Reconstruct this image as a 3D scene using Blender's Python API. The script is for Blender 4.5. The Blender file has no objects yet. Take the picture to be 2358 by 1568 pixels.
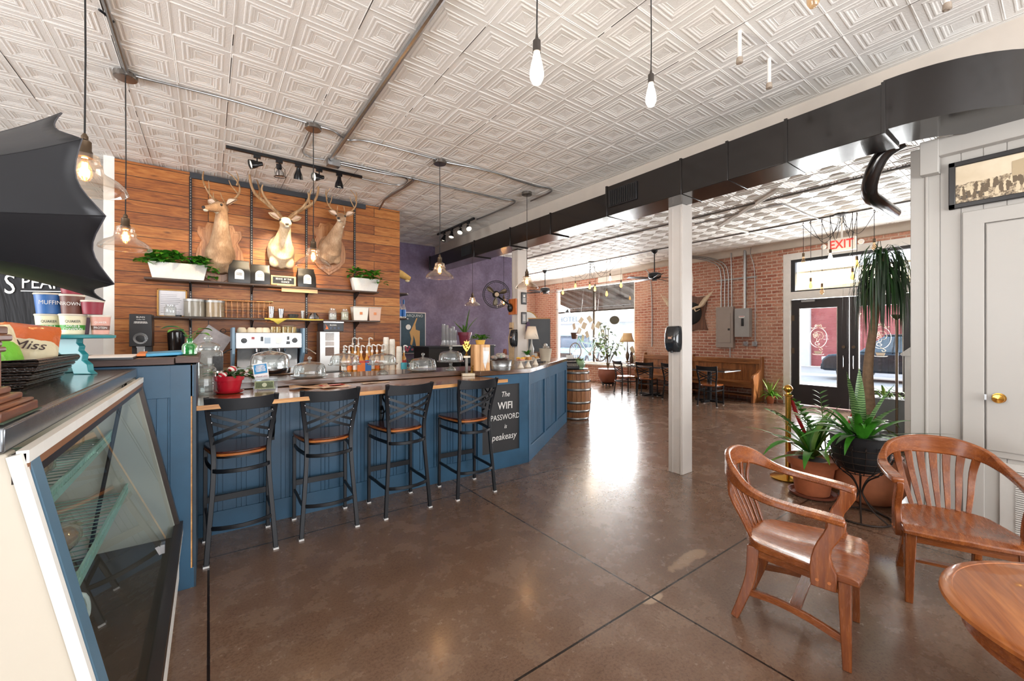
import bpy, bmesh, math, random
from mathutils import Vector, Matrix, Euler
R = math.radians
PI = math.pi
sc = bpy.context.scene
col = sc.collection
random.seed(7)

# ---------------- camera, world, exposure ----------------
W, H = 2358, 1568
FPX, CH, HOR = 950.0, 1.5, 774.0           # focal length in px, camera height, horizon row
T = math.atan2(1291, 950)
EX = (math.sin(T), math.cos(T)); EY = (-math.cos(T), math.sin(T))
cd = bpy.data.cameras.new('camera'); cam = bpy.data.objects.new('camera', cd); col.objects.link(cam)
cam.location = (0, 0, CH); cam.rotation_euler = (R(90), 0, T - R(90))
cd.sensor_width = 36; cd.lens = 36 * FPX / W; cd.shift_y = -(H / 2 - HOR) / W
cd.clip_start = 0.05; cd.clip_end = 200
sc.camera = cam

def at(px, py, x=None, y=None, z=None):
    """measure the photograph: the world point seen at a pixel, on a known plane of the room"""
    r = (px - 1179) / FPX
    d = (r * EX[0] + EX[1], r * EY[0] + EY[1], -(py - HOR) / FPX)
    t = x / d[0] if x is not None else y / d[1] if y is not None else (z - CH) / d[2]
    return Vector((d[0] * t, d[1] * t, CH + d[2] * t))

wd = bpy.data.worlds.new('world'); sc.world = wd; wd.use_nodes = True
nt = wd.node_tree; nt.nodes.clear()
bg = nt.nodes.new('ShaderNodeBackground'); wo = nt.nodes.new('ShaderNodeOutputWorld')
tc = nt.nodes.new('ShaderNodeTexCoord'); sx = nt.nodes.new('ShaderNodeSeparateXYZ'); rp = nt.nodes.new('ShaderNodeValToRGB')
nt.links.new(tc.outputs['Generated'], sx.inputs[0]); nt.links.new(sx.outputs['Z'], rp.inputs[0])
rp.color_ramp.elements[0].color = (0.97, 0.98, 1.0, 1); rp.color_ramp.elements[1].color = (0.55, 0.74, 1.0, 1)
nt.links.new(rp.outputs[0], bg.inputs[0]); bg.inputs[1].default_value = 4.0
nt.links.new(bg.outputs[0], wo.inputs[0])

sun = bpy.data.lights.new('sun', 'SUN'); sun.energy = 7.0; sun.angle = R(0.6); sun.color = (1, 0.93, 0.82)
so = bpy.data.objects.new('sun', sun); col.objects.link(so)
so.rotation_euler = Vector((-0.42, 0.83, -0.40)).to_track_quat('-Z', 'Y').to_euler()

def area(name, loc, aim, sx_, sy_, power, color=(1, 1, 1)):
    l = bpy.data.lights.new(name, 'AREA'); l.shape = 'RECTANGLE'; l.size = sx_; l.size_y = sy_
    l.energy = power; l.color = color
    o = bpy.data.objects.new(name, l); col.objects.link(o); o.location = loc
    o.rotation_euler = Vector(aim).to_track_quat('-Z', 'Y').to_euler()
    return o
# added unseen fill lights behind the camera and on the left
area('fill_light_rear', (1.6, -3.9, 1.75), (0.0, 1, 0.7), 6.0, 2.6, 270, (0.97, 0.98, 1.0))
area('fill_light_left', (-5.8, 2.2, 1.8), (1, 0.1, 0.45), 4.0, 2.4, 300, (0.97, 0.98, 1.0))
# daylight entering through the street windows (set just outside the glass)
area('window_daylight_street', (10.9, 9.6, 1.7), (-1, -0.15, 0.12), 3.4, 2.4, 720, (1.0, 0.98, 0.95))
area('window_daylight_door', (10.9, 2.2, 1.6), (-1, 0.1, 0.12), 3.6, 2.4, 640, (1.0, 0.98, 0.95))
sc.view_settings.view_transform = 'Standard'; sc.view_settings.look = 'None'
sc.view_settings.exposure = 0.18; sc.view_settings.gamma = 1.0; sc.view_settings.use_curve_mapping = False
sc.cycles.use_denoising = True
sc.cycles.max_bounces = 8; sc.cycles.diffuse_bounces = 5; sc.cycles.glossy_bounces = 4
sc.cycles.transparent_max_bounces = 24; sc.cycles.transmission_bounces = 6
sc.cycles.sample_clamp_indirect = 6.0; sc.cycles.caustics_reflective = False; sc.cycles.caustics_refractive = False
sc.cycles.use_adaptive_sampling = True; sc.cycles.adaptive_threshold = 0.02

# ---------------- materials ----------------
def lin(h):
    c = [int(h[i:i + 2], 16) / 255 for i in (0, 2, 4)]
    return tuple(v / 12.92 if v <= .04045 else ((v + .055) / 1.055) ** 2.4 for v in c) + (1,)
MC = {}
class NT:
    """tiny node-graph helper"""
    def __init__(s, name):
        s.m = bpy.data.materials.new(name); s.m.use_nodes = True
        s.t = s.m.node_tree; s.b = s.t.nodes['Principled BSDF']; s.o = s.t.nodes['Material Output']
        s.c = s.n('ShaderNodeTexCoord').outputs['Object']
    def n(s, k, **kw):
        x = s.t.nodes.new(k)
        for a, v in kw.items(): setattr(x, a, v)
        return x
    def l(s, a, b): s.t.links.new(a, b)
    def mp(s, scale=(1, 1, 1), rot=(0, 0, 0), loc=(0, 0, 0), src=None):
        m = s.n('ShaderNodeMapping'); m.inputs['Scale'].default_value = scale
        m.inputs['Rotation'].default_value = rot; m.inputs['Location'].default_value = loc
        s.l(src or s.c, m.inputs[0]); return m.outputs[0]
    def noise(s, scale, src=None, detail=4, rough=.55, dist=0):
        x = s.n('ShaderNodeTexNoise'); x.inputs['Scale'].default_value = scale; x.inputs['Detail'].default_value = detail
        x.inputs['Roughness'].default_value = rough; x.inputs['Distortion'].default_value = dist
        s.l(src or s.c, x.inputs['Vector']); return x.outputs['Fac']
    def ramp(s, f, stops):
        r = s.n('ShaderNodeValToRGB'); e = r.color_ramp.elements
        while len(e) < len(stops): e.new(.5)
        for i, (p, c) in enumerate(stops):
            e[i].position = p; e[i].color = lin(c) if isinstance(c, str) else (c, c, c, 1)
        s.l(f, r.inputs[0]); return r.outputs[0]
    def mix(s, f, a, b, mode='MIX'):
        x = s.n('ShaderNodeMix', data_type='RGBA', blend_type=mode)
        for v, i in ((f, 0), (a, 6), (b, 7)):
            if isinstance(v, str): x.inputs[i].default_value = lin(v)
            elif isinstance(v, (int, float)):
                x.inputs[i].default_value = v if i == 0 else (v, v, v, 1)
            else: s.l(v, x.inputs[i])
        return x.outputs[2]
    def math(s, op, a, b=0.0, c=0.0):
        x = s.n('ShaderNodeMath', operation=op)
        for i, v in enumerate((a, b, c)):
            if isinstance(v, (int, float)): x.inputs[i].default_value = v
            else: s.l(v, x.inputs[i])
        return x.outputs[0]
    def bump(s, h, strength=.3, dist=.01):
        b = s.n('ShaderNodeBump'); b.inputs['Strength'].default_value = strength; b.inputs['Distance'].default_value = dist
        s.l(h, b.inputs['Height']); s.l(b.outputs[0], s.b.inputs['Normal'])
    def set(s, color=None, rough=None, metal=None, **kw):
        for k, v in (('Base Color', color), ('Roughness', rough), ('Metallic', metal)):
            if v is None: continue
            i = s.b.inputs[k]
            if isinstance(v, str): i.default_value = lin(v)
            elif isinstance(v, (int, float)): i.default_value = v
            else: s.l(v, i)
        for k, v in kw.items(): s.b.inputs[k.replace('_', ' ')].default_value = v
        return s.m

def mat(name, color, rough=.5, metal=0.0, var=.12, nscale=8.0, bump=0.0, bscale=60.0, coat=0.0, spec=None, trans=0, emit=None, es=0):
    """plain painted / plastic / metal surface with slight procedural variation"""
    if name in MC: return MC[name]
    g = NT(name)
    n = g.noise(nscale)
    v = g.ramp(n, [(.25, 1 - var), (.75, min(1.0, 1 + var * .2))])
    c = g.mix(1.0, color, v, 'MULTIPLY')
    g.set(c, g.math('MULTIPLY_ADD', n, .12, max(0.02, rough - .06)), metal)
    if bump: g.bump(g.noise(bscale), bump, .004)
    if coat: g.b.inputs['Coat Weight'].default_value = coat; g.b.inputs['Coat Roughness'].default_value = .08
    if spec is not None: g.b.inputs['Specular IOR Level'].default_value = spec
    if trans: g.b.inputs['Transmission Weight'].default_value = trans
    if emit: g.b.inputs['Emission Color'].default_value = lin(emit); g.b.inputs['Emission Strength'].default_value = es
    MC[name] = g.m; return g.m

def glass(name, tint='ffffff', refl=.5, alpha=1.0, rough=.02, body=0.0, bodycol='ffffff'):
    """clear sheet or blown glass: transparent plus mirror reflection growing to the edge"""
    if name in MC: return MC[name]
    g = NT(name); g.t.nodes.remove(g.b)
    tr = g.n('ShaderNodeBsdfTransparent'); tr.inputs[0].default_value = lin(tint)
    gl = g.n('ShaderNodeBsdfGlossy'); gl.inputs['Roughness'].default_value = rough
    lw = g.n('ShaderNodeLayerWeight'); lw.inputs[0].default_value = .35
    f = g.math('MULTIPLY_ADD', lw.outputs['Facing'], refl, .04)
    mx = g.n('ShaderNodeMixShader'); g.l(f, mx.inputs[0]); g.l(tr.outputs[0], mx.inputs[1]); g.l(gl.outputs[0], mx.inputs[2])
    out = mx.outputs[0]
    if body:
        df = g.n('ShaderNodeBsdfDiffuse'); df.inputs[0].default_value = lin(bodycol)
        m2 = g.n('ShaderNodeMixShader'); m2.inputs[0].default_value = body
        g.l(out, m2.inputs[1]); g.l(df.outputs[0], m2.inputs[2]); out = m2.outputs[0]
    g.l(out, g.o.inputs[0]); MC[name] = g.m; return g.m

def emis(name, color, s):
    if name in MC: return MC[name]
    g = NT(name); g.set(color, .4); g.b.inputs['Emission Color'].default_value = lin(color); g.b.inputs['Emission Strength'].default_value = s
    MC[name] = g.m; return g.m

def wood(name, dark, mid, light, axis='x', rough=.35, scale=1.0, coat=0.0, bump=.08, grain=1.0):
    if name in MC: return MC[name]
    g = NT(name)
    st = {'x': (1.2, 14, 14), 'y': (14, 1.2, 14), 'z': (14, 14, 1.2)}[axis]
    v = g.mp(tuple(a * scale for a in st))
    n1 = g.noise(1.6, v, 6, .6, .6); n2 = g.noise(9, v, 3, .6)
    f = g.math('ADD', g.math('MULTIPLY', n1, .75), g.math('MULTIPLY', n2, .25 * grain))
    c = g.ramp(f, [(.32, dark), (.5, mid), (.68, light)])
    g.set(c, g.math('MULTIPLY_ADD', n2, .2, rough - .1))
    if coat: g.b.inputs['Coat Weight'].default_value = coat; g.b.inputs['Coat Roughness'].default_value = .12
    if bump: g.bump(n2, bump, .002)
    MC[name] = g.m; return g.m

def swz(g, plane):
    """object coordinates of a wall plane as (along, up, 0)"""
    s = g.n('ShaderNodeSeparateXYZ'); g.l(g.c, s.inputs[0]); c = g.n('ShaderNodeCombineXYZ')
    a = {'xz': ('X', 'Z'), 'yz': ('Y', 'Z'), 'xy': ('X', 'Y')}[plane]
    g.l(s.outputs[a[0]], c.inputs[0]); g.l(s.outputs[a[1]], c.inputs[1]); return c.outputs[0], s

def brick(name, plane, c1, c2, mortar, bw=.215, bh=.075, ms=.012, off=.5, rough=.8, worn='c9a48c'):
    if name in MC: return MC[name]
    g = NT(name); v, _ = swz(g, plane)
    b = g.n('ShaderNodeTexBrick'); b.offset = off; b.inputs['Scale'].default_value = 1.0
    b.inputs['Brick Width'].default_value = bw; b.inputs['Row Height'].default_value = bh
    b.inputs['Mortar Size'].default_value = ms; b.inputs['Mortar Smooth'].default_value = .3; b.inputs['Bias'].default_value = -.1
    b.inputs['Color1'].default_value = lin(c1); b.inputs['Color2'].default_value = lin(c2); b.inputs['Mortar'].default_value = lin(mortar)
    dv = g.n('ShaderNodeVectorMath', operation='MULTIPLY_ADD'); nz = g.n('ShaderNodeTexNoise'); nz.inputs['Scale'].default_value = 9
    g.l(v, nz.inputs['Vector']); g.l(nz.outputs['Color'], dv.inputs[0]); dv.inputs[1].default_value = (.014, .014, 0); g.l(v, dv.inputs[2])
    g.l(dv.outputs[0], b.inputs['Vector'])
    big = g.ramp(g.noise(1.3, v, 5, .6), [(.42, 0.0), (.72, .75)])
    c = g.mix(big, b.outputs['Color'], worn)
    c = g.mix(g.ramp(g.noise(30, v, 3), [(.35, .35), (.6, 0.0)]), c, '5c3228')
    g.set(c, rough); g.bump(g.math('SUBTRACT', 1.0, b.outputs['Fac']), .6, .012)
    MC[name] = g.m; return g.m

def boards(name, plane, cols, bw, bh, gap=.004, rough=.45, knots=True, dark='1c1009'):
    """horizontal boards with grain, knots and board-to-board colour change"""
    if name in MC: return MC[name]
    g = NT(name); v, _ = swz(g, plane)
    b = g.n('ShaderNodeTexBrick'); b.offset = .37; b.offset_frequency = 2; b.inputs['Scale'].default_value = 1.0
    b.inputs['Brick Width'].default_value = bw; b.inputs['Row Height'].default_value = bh
    b.inputs['Mortar Size'].default_value = gap; b.inputs['Mortar Smooth'].default_value = .1
    b.inputs['Color1'].default_value = (0, 0, 0, 1); b.inputs['Color2'].default_value = (1, 1, 1, 1); b.inputs['Mortar'].default_value = (.5, .5, .5, 1)
    g.l(v, b.inputs['Vector'])
    row = g.n('ShaderNodeVectorMath', operation='MULTIPLY_ADD'); g.l(b.outputs['Color'], row.inputs[0]); row.inputs[1].default_value = (3.7, 9.1, 5.0); g.l(v, row.inputs[2])
    mp = g.mp((1.6, 16, 1), src=row.outputs[0])
    gr = g.noise(2.2, mp, 6, .62, 1.1); fine = g.noise(11, mp, 3)
    f = g.math('ADD', g.math('MULTIPLY', gr, .6), g.math('MULTIPLY', b.outputs['Color'], .22)); f = g.math('ADD', f, g.math('MULTIPLY', fine, .16))
    c = g.ramp(f, [(.30, cols[0]), (.48, cols[1]), (.68, cols[2])])
    if knots:
        vo = g.n('ShaderNodeTexVoronoi'); g.l(g.mp((1.5, 4.6, 1), src=row.outputs[0]), vo.inputs['Vector']); vo.inputs['Scale'].default_value = 1.6
        k = g.ramp(g.math('ADD', vo.outputs['Distance'], g.math('MULTIPLY', fine, .1)), [(.07, 1.0), (.17, 0.0)])
        c = g.mix(g.math('MULTIPLY', k, .75), c, cols[3])
    c = g.mix(b.outputs['Fac'], c, dark)
    g.set(c, g.math('MULTIPLY_ADD', fine, .2, rough - .1)); g.bump(g.math('SUBTRACT', 1.0, b.outputs['Fac']), .5, .006)
    MC[name] = g.m; return g.m

# ---------------- mesh builder ----------------
class M:
    def __init__(s): s.v = []; s.f = []
    def add(s, v, f, mx=None):
        k = len(s.v); s.v += [tuple(mx @ Vector(p)) if mx else tuple(p) for p in v]; s.f += [[k + i for i in q] for q in f]; return s
    def box(s, c, d, rot=None, mx=None):
        e = .00022 * (len(s.v) // 8 % 6)        # neighbouring pieces never share an exact plane
        x, y, z = d[0] / 2 + e, d[1] / 2 + e, d[2] / 2 + e
        v = [(-x, -y, -z), (x, -y, -z), (x, y, -z), (-x, y, -z), (-x, -y, z), (x, -y, z), (x, y, z), (-x, y, z)]
        m = Matrix.Translation(c) @ (Euler(rot).to_matrix().to_4x4() if rot else Matrix())
        if mx: m = mx @ m
        return s.add(v, [(3, 2, 1, 0), (4, 5, 6, 7), (0, 1, 5, 4), (1, 2, 6, 5), (2, 3, 7, 6), (3, 0, 4, 7)], m)
    def b2(s, a, b):
        return s.box([(a[i] + b[i]) / 2 for i in range(3)], [abs(b[i] - a[i]) for i in range(3)])
    def prism(s, poly, h0, h1, ax='z'):
        """polygon (2D) extruded between h0 and h1 along an axis"""
        n = len(poly)
        def p(q, h): return {'z': (q[0], q[1], h), 'y': (q[0], h, q[1]), 'x': (h, q[0], q[1])}[ax]
        return s.add([p(q, h0) for q in poly] + [p(q, h1) for q in poly],
                     [list(range(n))[::-1], list(range(n, 2 * n))] + [(i, (i + 1) % n, n + (i + 1) % n, n + i) for i in range(n)])
    def lathe(s, prof, c=(0, 0, 0), n=20, mx=None, cap=True, sy=1.0):
        k = len(s.v); m = Matrix.Translation(c)
        if mx: m = m @ mx
        for r, z in prof:
            for i in range(n):
                a = 2 * PI * i / n; s.v.append(tuple(m @ Vector((r * math.cos(a), r * sy * math.sin(a), z))))
        for j in range(len(prof) - 1):
            for i in range(n):
                a = k + j * n + i; b = k + j * n + (i + 1) % n; s.f.append([a, b, b + n, a + n])
        if cap:
            if prof[0][0] > 1e-4: s.f.append([k + i for i in range(n)][::-1])
            if prof[-1][0] > 1e-4: s.f.append([k + (len(prof) - 1) * n + i for i in range(n)])
        return s
    def cyl(s, p0, p1, r0, r1=None, n=12):
        return s.tube([p0, p1], [r0, r0 if r1 is None else r1], n)
    def tube(s, pts, r, n=8, closed=False, flat=1.0, cap=True):
        pts = [Vector(p) for p in pts]; N = len(pts); rs = r if isinstance(r, (list, tuple)) else [r] * N; k = len(s.v); nn = None
        for i, p in enumerate(pts):
            if closed: t = pts[(i + 1) % N] - pts[i - 1]
            else: t = pts[min(i + 1, N - 1)] - pts[max(i - 1, 0)]
            t.normalize()
            if nn is None:
                nn = t.orthogonal() if abs(t.z) > .95 else t.cross(Vector((0, 0, 1))); nn.normalize()
            nn = (nn - t * nn.dot(t)).normalized(); bb = t.cross(nn)
            for j in range(n):
                a = 2 * PI * j / n; s.v.append(tuple(p + nn * (rs[i] * math.cos(a)) + bb * (rs[i] * flat * math.sin(a))))
        for i in range(N if closed else N - 1):
            for j in range(n):
                a = k + i * n; b = k + ((i + 1) % N) * n; s.f.append([a + j, a + (j + 1) % n, b + (j + 1) % n, b + j])
        if cap and not closed: s.f.append([k + j for j in range(n)][::-1]); s.f.append([k + (N - 1) * n + j for j in range(n)])
        return s
    def bar(s, pts, w, h, up=(0, 0, 1), closed=False, cap=True):
        """rectangular section swept along points; w across, h along up; w,h may be lists"""
        pts = [Vector(p) for p in pts]; N = len(pts); up = Vector(up); k = len(s.v)
        for i, p in enumerate(pts):
            if closed: t = pts[(i + 1) % N] - pts[i - 1]
            else: t = pts[min(i + 1, N - 1)] - pts[max(i - 1, 0)]
            t.normalize(); sd = t.cross(up)
            if sd.length < 1e-4: sd = Vector((1, 0, 0))
            sd.normalize(); u = sd.cross(t).normalized()
            a = (w[i] if isinstance(w, (list, tuple)) else w) / 2; b = (h[i] if isinstance(h, (list, tuple)) else h) / 2
            s.v += [tuple(p + sd * x + u * y) for x, y in ((-a, -b), (a, -b), (a, b), (-a, b))]
        for i in range(N if closed else N - 1):
            a = k + i * 4; b = k + ((i + 1) % N) * 4
            for j in range(4): s.f.append([a + j, a + (j + 1) % 4, b + (j + 1) % 4, b + j])
        if cap and not closed: s.f.append([k + 3, k + 2, k + 1, k]); q = k + (N - 1) * 4; s.f.append([q, q + 1, q + 2, q + 3])
        return s
    def sph(s, c, r, n=12, sc_=(1, 1, 1), mx=None):
        pr = [(max(1e-5, math.sin(PI * i / (n // 2))) * r, -math.cos(PI * i / (n // 2)) * r) for i in range(n // 2 + 1)]
        m = Matrix.Diagonal((*sc_, 1)); m = mx @ m if mx else m
        return s.lathe(pr, c, n, m, cap=False)
    def leaf(s, p, d, L, w, droop=.5, fold=.25, n=6, up=(0, 0, 1), shape='strap', tw=0.0):
        """one leaf blade: midrib starting at p in direction d, bending down by droop"""
        p = Vector(p); d = Vector(d).normalized(); up = Vector(up); side = d.cross(up)
        if side.length < 1e-3: side = d.orthogonal()
        side.normalize()
        if tw: side = Matrix.Rotation(tw, 3, d) @ side
        k = len(s.v); st = L / n; q = p.copy(); dd = d.copy()
        for i in range(n + 1):
            t = i / n
            if shape == 'strap': ww = w * min(1, .45 + t * 2.2) * (1 - t ** 3.0)
            elif shape == 'heart': ww = w * math.sin(PI * min(1, t ** .62 * .97 + .03)) ** .8
            else: ww = w * math.sin(PI * min(1, t * .95 + .05))
            nu = side.cross(dd).normalized(); ww = max(ww, w * .02) / 2
            s.v += [tuple(q - side * ww + nu * fold * ww), tuple(q), tuple(q + side * ww + nu * fold * ww)]
            q = q + dd * st; dd = (dd - Vector((0, 0, 1)) * droop * st / max(L, .01) * (1 + t)).normalized()
        for i in range(n):
            a = k + i * 3; s.f += [[a, a + 1, a + 4, a + 3], [a + 1, a + 2, a + 5, a + 4]]
        return s
    def mesh(s, name, smooth=.7):
        me = bpy.data.meshes.new(name); me.from_pydata(s.v, [], s.f); me.update()
        bm = bmesh.new(); bm.from_mesh(me); bmesh.ops.recalc_face_normals(bm, faces=bm.faces); bm.to_mesh(me); bm.free()
        if smooth:
            me.polygons.foreach_set('use_smooth', [True] * len(me.polygons)); me.set_sharp_from_angle(angle=smooth)
        return me

def mk(name, m, material, parent=None, bev=0, loc=None, rot=None, smooth=.7, sub=0, solid=0, label=None):
    me = m.mesh(name, smooth) if isinstance(m, M) else m
    o = bpy.data.objects.new(name, me); col.objects.link(o); me.materials.append(material) if not me.materials else None
    if parent: o.parent = parent
    if loc is not None: o.location = loc
    if rot is not None: o.rotation_euler = rot
    if solid: q = o.modifiers.new('thickness', 'SOLIDIFY'); q.thickness = solid; q.offset = 0
    if bev:
        q = o.modifiers.new('bevel', 'BEVEL'); q.width = bev; q.segments = 2; q.limit_method = 'ANGLE'; q.angle_limit = R(40); q.harden_normals = False
    if sub: q = o.modifiers.new('subd', 'SUBSURF'); q.levels = sub; q.render_levels = sub
    if label: o['label'] = label
    return o
def tag(o, label, cat, group=None, kind=None):
    o['label'] = label; o['category'] = cat
    if group: o['group'] = group
    if kind: o['kind'] = kind
    return o
def thing(name, label, cat, loc=(0, 0, 0), rz=0, group=None, scale=1.0):
    o = bpy.data.objects.new(name, None); col.objects.link(o); o.empty_display_size = .05
    o.location = loc; o.rotation_euler = (0, 0, rz); o.scale = (scale,) * 3
    return tag(o, label, cat, group)
def solo(name, m, material, label, cat, loc=(0, 0, 0), rz=0, group=None, **kw):
    o = mk(name, m, material, None, loc=loc, rot=(0, 0, rz), **kw)
    return tag(o, label, cat, group)
def struct(name, m, material, parent=None, **kw):
    o = mk(name, m, material, parent, **kw)
    if not parent: o['kind'] = 'structure'
    return o
def dup(root, loc, rz=None, label=None, group=None, scale=None):
    def cp(o, par):
        c = o.copy(); col.objects.link(c)
        if par: c.parent = par
        for ch in o.children: cp(ch, c)
        return c
    c = cp(root, None); c.location = loc
    if rz is not None: c.rotation_euler = (0, 0, rz)
    if label: c['label'] = label
    if group: c['group'] = group
    if scale is not None: c.scale = (scale,) * 3
    return c
def txt(body, size, material, parent, loc, rot, name='lettering', ext=.0008, sx_=1.0, shear=0.0, al='CENTER', bold=0.0, sp=1.0):
    cu = bpy.data.curves.new('t', 'FONT'); cu.body = body; cu.size = size; cu.extrude = ext; cu.align_x = al; cu.align_y = 'CENTER'
    cu.resolution_u = 3; cu.shear = shear; cu.offset = bold; cu.space_character = sp; cu.space_line = .9
    o = bpy.data.objects.new('t', cu); me = bpy.data.meshes.new_from_object(o); bpy.data.objects.remove(o)
    if sx_ != 1: me.transform(Matrix.Diagonal((sx_, 1, 1, 1)))
    me.materials.clear(); me.materials.append(material)
    o = bpy.data.objects.new(name, me); col.objects.link(o); o.parent = parent; o.location = loc; o.rotation_euler = rot
    return o
FY = (R(90), 0, 0)          # lettering on a face looking towards -Y
FX = (R(90), 0, R(90))      # on a face looking towards +X
FNX = (R(90), 0, R(-90))    # on a face looking towards -X
def scribble(parent, x0, x1, z, y, h, n, material, name='small_print', ax='y'):
    """rows of printing too small to read"""
    for i in range(n):
        zz = z - i * h * 1.9; a = x0 + U(0, .12) * (x1 - x0); b = x1 - U(0, .12) * (x1 - x0); m = M(); x = a
        while x < b: w = U(.5, 1.3) * h; m.b2((x, y - .0006, zz - h / 2), (min(x + w, b), y, zz + h / 2)); x += w + h * .3
        mk(name, m, material, parent)
def lamp(name, loc, power, color=(1, .72, .42), rad=.03, parent=None, spot=None, aim=None, blend=.5):
    l = bpy.data.lights.new(name, 'SPOT' if spot else 'POINT'); l.energy = power; l.color = color; l.shadow_soft_size = rad
    o = bpy.data.objects.new(name, l); col.objects.link(o); o.location = loc
    if parent: o.parent = parent
    if spot: l.spot_size = R(spot); l.spot_blend = blend; o.rotation_euler = Vector(aim).to_track_quat('-Z', 'Y').to_euler()
    return o
def U(a, b): return random.uniform(a, b)
def arc(c, r, a0, a1, n, z=0, ry=None):
    return [(c[0] + r * math.cos(R(a0 + (a1 - a0) * i / n)), c[1] + (ry or r) * math.sin(R(a0 + (a1 - a0) * i / n)), z) for i in range(n + 1)]
def smooth_pts(P, k=4):
    """Catmull-Rom through control points"""
    P = [Vector(p) for p in P]; out = []
    for i in range(len(P) - 1):
        a = P[max(i - 1, 0)]; b = P[i]; c = P[i + 1]; d = P[min(i + 2, len(P) - 1)]
        for j in range(k):
            t = j / k; out.append(.5 * ((2 * b) + (c - a) * t + (2 * a - 5 * b + 4 * c - d) * t * t + (3 * b - a - 3 * c + d) * t ** 3))
    return out + [P[-1]]
BLK = mat('black_paint', '1a1b1e', .38, 0, .2); WHT = mat('white_plastic', 'ecebe6', .4); INK = mat('ink', '15151a', .6)
CHR = mat('polished_steel', 'd6d6d8', .16, 1.0, .08); STL = mat('galvanised_steel', 'a9aaab', .36, 1.0, .25, 30)
BRS = mat('brass', 'd8a24a', .16, 1.0, .1); BRZ = mat('aged_bronze', '6a5a4a', .35, .9, .2)
SOIL = mat('soil', '2c1e16', .95, 0, .5, 60, .6); TER = mat('terracotta', 'b3653f', .75, 0, .3, 12)
CLR = glass('clear_glass', 'ffffff', .55); DOME = glass('dome_glass', 'eef3f2', .95, body=.06)
BLUE = mat('blue_paint', '2f5875', .42, 0, .35, 3.5, .05, 40)
# ================= the setting =================
CZ = 3.6
# floor: stained, sealed concrete slabs with saw-cut joints
def floor_mat():
    g = NT('stained_concrete')
    a = g.noise(.55, None, 6, .6, .4); b = g.noise(4.5, None, 6, .65); c = g.noise(70, None, 3, .6); sp = g.noise(240, None, 2, .6)
    f = g.math('ADD', g.math('MULTIPLY', a, .5), g.math('MULTIPLY', b, .5))
    cl = g.ramp(f, [(.34, '5e4839'), (.5, '705848'), (.66, '86705f')])
    cl = g.mix(g.ramp(c, [(.45, 0.0), (.7, .5)]), cl, '3f2a20')
    cl = g.mix(g.ramp(sp, [(.56, 0.0), (.7, .5)]), cl, '8f6c55')
    s = g.n('ShaderNodeSeparateXYZ'); g.l(g.c, s.inputs[0])
    def joint(ax, period, phase, w):
        m = g.math('PINGPONG', g.math('ADD', s.outputs[ax], phase), period / 2)
        return g.math('LESS_THAN', m, w)
    wob = g.math('MULTIPLY', g.math('SUBTRACT', b, .5), .012)
    j = g.math('MAXIMUM', joint('X', 2.05, 0.0, .006), joint('Y', 2.02, -1.437 + 2.02, .006))
    # pale worn patch along one joint (a stain with its own shape)
    def dist(cx, cy, rx, ry):
        dx = g.math('DIVIDE', g.math('SUBTRACT', s.outputs['X'], cx), rx); dy = g.math('DIVIDE', g.math('SUBTRACT', s.outputs['Y'], cy), ry)
        return g.math('ADD', g.math('MULTIPLY', dx, dx), g.math('MULTIPLY', dy, dy))
    pt = g.math('ADD', dist(2.62, 1.53, .42, .1), g.math('MULTIPLY', b, 1.4))
    cl = g.mix(g.ramp(pt, [(.9, .7), (1.35, 0.0)]), cl, 'a58c74')
    pt2 = g.math('ADD', dist(2.05, 1.42, .13, .05), g.math('MULTIPLY', b, 1.2)); cl = g.mix(g.ramp(pt2, [(.8, .7), (1.2, 0.0)]), cl, 'b09a84')
    cl = g.mix(j, cl, '1a100c')
    g.set(cl, g.ramp(b, [(.3, .22), (.75, .32)])); g.b.inputs['Specular IOR Level'].default_value = .5
    g.b.inputs['Coat Weight'].default_value = .35; g.b.inputs['Coat Roughness'].default_value = .16
    hh = g.math('SUBTRACT', g.math('MULTIPLY', c, .25), j); g.bump(g.math('ADD', hh, g.math('MULTIPLY', b, .25)), .16, .005)
    return g.m
fm = floor_mat()
m = M(); m.b2((-6.1, -4.1, -.12), (10.6, 12.8, 0)); struct('floor', m, fm, smooth=0)

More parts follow.
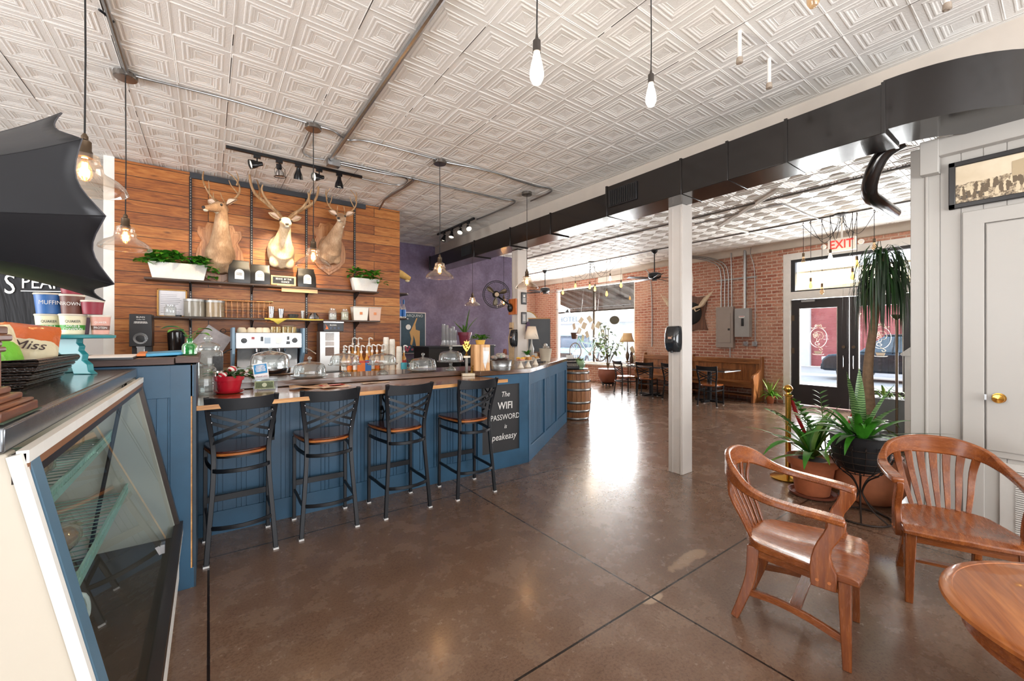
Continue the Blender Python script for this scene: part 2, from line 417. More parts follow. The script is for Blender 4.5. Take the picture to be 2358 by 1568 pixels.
# pressed tin ceiling: nested squares raised in every tile
TP = .3435
def tin(name, x0, x1, y0, y1, material, amp=1.0):
    ox, oy = 1.515, 2.33; m = M()
    i0, i1 = math.ceil((x0 - ox) / TP - 1e-6), math.floor((x1 - ox) / TP + 1e-6); j0, j1 = math.ceil((y0 - oy) / TP - 1e-6), math.floor((y1 - oy) / TP + 1e-6)
    h = TP / 2
    prof = [(h, .0018), (h - .005, .0024), (h - .009, 0), (h - .045, .0), (h - .051, .0026), (h - .058, .0026), (h - .064, .0), (h - .073, .0), (h - .080, .0024),
            (h - .087, .0024), (h - .094, -.0006), (h - .103, -.0006), (h - .109, -.0028), (.052, -.0028), (.049, -.001), (.046, -.0028), (.0001, -.0028)]
    for i in range(i0, i1):
        for j in range(j0, j1):
            cx, cy = ox + (i + .5) * TP, oy + (j + .5) * TP; k = len(m.v)
            jz = .0035 * math.sin(i * 12.9 + j * 7.7)
            for d, z in prof:
                z *= amp
                r = d if d > .04 else d
                m.v += [(cx - r, cy - r, CZ - z + (jz if d < h - .001 else 0)), (cx + r, cy - r, CZ - z), (cx + r, cy + r, CZ - z), (cx - r, cy + r, CZ - z + (jz if d < h - .001 else 0))]
            for a in range(len(prof) - 1):
                for b in range(4):
                    m.f.append([k + a * 4 + b, k + a * 4 + (b + 1) % 4, k + a * 4 + 4 + (b + 1) % 4, k + a * 4 + 4 + b])
    X0, X1, Y0, Y1 = ox + i0 * TP, ox + i1 * TP, oy + j0 * TP, oy + j1 * TP
    for a, b in (((x0, y0), (X0, y1)), ((X1, y0), (x1, y1)), ((X0, y0), (X1, Y0)), ((X0, Y1), (X1, y1))):
        if b[0] - a[0] > .001 and b[1] - a[1] > .001: m.b2((a[0], a[1], CZ), (b[0], b[1], CZ + .01))
    m.b2((x0, y0, CZ + .02), (x1, y1, CZ + .1))
    return struct(name, m, material, smooth=0)
def tin_mat():
    g = NT('painted_pressed_tin')
    a = g.noise(1.1, None, 5); v = g.n('ShaderNodeTexVoronoi'); v.inputs['Scale'].default_value = 110; g.l(g.c, v.inputs['Vector'])
    cl = g.ramp(a, [(.3, 'e4e1dc'), (.7, 'f0eeea')])
    s = g.n('ShaderNodeSeparateXYZ'); g.l(g.c, s.inputs[0])
    sm = g.math('LESS_THAN', g.math('PINGPONG', g.math('ADD', s.outputs['X'], -1.515), TP), .003)
    sm = g.math('MULTIPLY', sm, g.math('GREATER_THAN', g.noise(1.7), .5)); cl = g.mix(sm, cl, '3a3633')
    g.set(cl, .42); g.bump(v.outputs['Distance'], .35, .003); return g.m
TIN = tin_mat()
tin('ceiling', -6.1, 4.30, -4.1, 8.95, TIN)
tin('ceiling_annex', 4.42, 10.5, -4.1, 12.7, TIN, 2.2)['kind'] = 'structure'

OFFW = mat('white_wall_paint', 'd9d4cd', .45, 0, .08, 2.5, .05, 30)
CREAM = mat('cream_trim_paint', 'cdc3b8', .5, 0, .12, 4)
PURP = NT('purple_plaster'); _n = PURP.noise(2.4, None, 7, .65, .3); _n2 = PURP.noise(22, None, 4)
PURP.set(PURP.ramp(PURP.math('ADD', PURP.math('MULTIPLY', _n, .75), PURP.math('MULTIPLY', _n2, .25)), [(.3, '54485f'), (.5, '6a5e7a'), (.7, '857a95')]), .55); PURP.bump(_n2, .15, .004); PURP = PURP.m
m = M(); m.b2((2.2, 8.9, 0), (6.6, 9.0, CZ)); struct('wall_back', m, PURP)
m = M(); m.b2((-6.1, 8.9, 0), (2.2, 9.0, CZ)); struct('wall_back_left', m, OFFW)
# left wall with window openings (outside the frame)
m = M(); m.b2((-6.1, -4.1, 0), (-6.0, .2, CZ)); m.b2((-6.1, 4.2, 0), (-6.0, 8.9, CZ)); m.b2((-6.1, .2, 0), (-6.0, 4.2, .5)); m.b2((-6.1, .2, 3.1), (-6.0, 4.2, CZ)); struct('wall_left', m, OFFW)
# rear wall (behind the camera) with tall shop windows
m = M(); m.b2((-6.1, -4.1, 0), (-1.5, -4.0, CZ)); m.b2((4.7, -4.1, 0), (10.5, -4.0, CZ)); m.b2((-1.5, -4.1, 0), (4.7, -4.0, .4)); m.b2((-1.5, -4.1, 3.15), (4.7, -4.0, CZ)); struct('wall_rear', m, OFFW)
m = M(); m.b2((-6.1, -11.5, 3.3), (10.6, -4.1, 3.4)); struct('ceiling_sun_block', m, OFFW)      # added unseen slab that keeps the sun out of the rear windows
BRK = brick('old_red_brick', 'yz', '9e604c', 'bd8069', 'c9b2a0')
BRX = brick('old_red_brick_end', 'xz', '9e604c', 'bd8069', 'c9b2a0')
# street wall: brick with window and door openings
m = M(); xa, xb = 10.38, 10.62
m.b2((xa, 11.37, 0), (xb, 12.7, 3.45)); m.b2((xa, 7.84, 0), (xb, 11.37, .58)); m.b2((xa, 7.84, 3.23), (xb, 11.37, 3.45)); m.b2((xa, 3.84, 0), (xb, 7.84, 3.45))
m.b2((xa, -4.1, 3.30), (xb, 3.84, 3.45)); m.b2((xa, -4.1, 0), (xb, -1.2, 3.30))
struct('wall_street', m, BRK)
m = M(); m.b2((xa - .12, 6.62, 0), (xa, 7.3, 3.45)); struct('trim_1', m, BRK)     # brick pier
m = M(); m.b2((6.6, 12.55, 0), (10.62, 12.7, 3.45)); struct('wall_end', m, BRX)
m = M(); m.b2((6.5, 9.0, 0), (6.6, 12.6, CZ)); struct('wall_annex_side', m, OFFW)
# cove at the top of the brick walls
cv = [(0, 0), (.03, 0), (.05, .02), (.06, .08), (.11, .14), (.16, .155), (.2, .16), (0, .16)]
m = M(); m.prism([(10.38 - a, 3.44 + b) for a, b in cv], -4.0, 12.55, 'y'); struct('trim_2', m, CREAM)
m = M(); m.prism([(12.55 - a, 3.44 + b) for a, b in cv], 6.6, 10.3, 'x'); struct('trim_3', m, CREAM)
# header beam between the rooms and the two posts
m = M(); m.b2((4.30, -4.0, 3.03), (4.42, 8.9, CZ)); struct('trim_4', m, CREAM)
m = M(); m.b2((4.30, 8.9, 3.03), (4.42, 9.0, CZ)); struct('trim_5', m, CREAM)
POST = mat('post_paint', 'cdc6bf', .45, 0, .1, 3, .08, 25)
def post(y, lab):
    t = thing('post', lab, 'post', (4.215, y, 0))
    m = M(); m.b2((-.095, -.085, 0), (.095, .085, 2.93)); mk('shaft', m, POST, t, .004)
    m = M(); m.b2((-.099, .03, 0), (-.093, .045, 2.9)); m.b2((-.099, -.07, 0), (-.093, -.06, 2.9)); mk('corner_bead', m, POST, t)
    return t
post(2.58, 'square white wooden post with a soap dispenser on it, in the open floor')
post(5.52, 'square white wooden post with plaques and a wall fan, behind the counter end')

# white partition on the right: boards, trim, closet door
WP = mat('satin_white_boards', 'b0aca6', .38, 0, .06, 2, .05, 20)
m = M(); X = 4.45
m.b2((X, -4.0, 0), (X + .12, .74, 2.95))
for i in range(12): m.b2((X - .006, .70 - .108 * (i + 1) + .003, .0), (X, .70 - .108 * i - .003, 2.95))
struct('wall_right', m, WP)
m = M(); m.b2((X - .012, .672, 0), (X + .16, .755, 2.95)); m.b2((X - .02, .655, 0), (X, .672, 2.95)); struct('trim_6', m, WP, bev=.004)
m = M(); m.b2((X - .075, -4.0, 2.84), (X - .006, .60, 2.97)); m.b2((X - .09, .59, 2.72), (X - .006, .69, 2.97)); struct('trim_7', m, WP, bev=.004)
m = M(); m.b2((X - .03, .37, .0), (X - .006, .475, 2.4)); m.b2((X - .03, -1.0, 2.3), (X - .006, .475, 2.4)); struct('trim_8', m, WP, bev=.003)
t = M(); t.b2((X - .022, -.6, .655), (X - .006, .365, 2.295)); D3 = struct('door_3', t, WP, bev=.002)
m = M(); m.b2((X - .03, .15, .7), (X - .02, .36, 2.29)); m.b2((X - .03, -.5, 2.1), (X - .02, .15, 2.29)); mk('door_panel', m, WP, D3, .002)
m = M(); m.lathe([(.035, 0), (.035, .006), (.014, .01), (.012, .03), (.024, .04), (.032, .052), (.028, .064), (.0001, .068)], (0, 0, 0), 20, Matrix.Rotation(-PI / 2, 4, 'Y')); mk('door_knob', m, BRS, D3, loc=(X - .03, .303, 1.07))
m = M(); m.b2((X - .028, .36, 1.05), (X - .004, .372, 1.09)); mk('latch', m, STL, D3)
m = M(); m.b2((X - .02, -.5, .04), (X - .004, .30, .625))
for i in range(34): m.box((X - .024, -.12, .1 + i * .0145), (.012, .7, .006), (0, R(35), 0))
struct('trim_9', m, mat('vent_white', 'c2beb8', .5), bev=0)
# ---- black rectangular duct under the ceiling, with elbow ----
DK = mat('black_sheet_metal', '211d1c', .2, .2, .35, 1.6, .03, 4, coat=.35)
d = thing('air_duct', 'long black rectangular sheet metal air duct running below the ceiling', 'duct', (0, 0, 0))
m = M(); m.b2((3.83, .79, 2.93), (4.21, 3.32, 3.28)); m.b2((3.86, 3.32, 2.94), (4.21, 8.3, 3.22)); mk('duct_run', m, DK, d, .004)
m = M(); n = 14; Ro = .8; Ri = .42; cx = 3.83 + Ro
for i in range(n + 1):
    a = R(90 * i / n)
    for r_ in (Ro, Ri):
        for z in (2.95, 3.3): m.v.append((cx - r_ * math.cos(a), .79 - r_ * math.sin(a), z))
for i in range(n):
    a = i * 4
    for q in ((0, 1, 5, 4), (2, 6, 7, 3), (0, 4, 6, 2), (1, 3, 7, 5)): m.f.append([a + x for x in q])
mk('duct_elbow', m, DK, d)
m = M()
m.b2((cx, .79 - Ro, 2.95), (cx + 3.5, .79 - Ri, 3.3)); mk('duct_branch', m, DK, d)
for y in (.79, 1.4, 1.88, 2.34, 3.30, 4.34, 5.3, 6.4, 8.25):
    m = M(); zt = 3.285 if y < 3.31 else 3.225
    m.b2((3.822 if y < 3.31 else 3.85, y - .012, 2.925), (4.22, y + .012, zt + .005)); mk('flange', m, DK, d, .002)
m = M(); m.b2((3.815, 2.86, 3.02), (3.83, 3.26, 3.22)); g_ = mk('grille', m, BLK, d, .002)
m = M()
for i in range(14): m.box((3.812, 2.89 + i * .026, 3.12), (.012, .006, .17), (0, 0, R(30)))
mk('grille_blade', m, DK, g_)
m = M(); m.b2((3.85, 6.5, 3.0), (3.86, 6.85, 3.18))
for i in range(10): m.box((3.847, 6.53 + i * .032, 3.09), (.01, .006, .15), (0, 0, R(30)))
mk('grille', m, BLK, d)
pts = smooth_pts([(4.36, .78, 3.02), (4.36, .9, 2.96), (4.4, .98, 2.82), (4.52, 1.02, 2.7), (4.75, 1.0, 2.66), (5.2, 1.0, 2.66)], 4)
solo('vent_pipe', M().tube(pts, .055, 12), DK, 'short curved black pipe coming out below the duct elbow', 'pipe')

# ---- street window (number 1) ----
DARKM = mat('dark_window_metal', '3b342c', .4, .6); FR = mat('white_window_frame', 'e0ddd8', .45)
m = M(); y0, y1 = 7.85, 11.37
for a, b in (((10.42, y0, .56), (10.5, y1, .64)), ((10.42, y0, 3.17), (10.5, y1, 3.24)), ((10.42, y0, .6), (10.5, y0 + .05, 3.2)), ((10.42, y1 - .1, .6), (10.5, y1, 3.2))): m.b2(a, b)
W1 = struct('window_1', m, FR)
m = M(); m.b2((10.43, 9.5, .6), (10.49, 9.58, 3.2)); m.b2((10.43, y0, 2.33), (10.49, y1, 2.38)); mk('mullion', m, DARKM, W1)
m = M(); m.b2((10.455, y0 + .04, .62), (10.461, y1 - .06, 3.19)); mk('pane', m, glass('window_glass', 'fbfdff', .25), W1)
m = M(); m.b2((10.3, y0, .54), (10.44, y1, .585)); mk('sill', m, CREAM, W1)
# ---- door wall: white frame, transom, side light ----
m = M()
for a, b in (((10.36, 3.70, 0), (10.56, 3.84, 3.32)), ((10.36, -1.2, 3.18), (10.56, 3.84, 3.32)), ((10.36, -1.2, 2.31), (10.56, 3.84, 2.47)), ((10.40, 1.60, 0), (10.5, 1.66, 2.4))): m.b2(a, b)
W2 = struct('window_2', m, FR, bev=.004)
m = M(); m.b2((10.40, 3.62, 2.47), (10.5, 3.70, 3.18)); m.b2((10.40, -1.2, 3.12), (10.5, 3.7, 3.18)); m.b2((10.40, -1.2, 2.47), (10.5, 3.7, 2.50)); mk('transom_bar', m, BLK, W2)
m = M(); m.b2((10.45, -1.2, 2.48), (10.456, 3.66, 3.15)); m.b2((10.45, -1.2, .5), (10.456, 1.55, 2.3)); mk('pane', m, MC['window_glass'], W2)
m = M(); m.b2((10.40, -1.2, 0), (10.5, 1.60, .5)); m.b2((10.40, 1.38, .0), (10.5, 1.60, 2.1)); mk('side_panel', m, BLK, W2)
def door(y0, y1, gy0, gy1, nm, handle):
    DP = mat('black_door_paint', '2a2527', .35, 0, .3, 5)
    m = M()
    for a, b in (((10.43, y0, .02), (10.48, gy0, 2.3)), ((10.43, gy1, .02), (10.48, y1, 2.3)), ((10.43, gy0, .02), (10.48, gy1, .45)), ((10.43, gy0, 2.1), (10.48, gy1, 2.3))): m.b2(a, b)
    D = struct(nm, m, DP)
    m = M(); m.b2((10.452, gy0 - .005, .44), (10.458, gy1 + .005, 2.11)); mk('pane', m, MC['window_glass'], D)
    m = M()
    for a, b in (((10.42, gy0 - .012, .44), (10.43, gy0, 2.11)), ((10.42, gy1, .44), (10.43, gy1 + .012, 2.11))): m.b2(a, b)
    mk('glazing_bead', m, mat('bead_steel', 'b9b3aa', .3, .8), D)
    m = M(); m.cyl((10.42, handle, 1.28), (10.39, handle, 1.28), .03, n=16); mk('lock', m, BRZ, D)
    m = M(); m.tube(smooth_pts([(10.425, handle, 1.12), (10.37, handle, 1.09), (10.365, handle, .98), (10.37, handle, .86), (10.425, handle, .83)]), .008, 6); mk('door_handle', m, CHR, D)
    return D
DA = door(2.68, 3.70, 2.88, 3.54, 'door_1', 2.76)
for z in (1.9, 1.18): mk('hinge', M().b2((10.42, 3.64, z - .06), (10.432, 3.70, z + .06)), BRZ, DA)
m = M(); m.b2((10.38, 3.25, 2.24), (10.43, 3.5, 2.28)); m.box((10.33, 3.2, 2.29), (.015, .35, .012), (0, 0, R(12))); mk('door_closer', m, STL, DA)
DB = door(1.66, 2.67, 1.88, 2.52, 'door_2', 2.60)
# etched emblem on the door glass: oval frame, profile head with flower, cup
EM = mat('etched_white', 'f3e6d2', .7)
def emblem(par, yc, zc):
    m = M(); x = 10.449
    ov = [(x, yc + .155 * math.cos(a), zc + .21 * math.sin(a)) for a in [2 * PI * i / 36 for i in range(36)]]
    m.bar(ov, .004, .02, (1, 0, 0), closed=True)
    for s in (-1, 1):
        m.tube(smooth_pts([(x, yc + s * .0, zc + .25), (x, yc + s * .05, zc + .235), (x, yc + s * .09, zc + .2), (x, yc + s * .13, zc + .21)]), .006, 5)
        m.tube(smooth_pts([(x, yc + s * .02, zc + .26), (x, yc + s * .05, zc + .27), (x, yc + s * .06, zc + .245)]), .006, 5)
    m.sph((x, yc, zc + .255), .022, 8, (.2, 1, 1))
    prof = [(-.09, .05), (-.06, .11), (0, .13), (.06, .115), (.085, .08), (.08, .06), (.1, .03), (.085, .02), (.085, -.01), (.06, -.03), (.02, -.03), (.01, -.08), (-.03, -.07), (-.02, -.02), (-.07, .0), (-.09, .05)]
    m.tube([(x, yc - a, zc + b) for a, b in prof], .0045, 5)
    for k in range(5):
        a = R(72 * k + 20); m.tube(smooth_pts([(x, yc + .03, zc + .05), (x, yc + .03 + .05 * math.cos(a - .3), zc + .05 + .04 * math.sin(a - .3)), (x, yc + .03 + .07 * math.cos(a), zc + .05 + .055 * math.sin(a)), (x, yc + .03 + .05 * math.cos(a + .3), zc + .05 + .04 * math.sin(a + .3)), (x, yc + .03, zc + .05)], 3), .004, 5)
    m.tube(smooth_pts([(x, yc + .0, zc - .09), (x, yc + .05, zc - .1), (x, yc + .05, zc - .15), (x, yc, zc - .16), (x, yc - .02, zc - .13), (x, yc + .01, zc - .12)]), .005, 5)
    m.tube(smooth_pts([(x, yc, zc - .19), (x, yc - .05, zc - .22), (x, yc - .08, zc - .25), (x, yc - .04, zc - .27), (x, yc - .02, zc - .24)]), .006, 5)
    m.prism([(yc - .075, zc - .29), (yc + .075, zc - .29), (yc + .055, zc - .345), (yc - .055, zc - .345)], x - .001, x + .001, 'x')
    m.tube([(x, yc + .1 * math.cos(a), zc - .35 + .015 * math.sin(a)) for a in [PI + PI * i / 10 for i in range(11)]], .005, 5)
    mk('etched_emblem', m, EM, par)
emblem(DA, 3.21, 1.47); emblem(DB, 2.2, 1.47)
# conduit box and brick details on the street wall are things further down

# ---- outside: pavement, street, building opposite, awning ----
ASP = mat('street_asphalt', 'a9a29b', .9, 0, .2, 1.5); PAVE = mat('pavement', 'c9bda9', .9, 0, .2, 3)
m = M(); m.b2((10.62, -12, -.15), (14.2, 24, -.02)); struct('floor_pavement', m, PAVE)
m = M(); m.b2((14.2, -20, -.25), (26, 40, -.12)); struct('floor_street', m, ASP)
m = M(); m.b2((26, -14, -.1), (26.3, 8.3, 4.4)); tag(mk('building', m, brick('far_red_brick', 'yz', 'a14a4c', '95403f', '8a5a56', rough=.9, worn='a9605c')), 'red brick building across the street seen through the door glass', 'building')
m = M(); m.b2((25.8, 8.3, -.1), (26.1, 14.4, 4.0)); m.b2((25.7, 8.3, 3.7), (25.8, 14.4, 4.0))
b2_ = tag(mk('building', m, mat('pale_render', 'c9c6c2', .9)), 'pale grey building across the street beside the brick one', 'building')
m = M(); m.b2((26, 14.5, -.1), (26.3, 34, 2.6)); m.b2((25.4, 14.5, 2.6), (26.2, 34, 3.3))
b3_ = tag(mk('building', m, mat('pale_render2', 'd9dde0', .9)), 'low pale building with a lettered fascia across the street, seen through the big window', 'building')
txt('HOTEL', .62, mat('grey_letters', '7c8a92', .7), b3_, (25.38, 26.2, 2.95), FNX, ext=.01, sx_=1.3)
# awning: dark sloping roof on rafters over the pavement
def slope(y0, y1, nm, lab, zf=2.70, x1=13.2, za=3.38):
    t = thing(nm, lab, 'awning', (10.66, y0, 0))
    L = x1 - 10.62; AW = mat('dark_awning_wood', '4a4038', .8); m = M()
    m.add([(0, 0, za + .05), (L, 0, zf + .05), (L, y1 - y0, zf + .05), (0, y1 - y0, za + .05), (0, 0, za + .09), (L, 0, zf + .09), (L, y1 - y0, zf + .09), (0, y1 - y0, za + .09)],
          [(0, 1, 2, 3), (7, 6, 5, 4), (0, 4, 5, 1), (1, 5, 6, 2), (2, 6, 7, 3), (3, 7, 4, 0)]); mk('deck', m, boards('awning_deck', 'xy', ('2e2721', '3c332a', '4a4035', '221c18'), 3.0, .18, .006), t)
    k = int((y1 - y0) / .55)
    for i in range(k + 1): mk('rafter', M().bar([(0, i * .55, za), (L, i * .55, zf)], .05, .1), AW, t)
    mk('fascia', M().b2((L - .05, 0, zf - .16), (L, y1 - y0, zf + .1)), AW, t)
    return t
slope(5.0, 13.5, 'awning', 'dark wooden awning on rafters outside the big shop window')
# ================= bar, partition, display case, stools =================
TOPW = wood('dark_counter_wood', '3e2a1f', '5c4130', '7a5a43', 'x', .22, 1, .5)
LEDW = wood('honey_bar_wood', '6a4128', '8a5a38', 'a87548', 'x', .2, 1, .6)
EDGE = wood('raw_edge_wood', 'a06a3a', 'c08a52', 'd8a66a', 'x', .5)
DBRN = wood('weathered_board', '3a2a22', '54403a', '6e5a50', 'x', .55)
def beadboard(m, x0, x1, y, z0, z1, ax='x', face=-1):
    """tongue-and-groove boarding as real strips with grooves between"""
    x = x0; i = 0; ws = (.088, .032, .032)
    while x < x1 - .01:
        w = min(ws[i % 3], x1 - x); i += 1
        a = (x + .003, y, z0); b = (x + w - .003, y + face * .010, z1)
        if ax == 'y': a = (a[1], a[0], a[2]); b = (b[1], b[0], b[2])
        m.b2(a, b); x += w
bar = thing('bar_counter', 'long blue beadboard bar counter with wooden top, where the stools stand', 'bar counter', (0, 0, 0))
X0, XB = -.065, 3.06; YF = 3.85
E1 = Vector((5.07, 5.29, 0)); C1 = Vector((XB, YF, 0)); DV = (E1 - C1).normalized(); NV = Vector((DV.y, -DV.x, 0)); LR = (E1 - C1).length
m = M(); m.b2((X0, YF + .012, .0), (XB - .01, YF + .09, 1.03)); mk('front_panel', m, BLUE, bar)
m = M(); beadboard(m, X0, 2.35, YF + .012, .17, .98)
m.b2((X0, YF - .01, 0), (2.38, YF + .012, .17)); m.b2((X0, YF - .008, .95), (2.4, YF + .012, 1.03)); mk('beadboard', m, BLUE, bar)
for x in (.62, 1.26, 1.62): mk('batten', M().b2((x, YF - .012, .16), (x + .012, YF + .0, .96)), BLUE, bar)
# frame round the lettered black board
m = M()
for a, b in (((2.36, YF - .014, .0), (XB, YF + .012, .19)), ((2.36, YF - .014, .95), (XB + .0, YF + .012, 1.06)), ((2.93, YF - .014, .0), (XB, YF + .012, 1.06)), ((2.36, YF - .014, 0), (2.42, YF + .012, 1.0))): m.b2(a, b)
mk('frame', m, BLUE, bar, .002)
CB = mat('chalkboard_black', '2a2a2c', .6, 0, .2, 6)
m = M(); m.b2((2.42, YF - .004, .19), (2.93, YF + .014, .95)); cb = mk('chalkboard', m, CB, bar, label='black painted board with white hand lettering')
CHK = mat('chalk_white', 'e8e6e2', .8)
for s_, z_, sz, sh in (('The', .835, .085, .25), ('WIFI', .705, .115, 0), ('PASSWORD', .575, .088, 0), ('is', .47, .07, .25), ('speakeasy', .355, .105, .2)):
    txt(s_, sz, CHK, cb, (2.735 if s_ != 'speakeasy' else 2.70, YF - .0055, z_), FY, ext=.0006, sx_=.9 if sz != .088 else .88, shear=sh, bold=.0015 if s_ in ('WIFI',) else 0)
# right wing at an angle: panelled
ang = math.atan2(DV.y, DV.x)
wm = Matrix.Translation(C1) @ Matrix.Rotation(ang, 4, 'Z')
wing = M(); wing.box((LR / 2, .05, .505), (LR, .08, 1.01), mx=wm); mk('wing_panel', wing, BLUE, bar)
w2 = M(); x = .08
while x < LR - .1: w2.box((x + .024, .008, .52), (.042, .01, .86), mx=wm); x += .048
mk('beadboard', w2, BLUE, bar)
fr = M(); fr.box((LR / 2, -.005, .09), (LR, .03, .18), mx=wm); fr.box((LR / 2, -.005, .99), (LR, .03, .15), mx=wm)
for x in (.045, LR * .34, LR * .66, LR - .045): fr.box((x, -.005, .54), (.09 if x in (.045, LR - .045) else .07, .03, .92), mx=wm)
mk('frame', fr, BLUE, bar, .003)
# ledge (bar top) and raised rear counter
m = M(); poly = [(X0, 3.27), (2.463, 3.43), (2.36, YF), (2.36, 4.05), (X0, 4.05)]
m.prism(poly, 1.032, 1.06); lg = mk('bar_ledge', m, LEDW, bar)
m = M(); m.prism([(X0, 3.266), (2.468, 3.426), (2.463, 3.44), (X0, 3.285)], 1.030, 1.0595); mk('ledge_edge', m, EDGE, lg)
sup = M()
for x in (.45, 1.35): sup.bar([(x, 3.84, .78), (x, 3.66, .96), (x, 3.45, 1.02)], .03, .05)
IRON = mat('black_iron', '161719', .5, .6)
def bracket(x):
    m = M(); m.b2((x - .012, 3.835, .66), (x + .012, 3.845, 1.03)); m.b2((x - .012, 3.5, 1.02), (x + .012, 3.84, 1.03))
    m.tube(smooth_pts([(x, 3.55, 1.015), (x, 3.66, .97), (x, 3.72, .9), (x, 3.78, .93), (x, 3.76, .98), (x, 3.72, .96)]), .008, 6)
    m.tube(smooth_pts([(x, 3.835, .69), (x, 3.79, .72), (x, 3.76, .8), (x, 3.80, .85), (x, 3.82, .81)]), .008, 6)
    m.tube(smooth_pts([(x, 3.72, .9), (x, 3.70, .84), (x, 3.75, .8), (x, 3.82, .78)]), .007, 6)
    return m
for x in (.42, 1.30, 2.42): mk('scroll_bracket', bracket(x), IRON, bar)
a = C1 + NV * .03; e = E1 + NV * .03 + DV * .03; e2 = E1 - NV * .52 + DV * .03
m = M(); m.prism([(X0, 4.05), (2.34, 4.05), (2.38, 3.82), (XB + .02, 3.82), (e.x, e.y), (e2.x, e2.y), (2.72, 4.62), (X0, 4.62)], 1.065, 1.115)
mk('counter_top', m, TOPW, bar, .003)
m = M(); m.b2((X0, 4.12, 0), (2.7, 4.2, 1.06)); mk('rear_panel', m, mat('dark_interior', '2a2420', .7), bar)
# half-height partition at the left end of the bar, with a board top
pt = thing('half_wall', 'tall blue boarded half wall with dark wooden top, left end of the bar', 'half wall', (0, 0, 0))
m = M(); m.b2((-.66, 3.13, 0), (-.085, 3.93, 1.33)); mk('core', m, BLUE, pt)
m = M(); m.b2((-.66, 3.115, 1.14), (-.07, 3.14, 1.33)); m.b2((-.66, 3.115, 0), (-.07, 3.14, .12)); m.b2((-.18, 3.115, 0), (-.085, 3.14, 1.33)); m.b2((-.66, 3.12, .1), (-.09, 3.135, 1.2))
for x in (-.34, -.30, -.24, -.19): m.b2((x, 3.113, .12), (x + .006, 3.12, 1.14))
mk('boarding', m, BLUE, pt, .002)
m = M(); m.b2((-.085, 3.115, .0), (-.078, 3.13, 1.33)); mk('raw_edge', m, EDGE, pt)
m = M(); m.b2((-.076, 3.118, 0), (-.060, 3.84, 1.33)); mk('end_board', m, mat('deep_blue_paint', '2c4050', .45, 0, .35, 6), pt)
m = M(); m.b2((-.72, 3.095, 1.335), (-.16, 3.95, 1.372)); m.b2((-.155, 3.09, 1.342), (-.045, 3.95, 1.379)); mk('board_top', m, DBRN, pt, .003)

# refrigerated display case at the left edge
cs = thing('display_case', 'white refrigerated bakery display case with slanting glass front and stainless top', 'display case', (0, 0, 0))
CW = mat('cream_enamel', 'cdc5b6', .35, 0, .08, 2); N0, N1 = 1.26, 3.10
BSTL = mat('brushed_steel_top', '8f9499', .24, .9, .2, 20)
m = M(); m.b2((-1.25, N0 - .02, 1.27), (-.322, N1, 1.32)); mk('steel_top', m, BSTL, cs, .004)
ST = NT('speckled_steel'); ST.set(ST.ramp(ST.noise(120, None, 3), [(.45, '7d7a76'), (.6, 'b9b6b0')]), .14, .85); ST = ST.m
m = M(); m.b2((-1.22, N0 + .0, 1.3201), (-.34, N1 - .02, 1.323)); mk('top_sheet', m, ST, cs)
side = [(-1.22, .0), (-.145, .0), (-.145, .36), (-.325, 1.265), (-1.22, 1.265)]
for y in (N0, N1 - .05):
    m = M(); m.prism(side, y, y + .05, 'y'); mk('side_panel', m, CW, cs, .004)
m = M(); m.b2((-1.22, N0, .0), (-.15, N1, .33)); mk('base', m, CW, cs)
m = M(); m.b2((-.15, N0, .08), (-.138, N1, .36)); m.bar([(-.135, N0, .36), (-.135, N1, .36)], .03, .03); mk('front_sill', m, WHT, cs)
m = M(); m.b2((-1.22, N0 + .05, .33), (-1.17, N1 - .05, 1.26)); mk('back_panel', m, mat('case_interior', '4a4238', .6), cs)
m = M(); m.b2((-1.2, N0 + .05, .33), (-.16, N1 - .05, .35)); mk('floor_pan', m, mat('case_floor', '4a3a2e', .4), cs)
gx = lambda z: -.325 + (1.265 - z) * .2
ALB = mat('blue_grey_trim', '5f7f95', .4, .3); ALD = mat('dark_alu_trim', '3c3430', .3, .5)
m = M()
m.bar([(gx(1.24) + .012, N0, 1.232), (gx(1.24) + .012, N1, 1.232)], .02, .06); mk('top_rail', m, ALD, cs); mk('tan_strip', M().bar([(-.303, N0, 1.232), (-.303, N1, 1.232)], .014, .018), mat('tan_trim', '8a5f40', .4), cs)
m = M(); m.bar([(-.303, N0, 1.255), (-.303, N1, 1.255)], .018, .026); mk('white_strip', m, WHT, cs)
m = M(); m.bar([(gx(1.24) + .014, N0 + .045, 1.24), (gx(.38) + .014, N0 + .045, .38)], .055, .02, (1, 0, 0)); mk('corner_trim', m, ALB, cs)
m = M(); m.bar([(gx(1.26) + .012, N0 - .004, 1.262), (gx(.36) + .012, N0 + .002, .36)], .022, .02, (1, 0, 0)); mk('corner_trim', m, WHT, cs)
m = M(); m.bar([(gx(1.24) + .01, N1 - .02, 1.24), (gx(.38) + .01, N1 - .02, .38)], .04, .02, (1, 0, 0)); mk('corner_trim', m, ALD, cs)
m = M(); m.bar([(gx(.39) + .01, N0, .39), (gx(.39) + .01, N1, .39)], .04, .05); mk('bottom_rail', m, ALD, cs)
m = M(); m.add([(gx(1.24), N0 + .03, 1.24), (gx(1.24), N1 - .03, 1.24), (gx(.4), N1 - .03, .4), (gx(.4), N0 + .03, .4)], [(0, 1, 2, 3)])
mk('front_glass', m, glass('case_glass', 'e6f0f2', .38, rough=.01), cs, smooth=0)
m = M(); m.b2((gx(.55) + .004, N1 - .62, .5), (gx(.55) + .02, N1 - .58, .54)); mk('glass_clip', m, CHR, cs)
SHV = mat('green_white_shelf_edge', 'a9cdbb', .4)
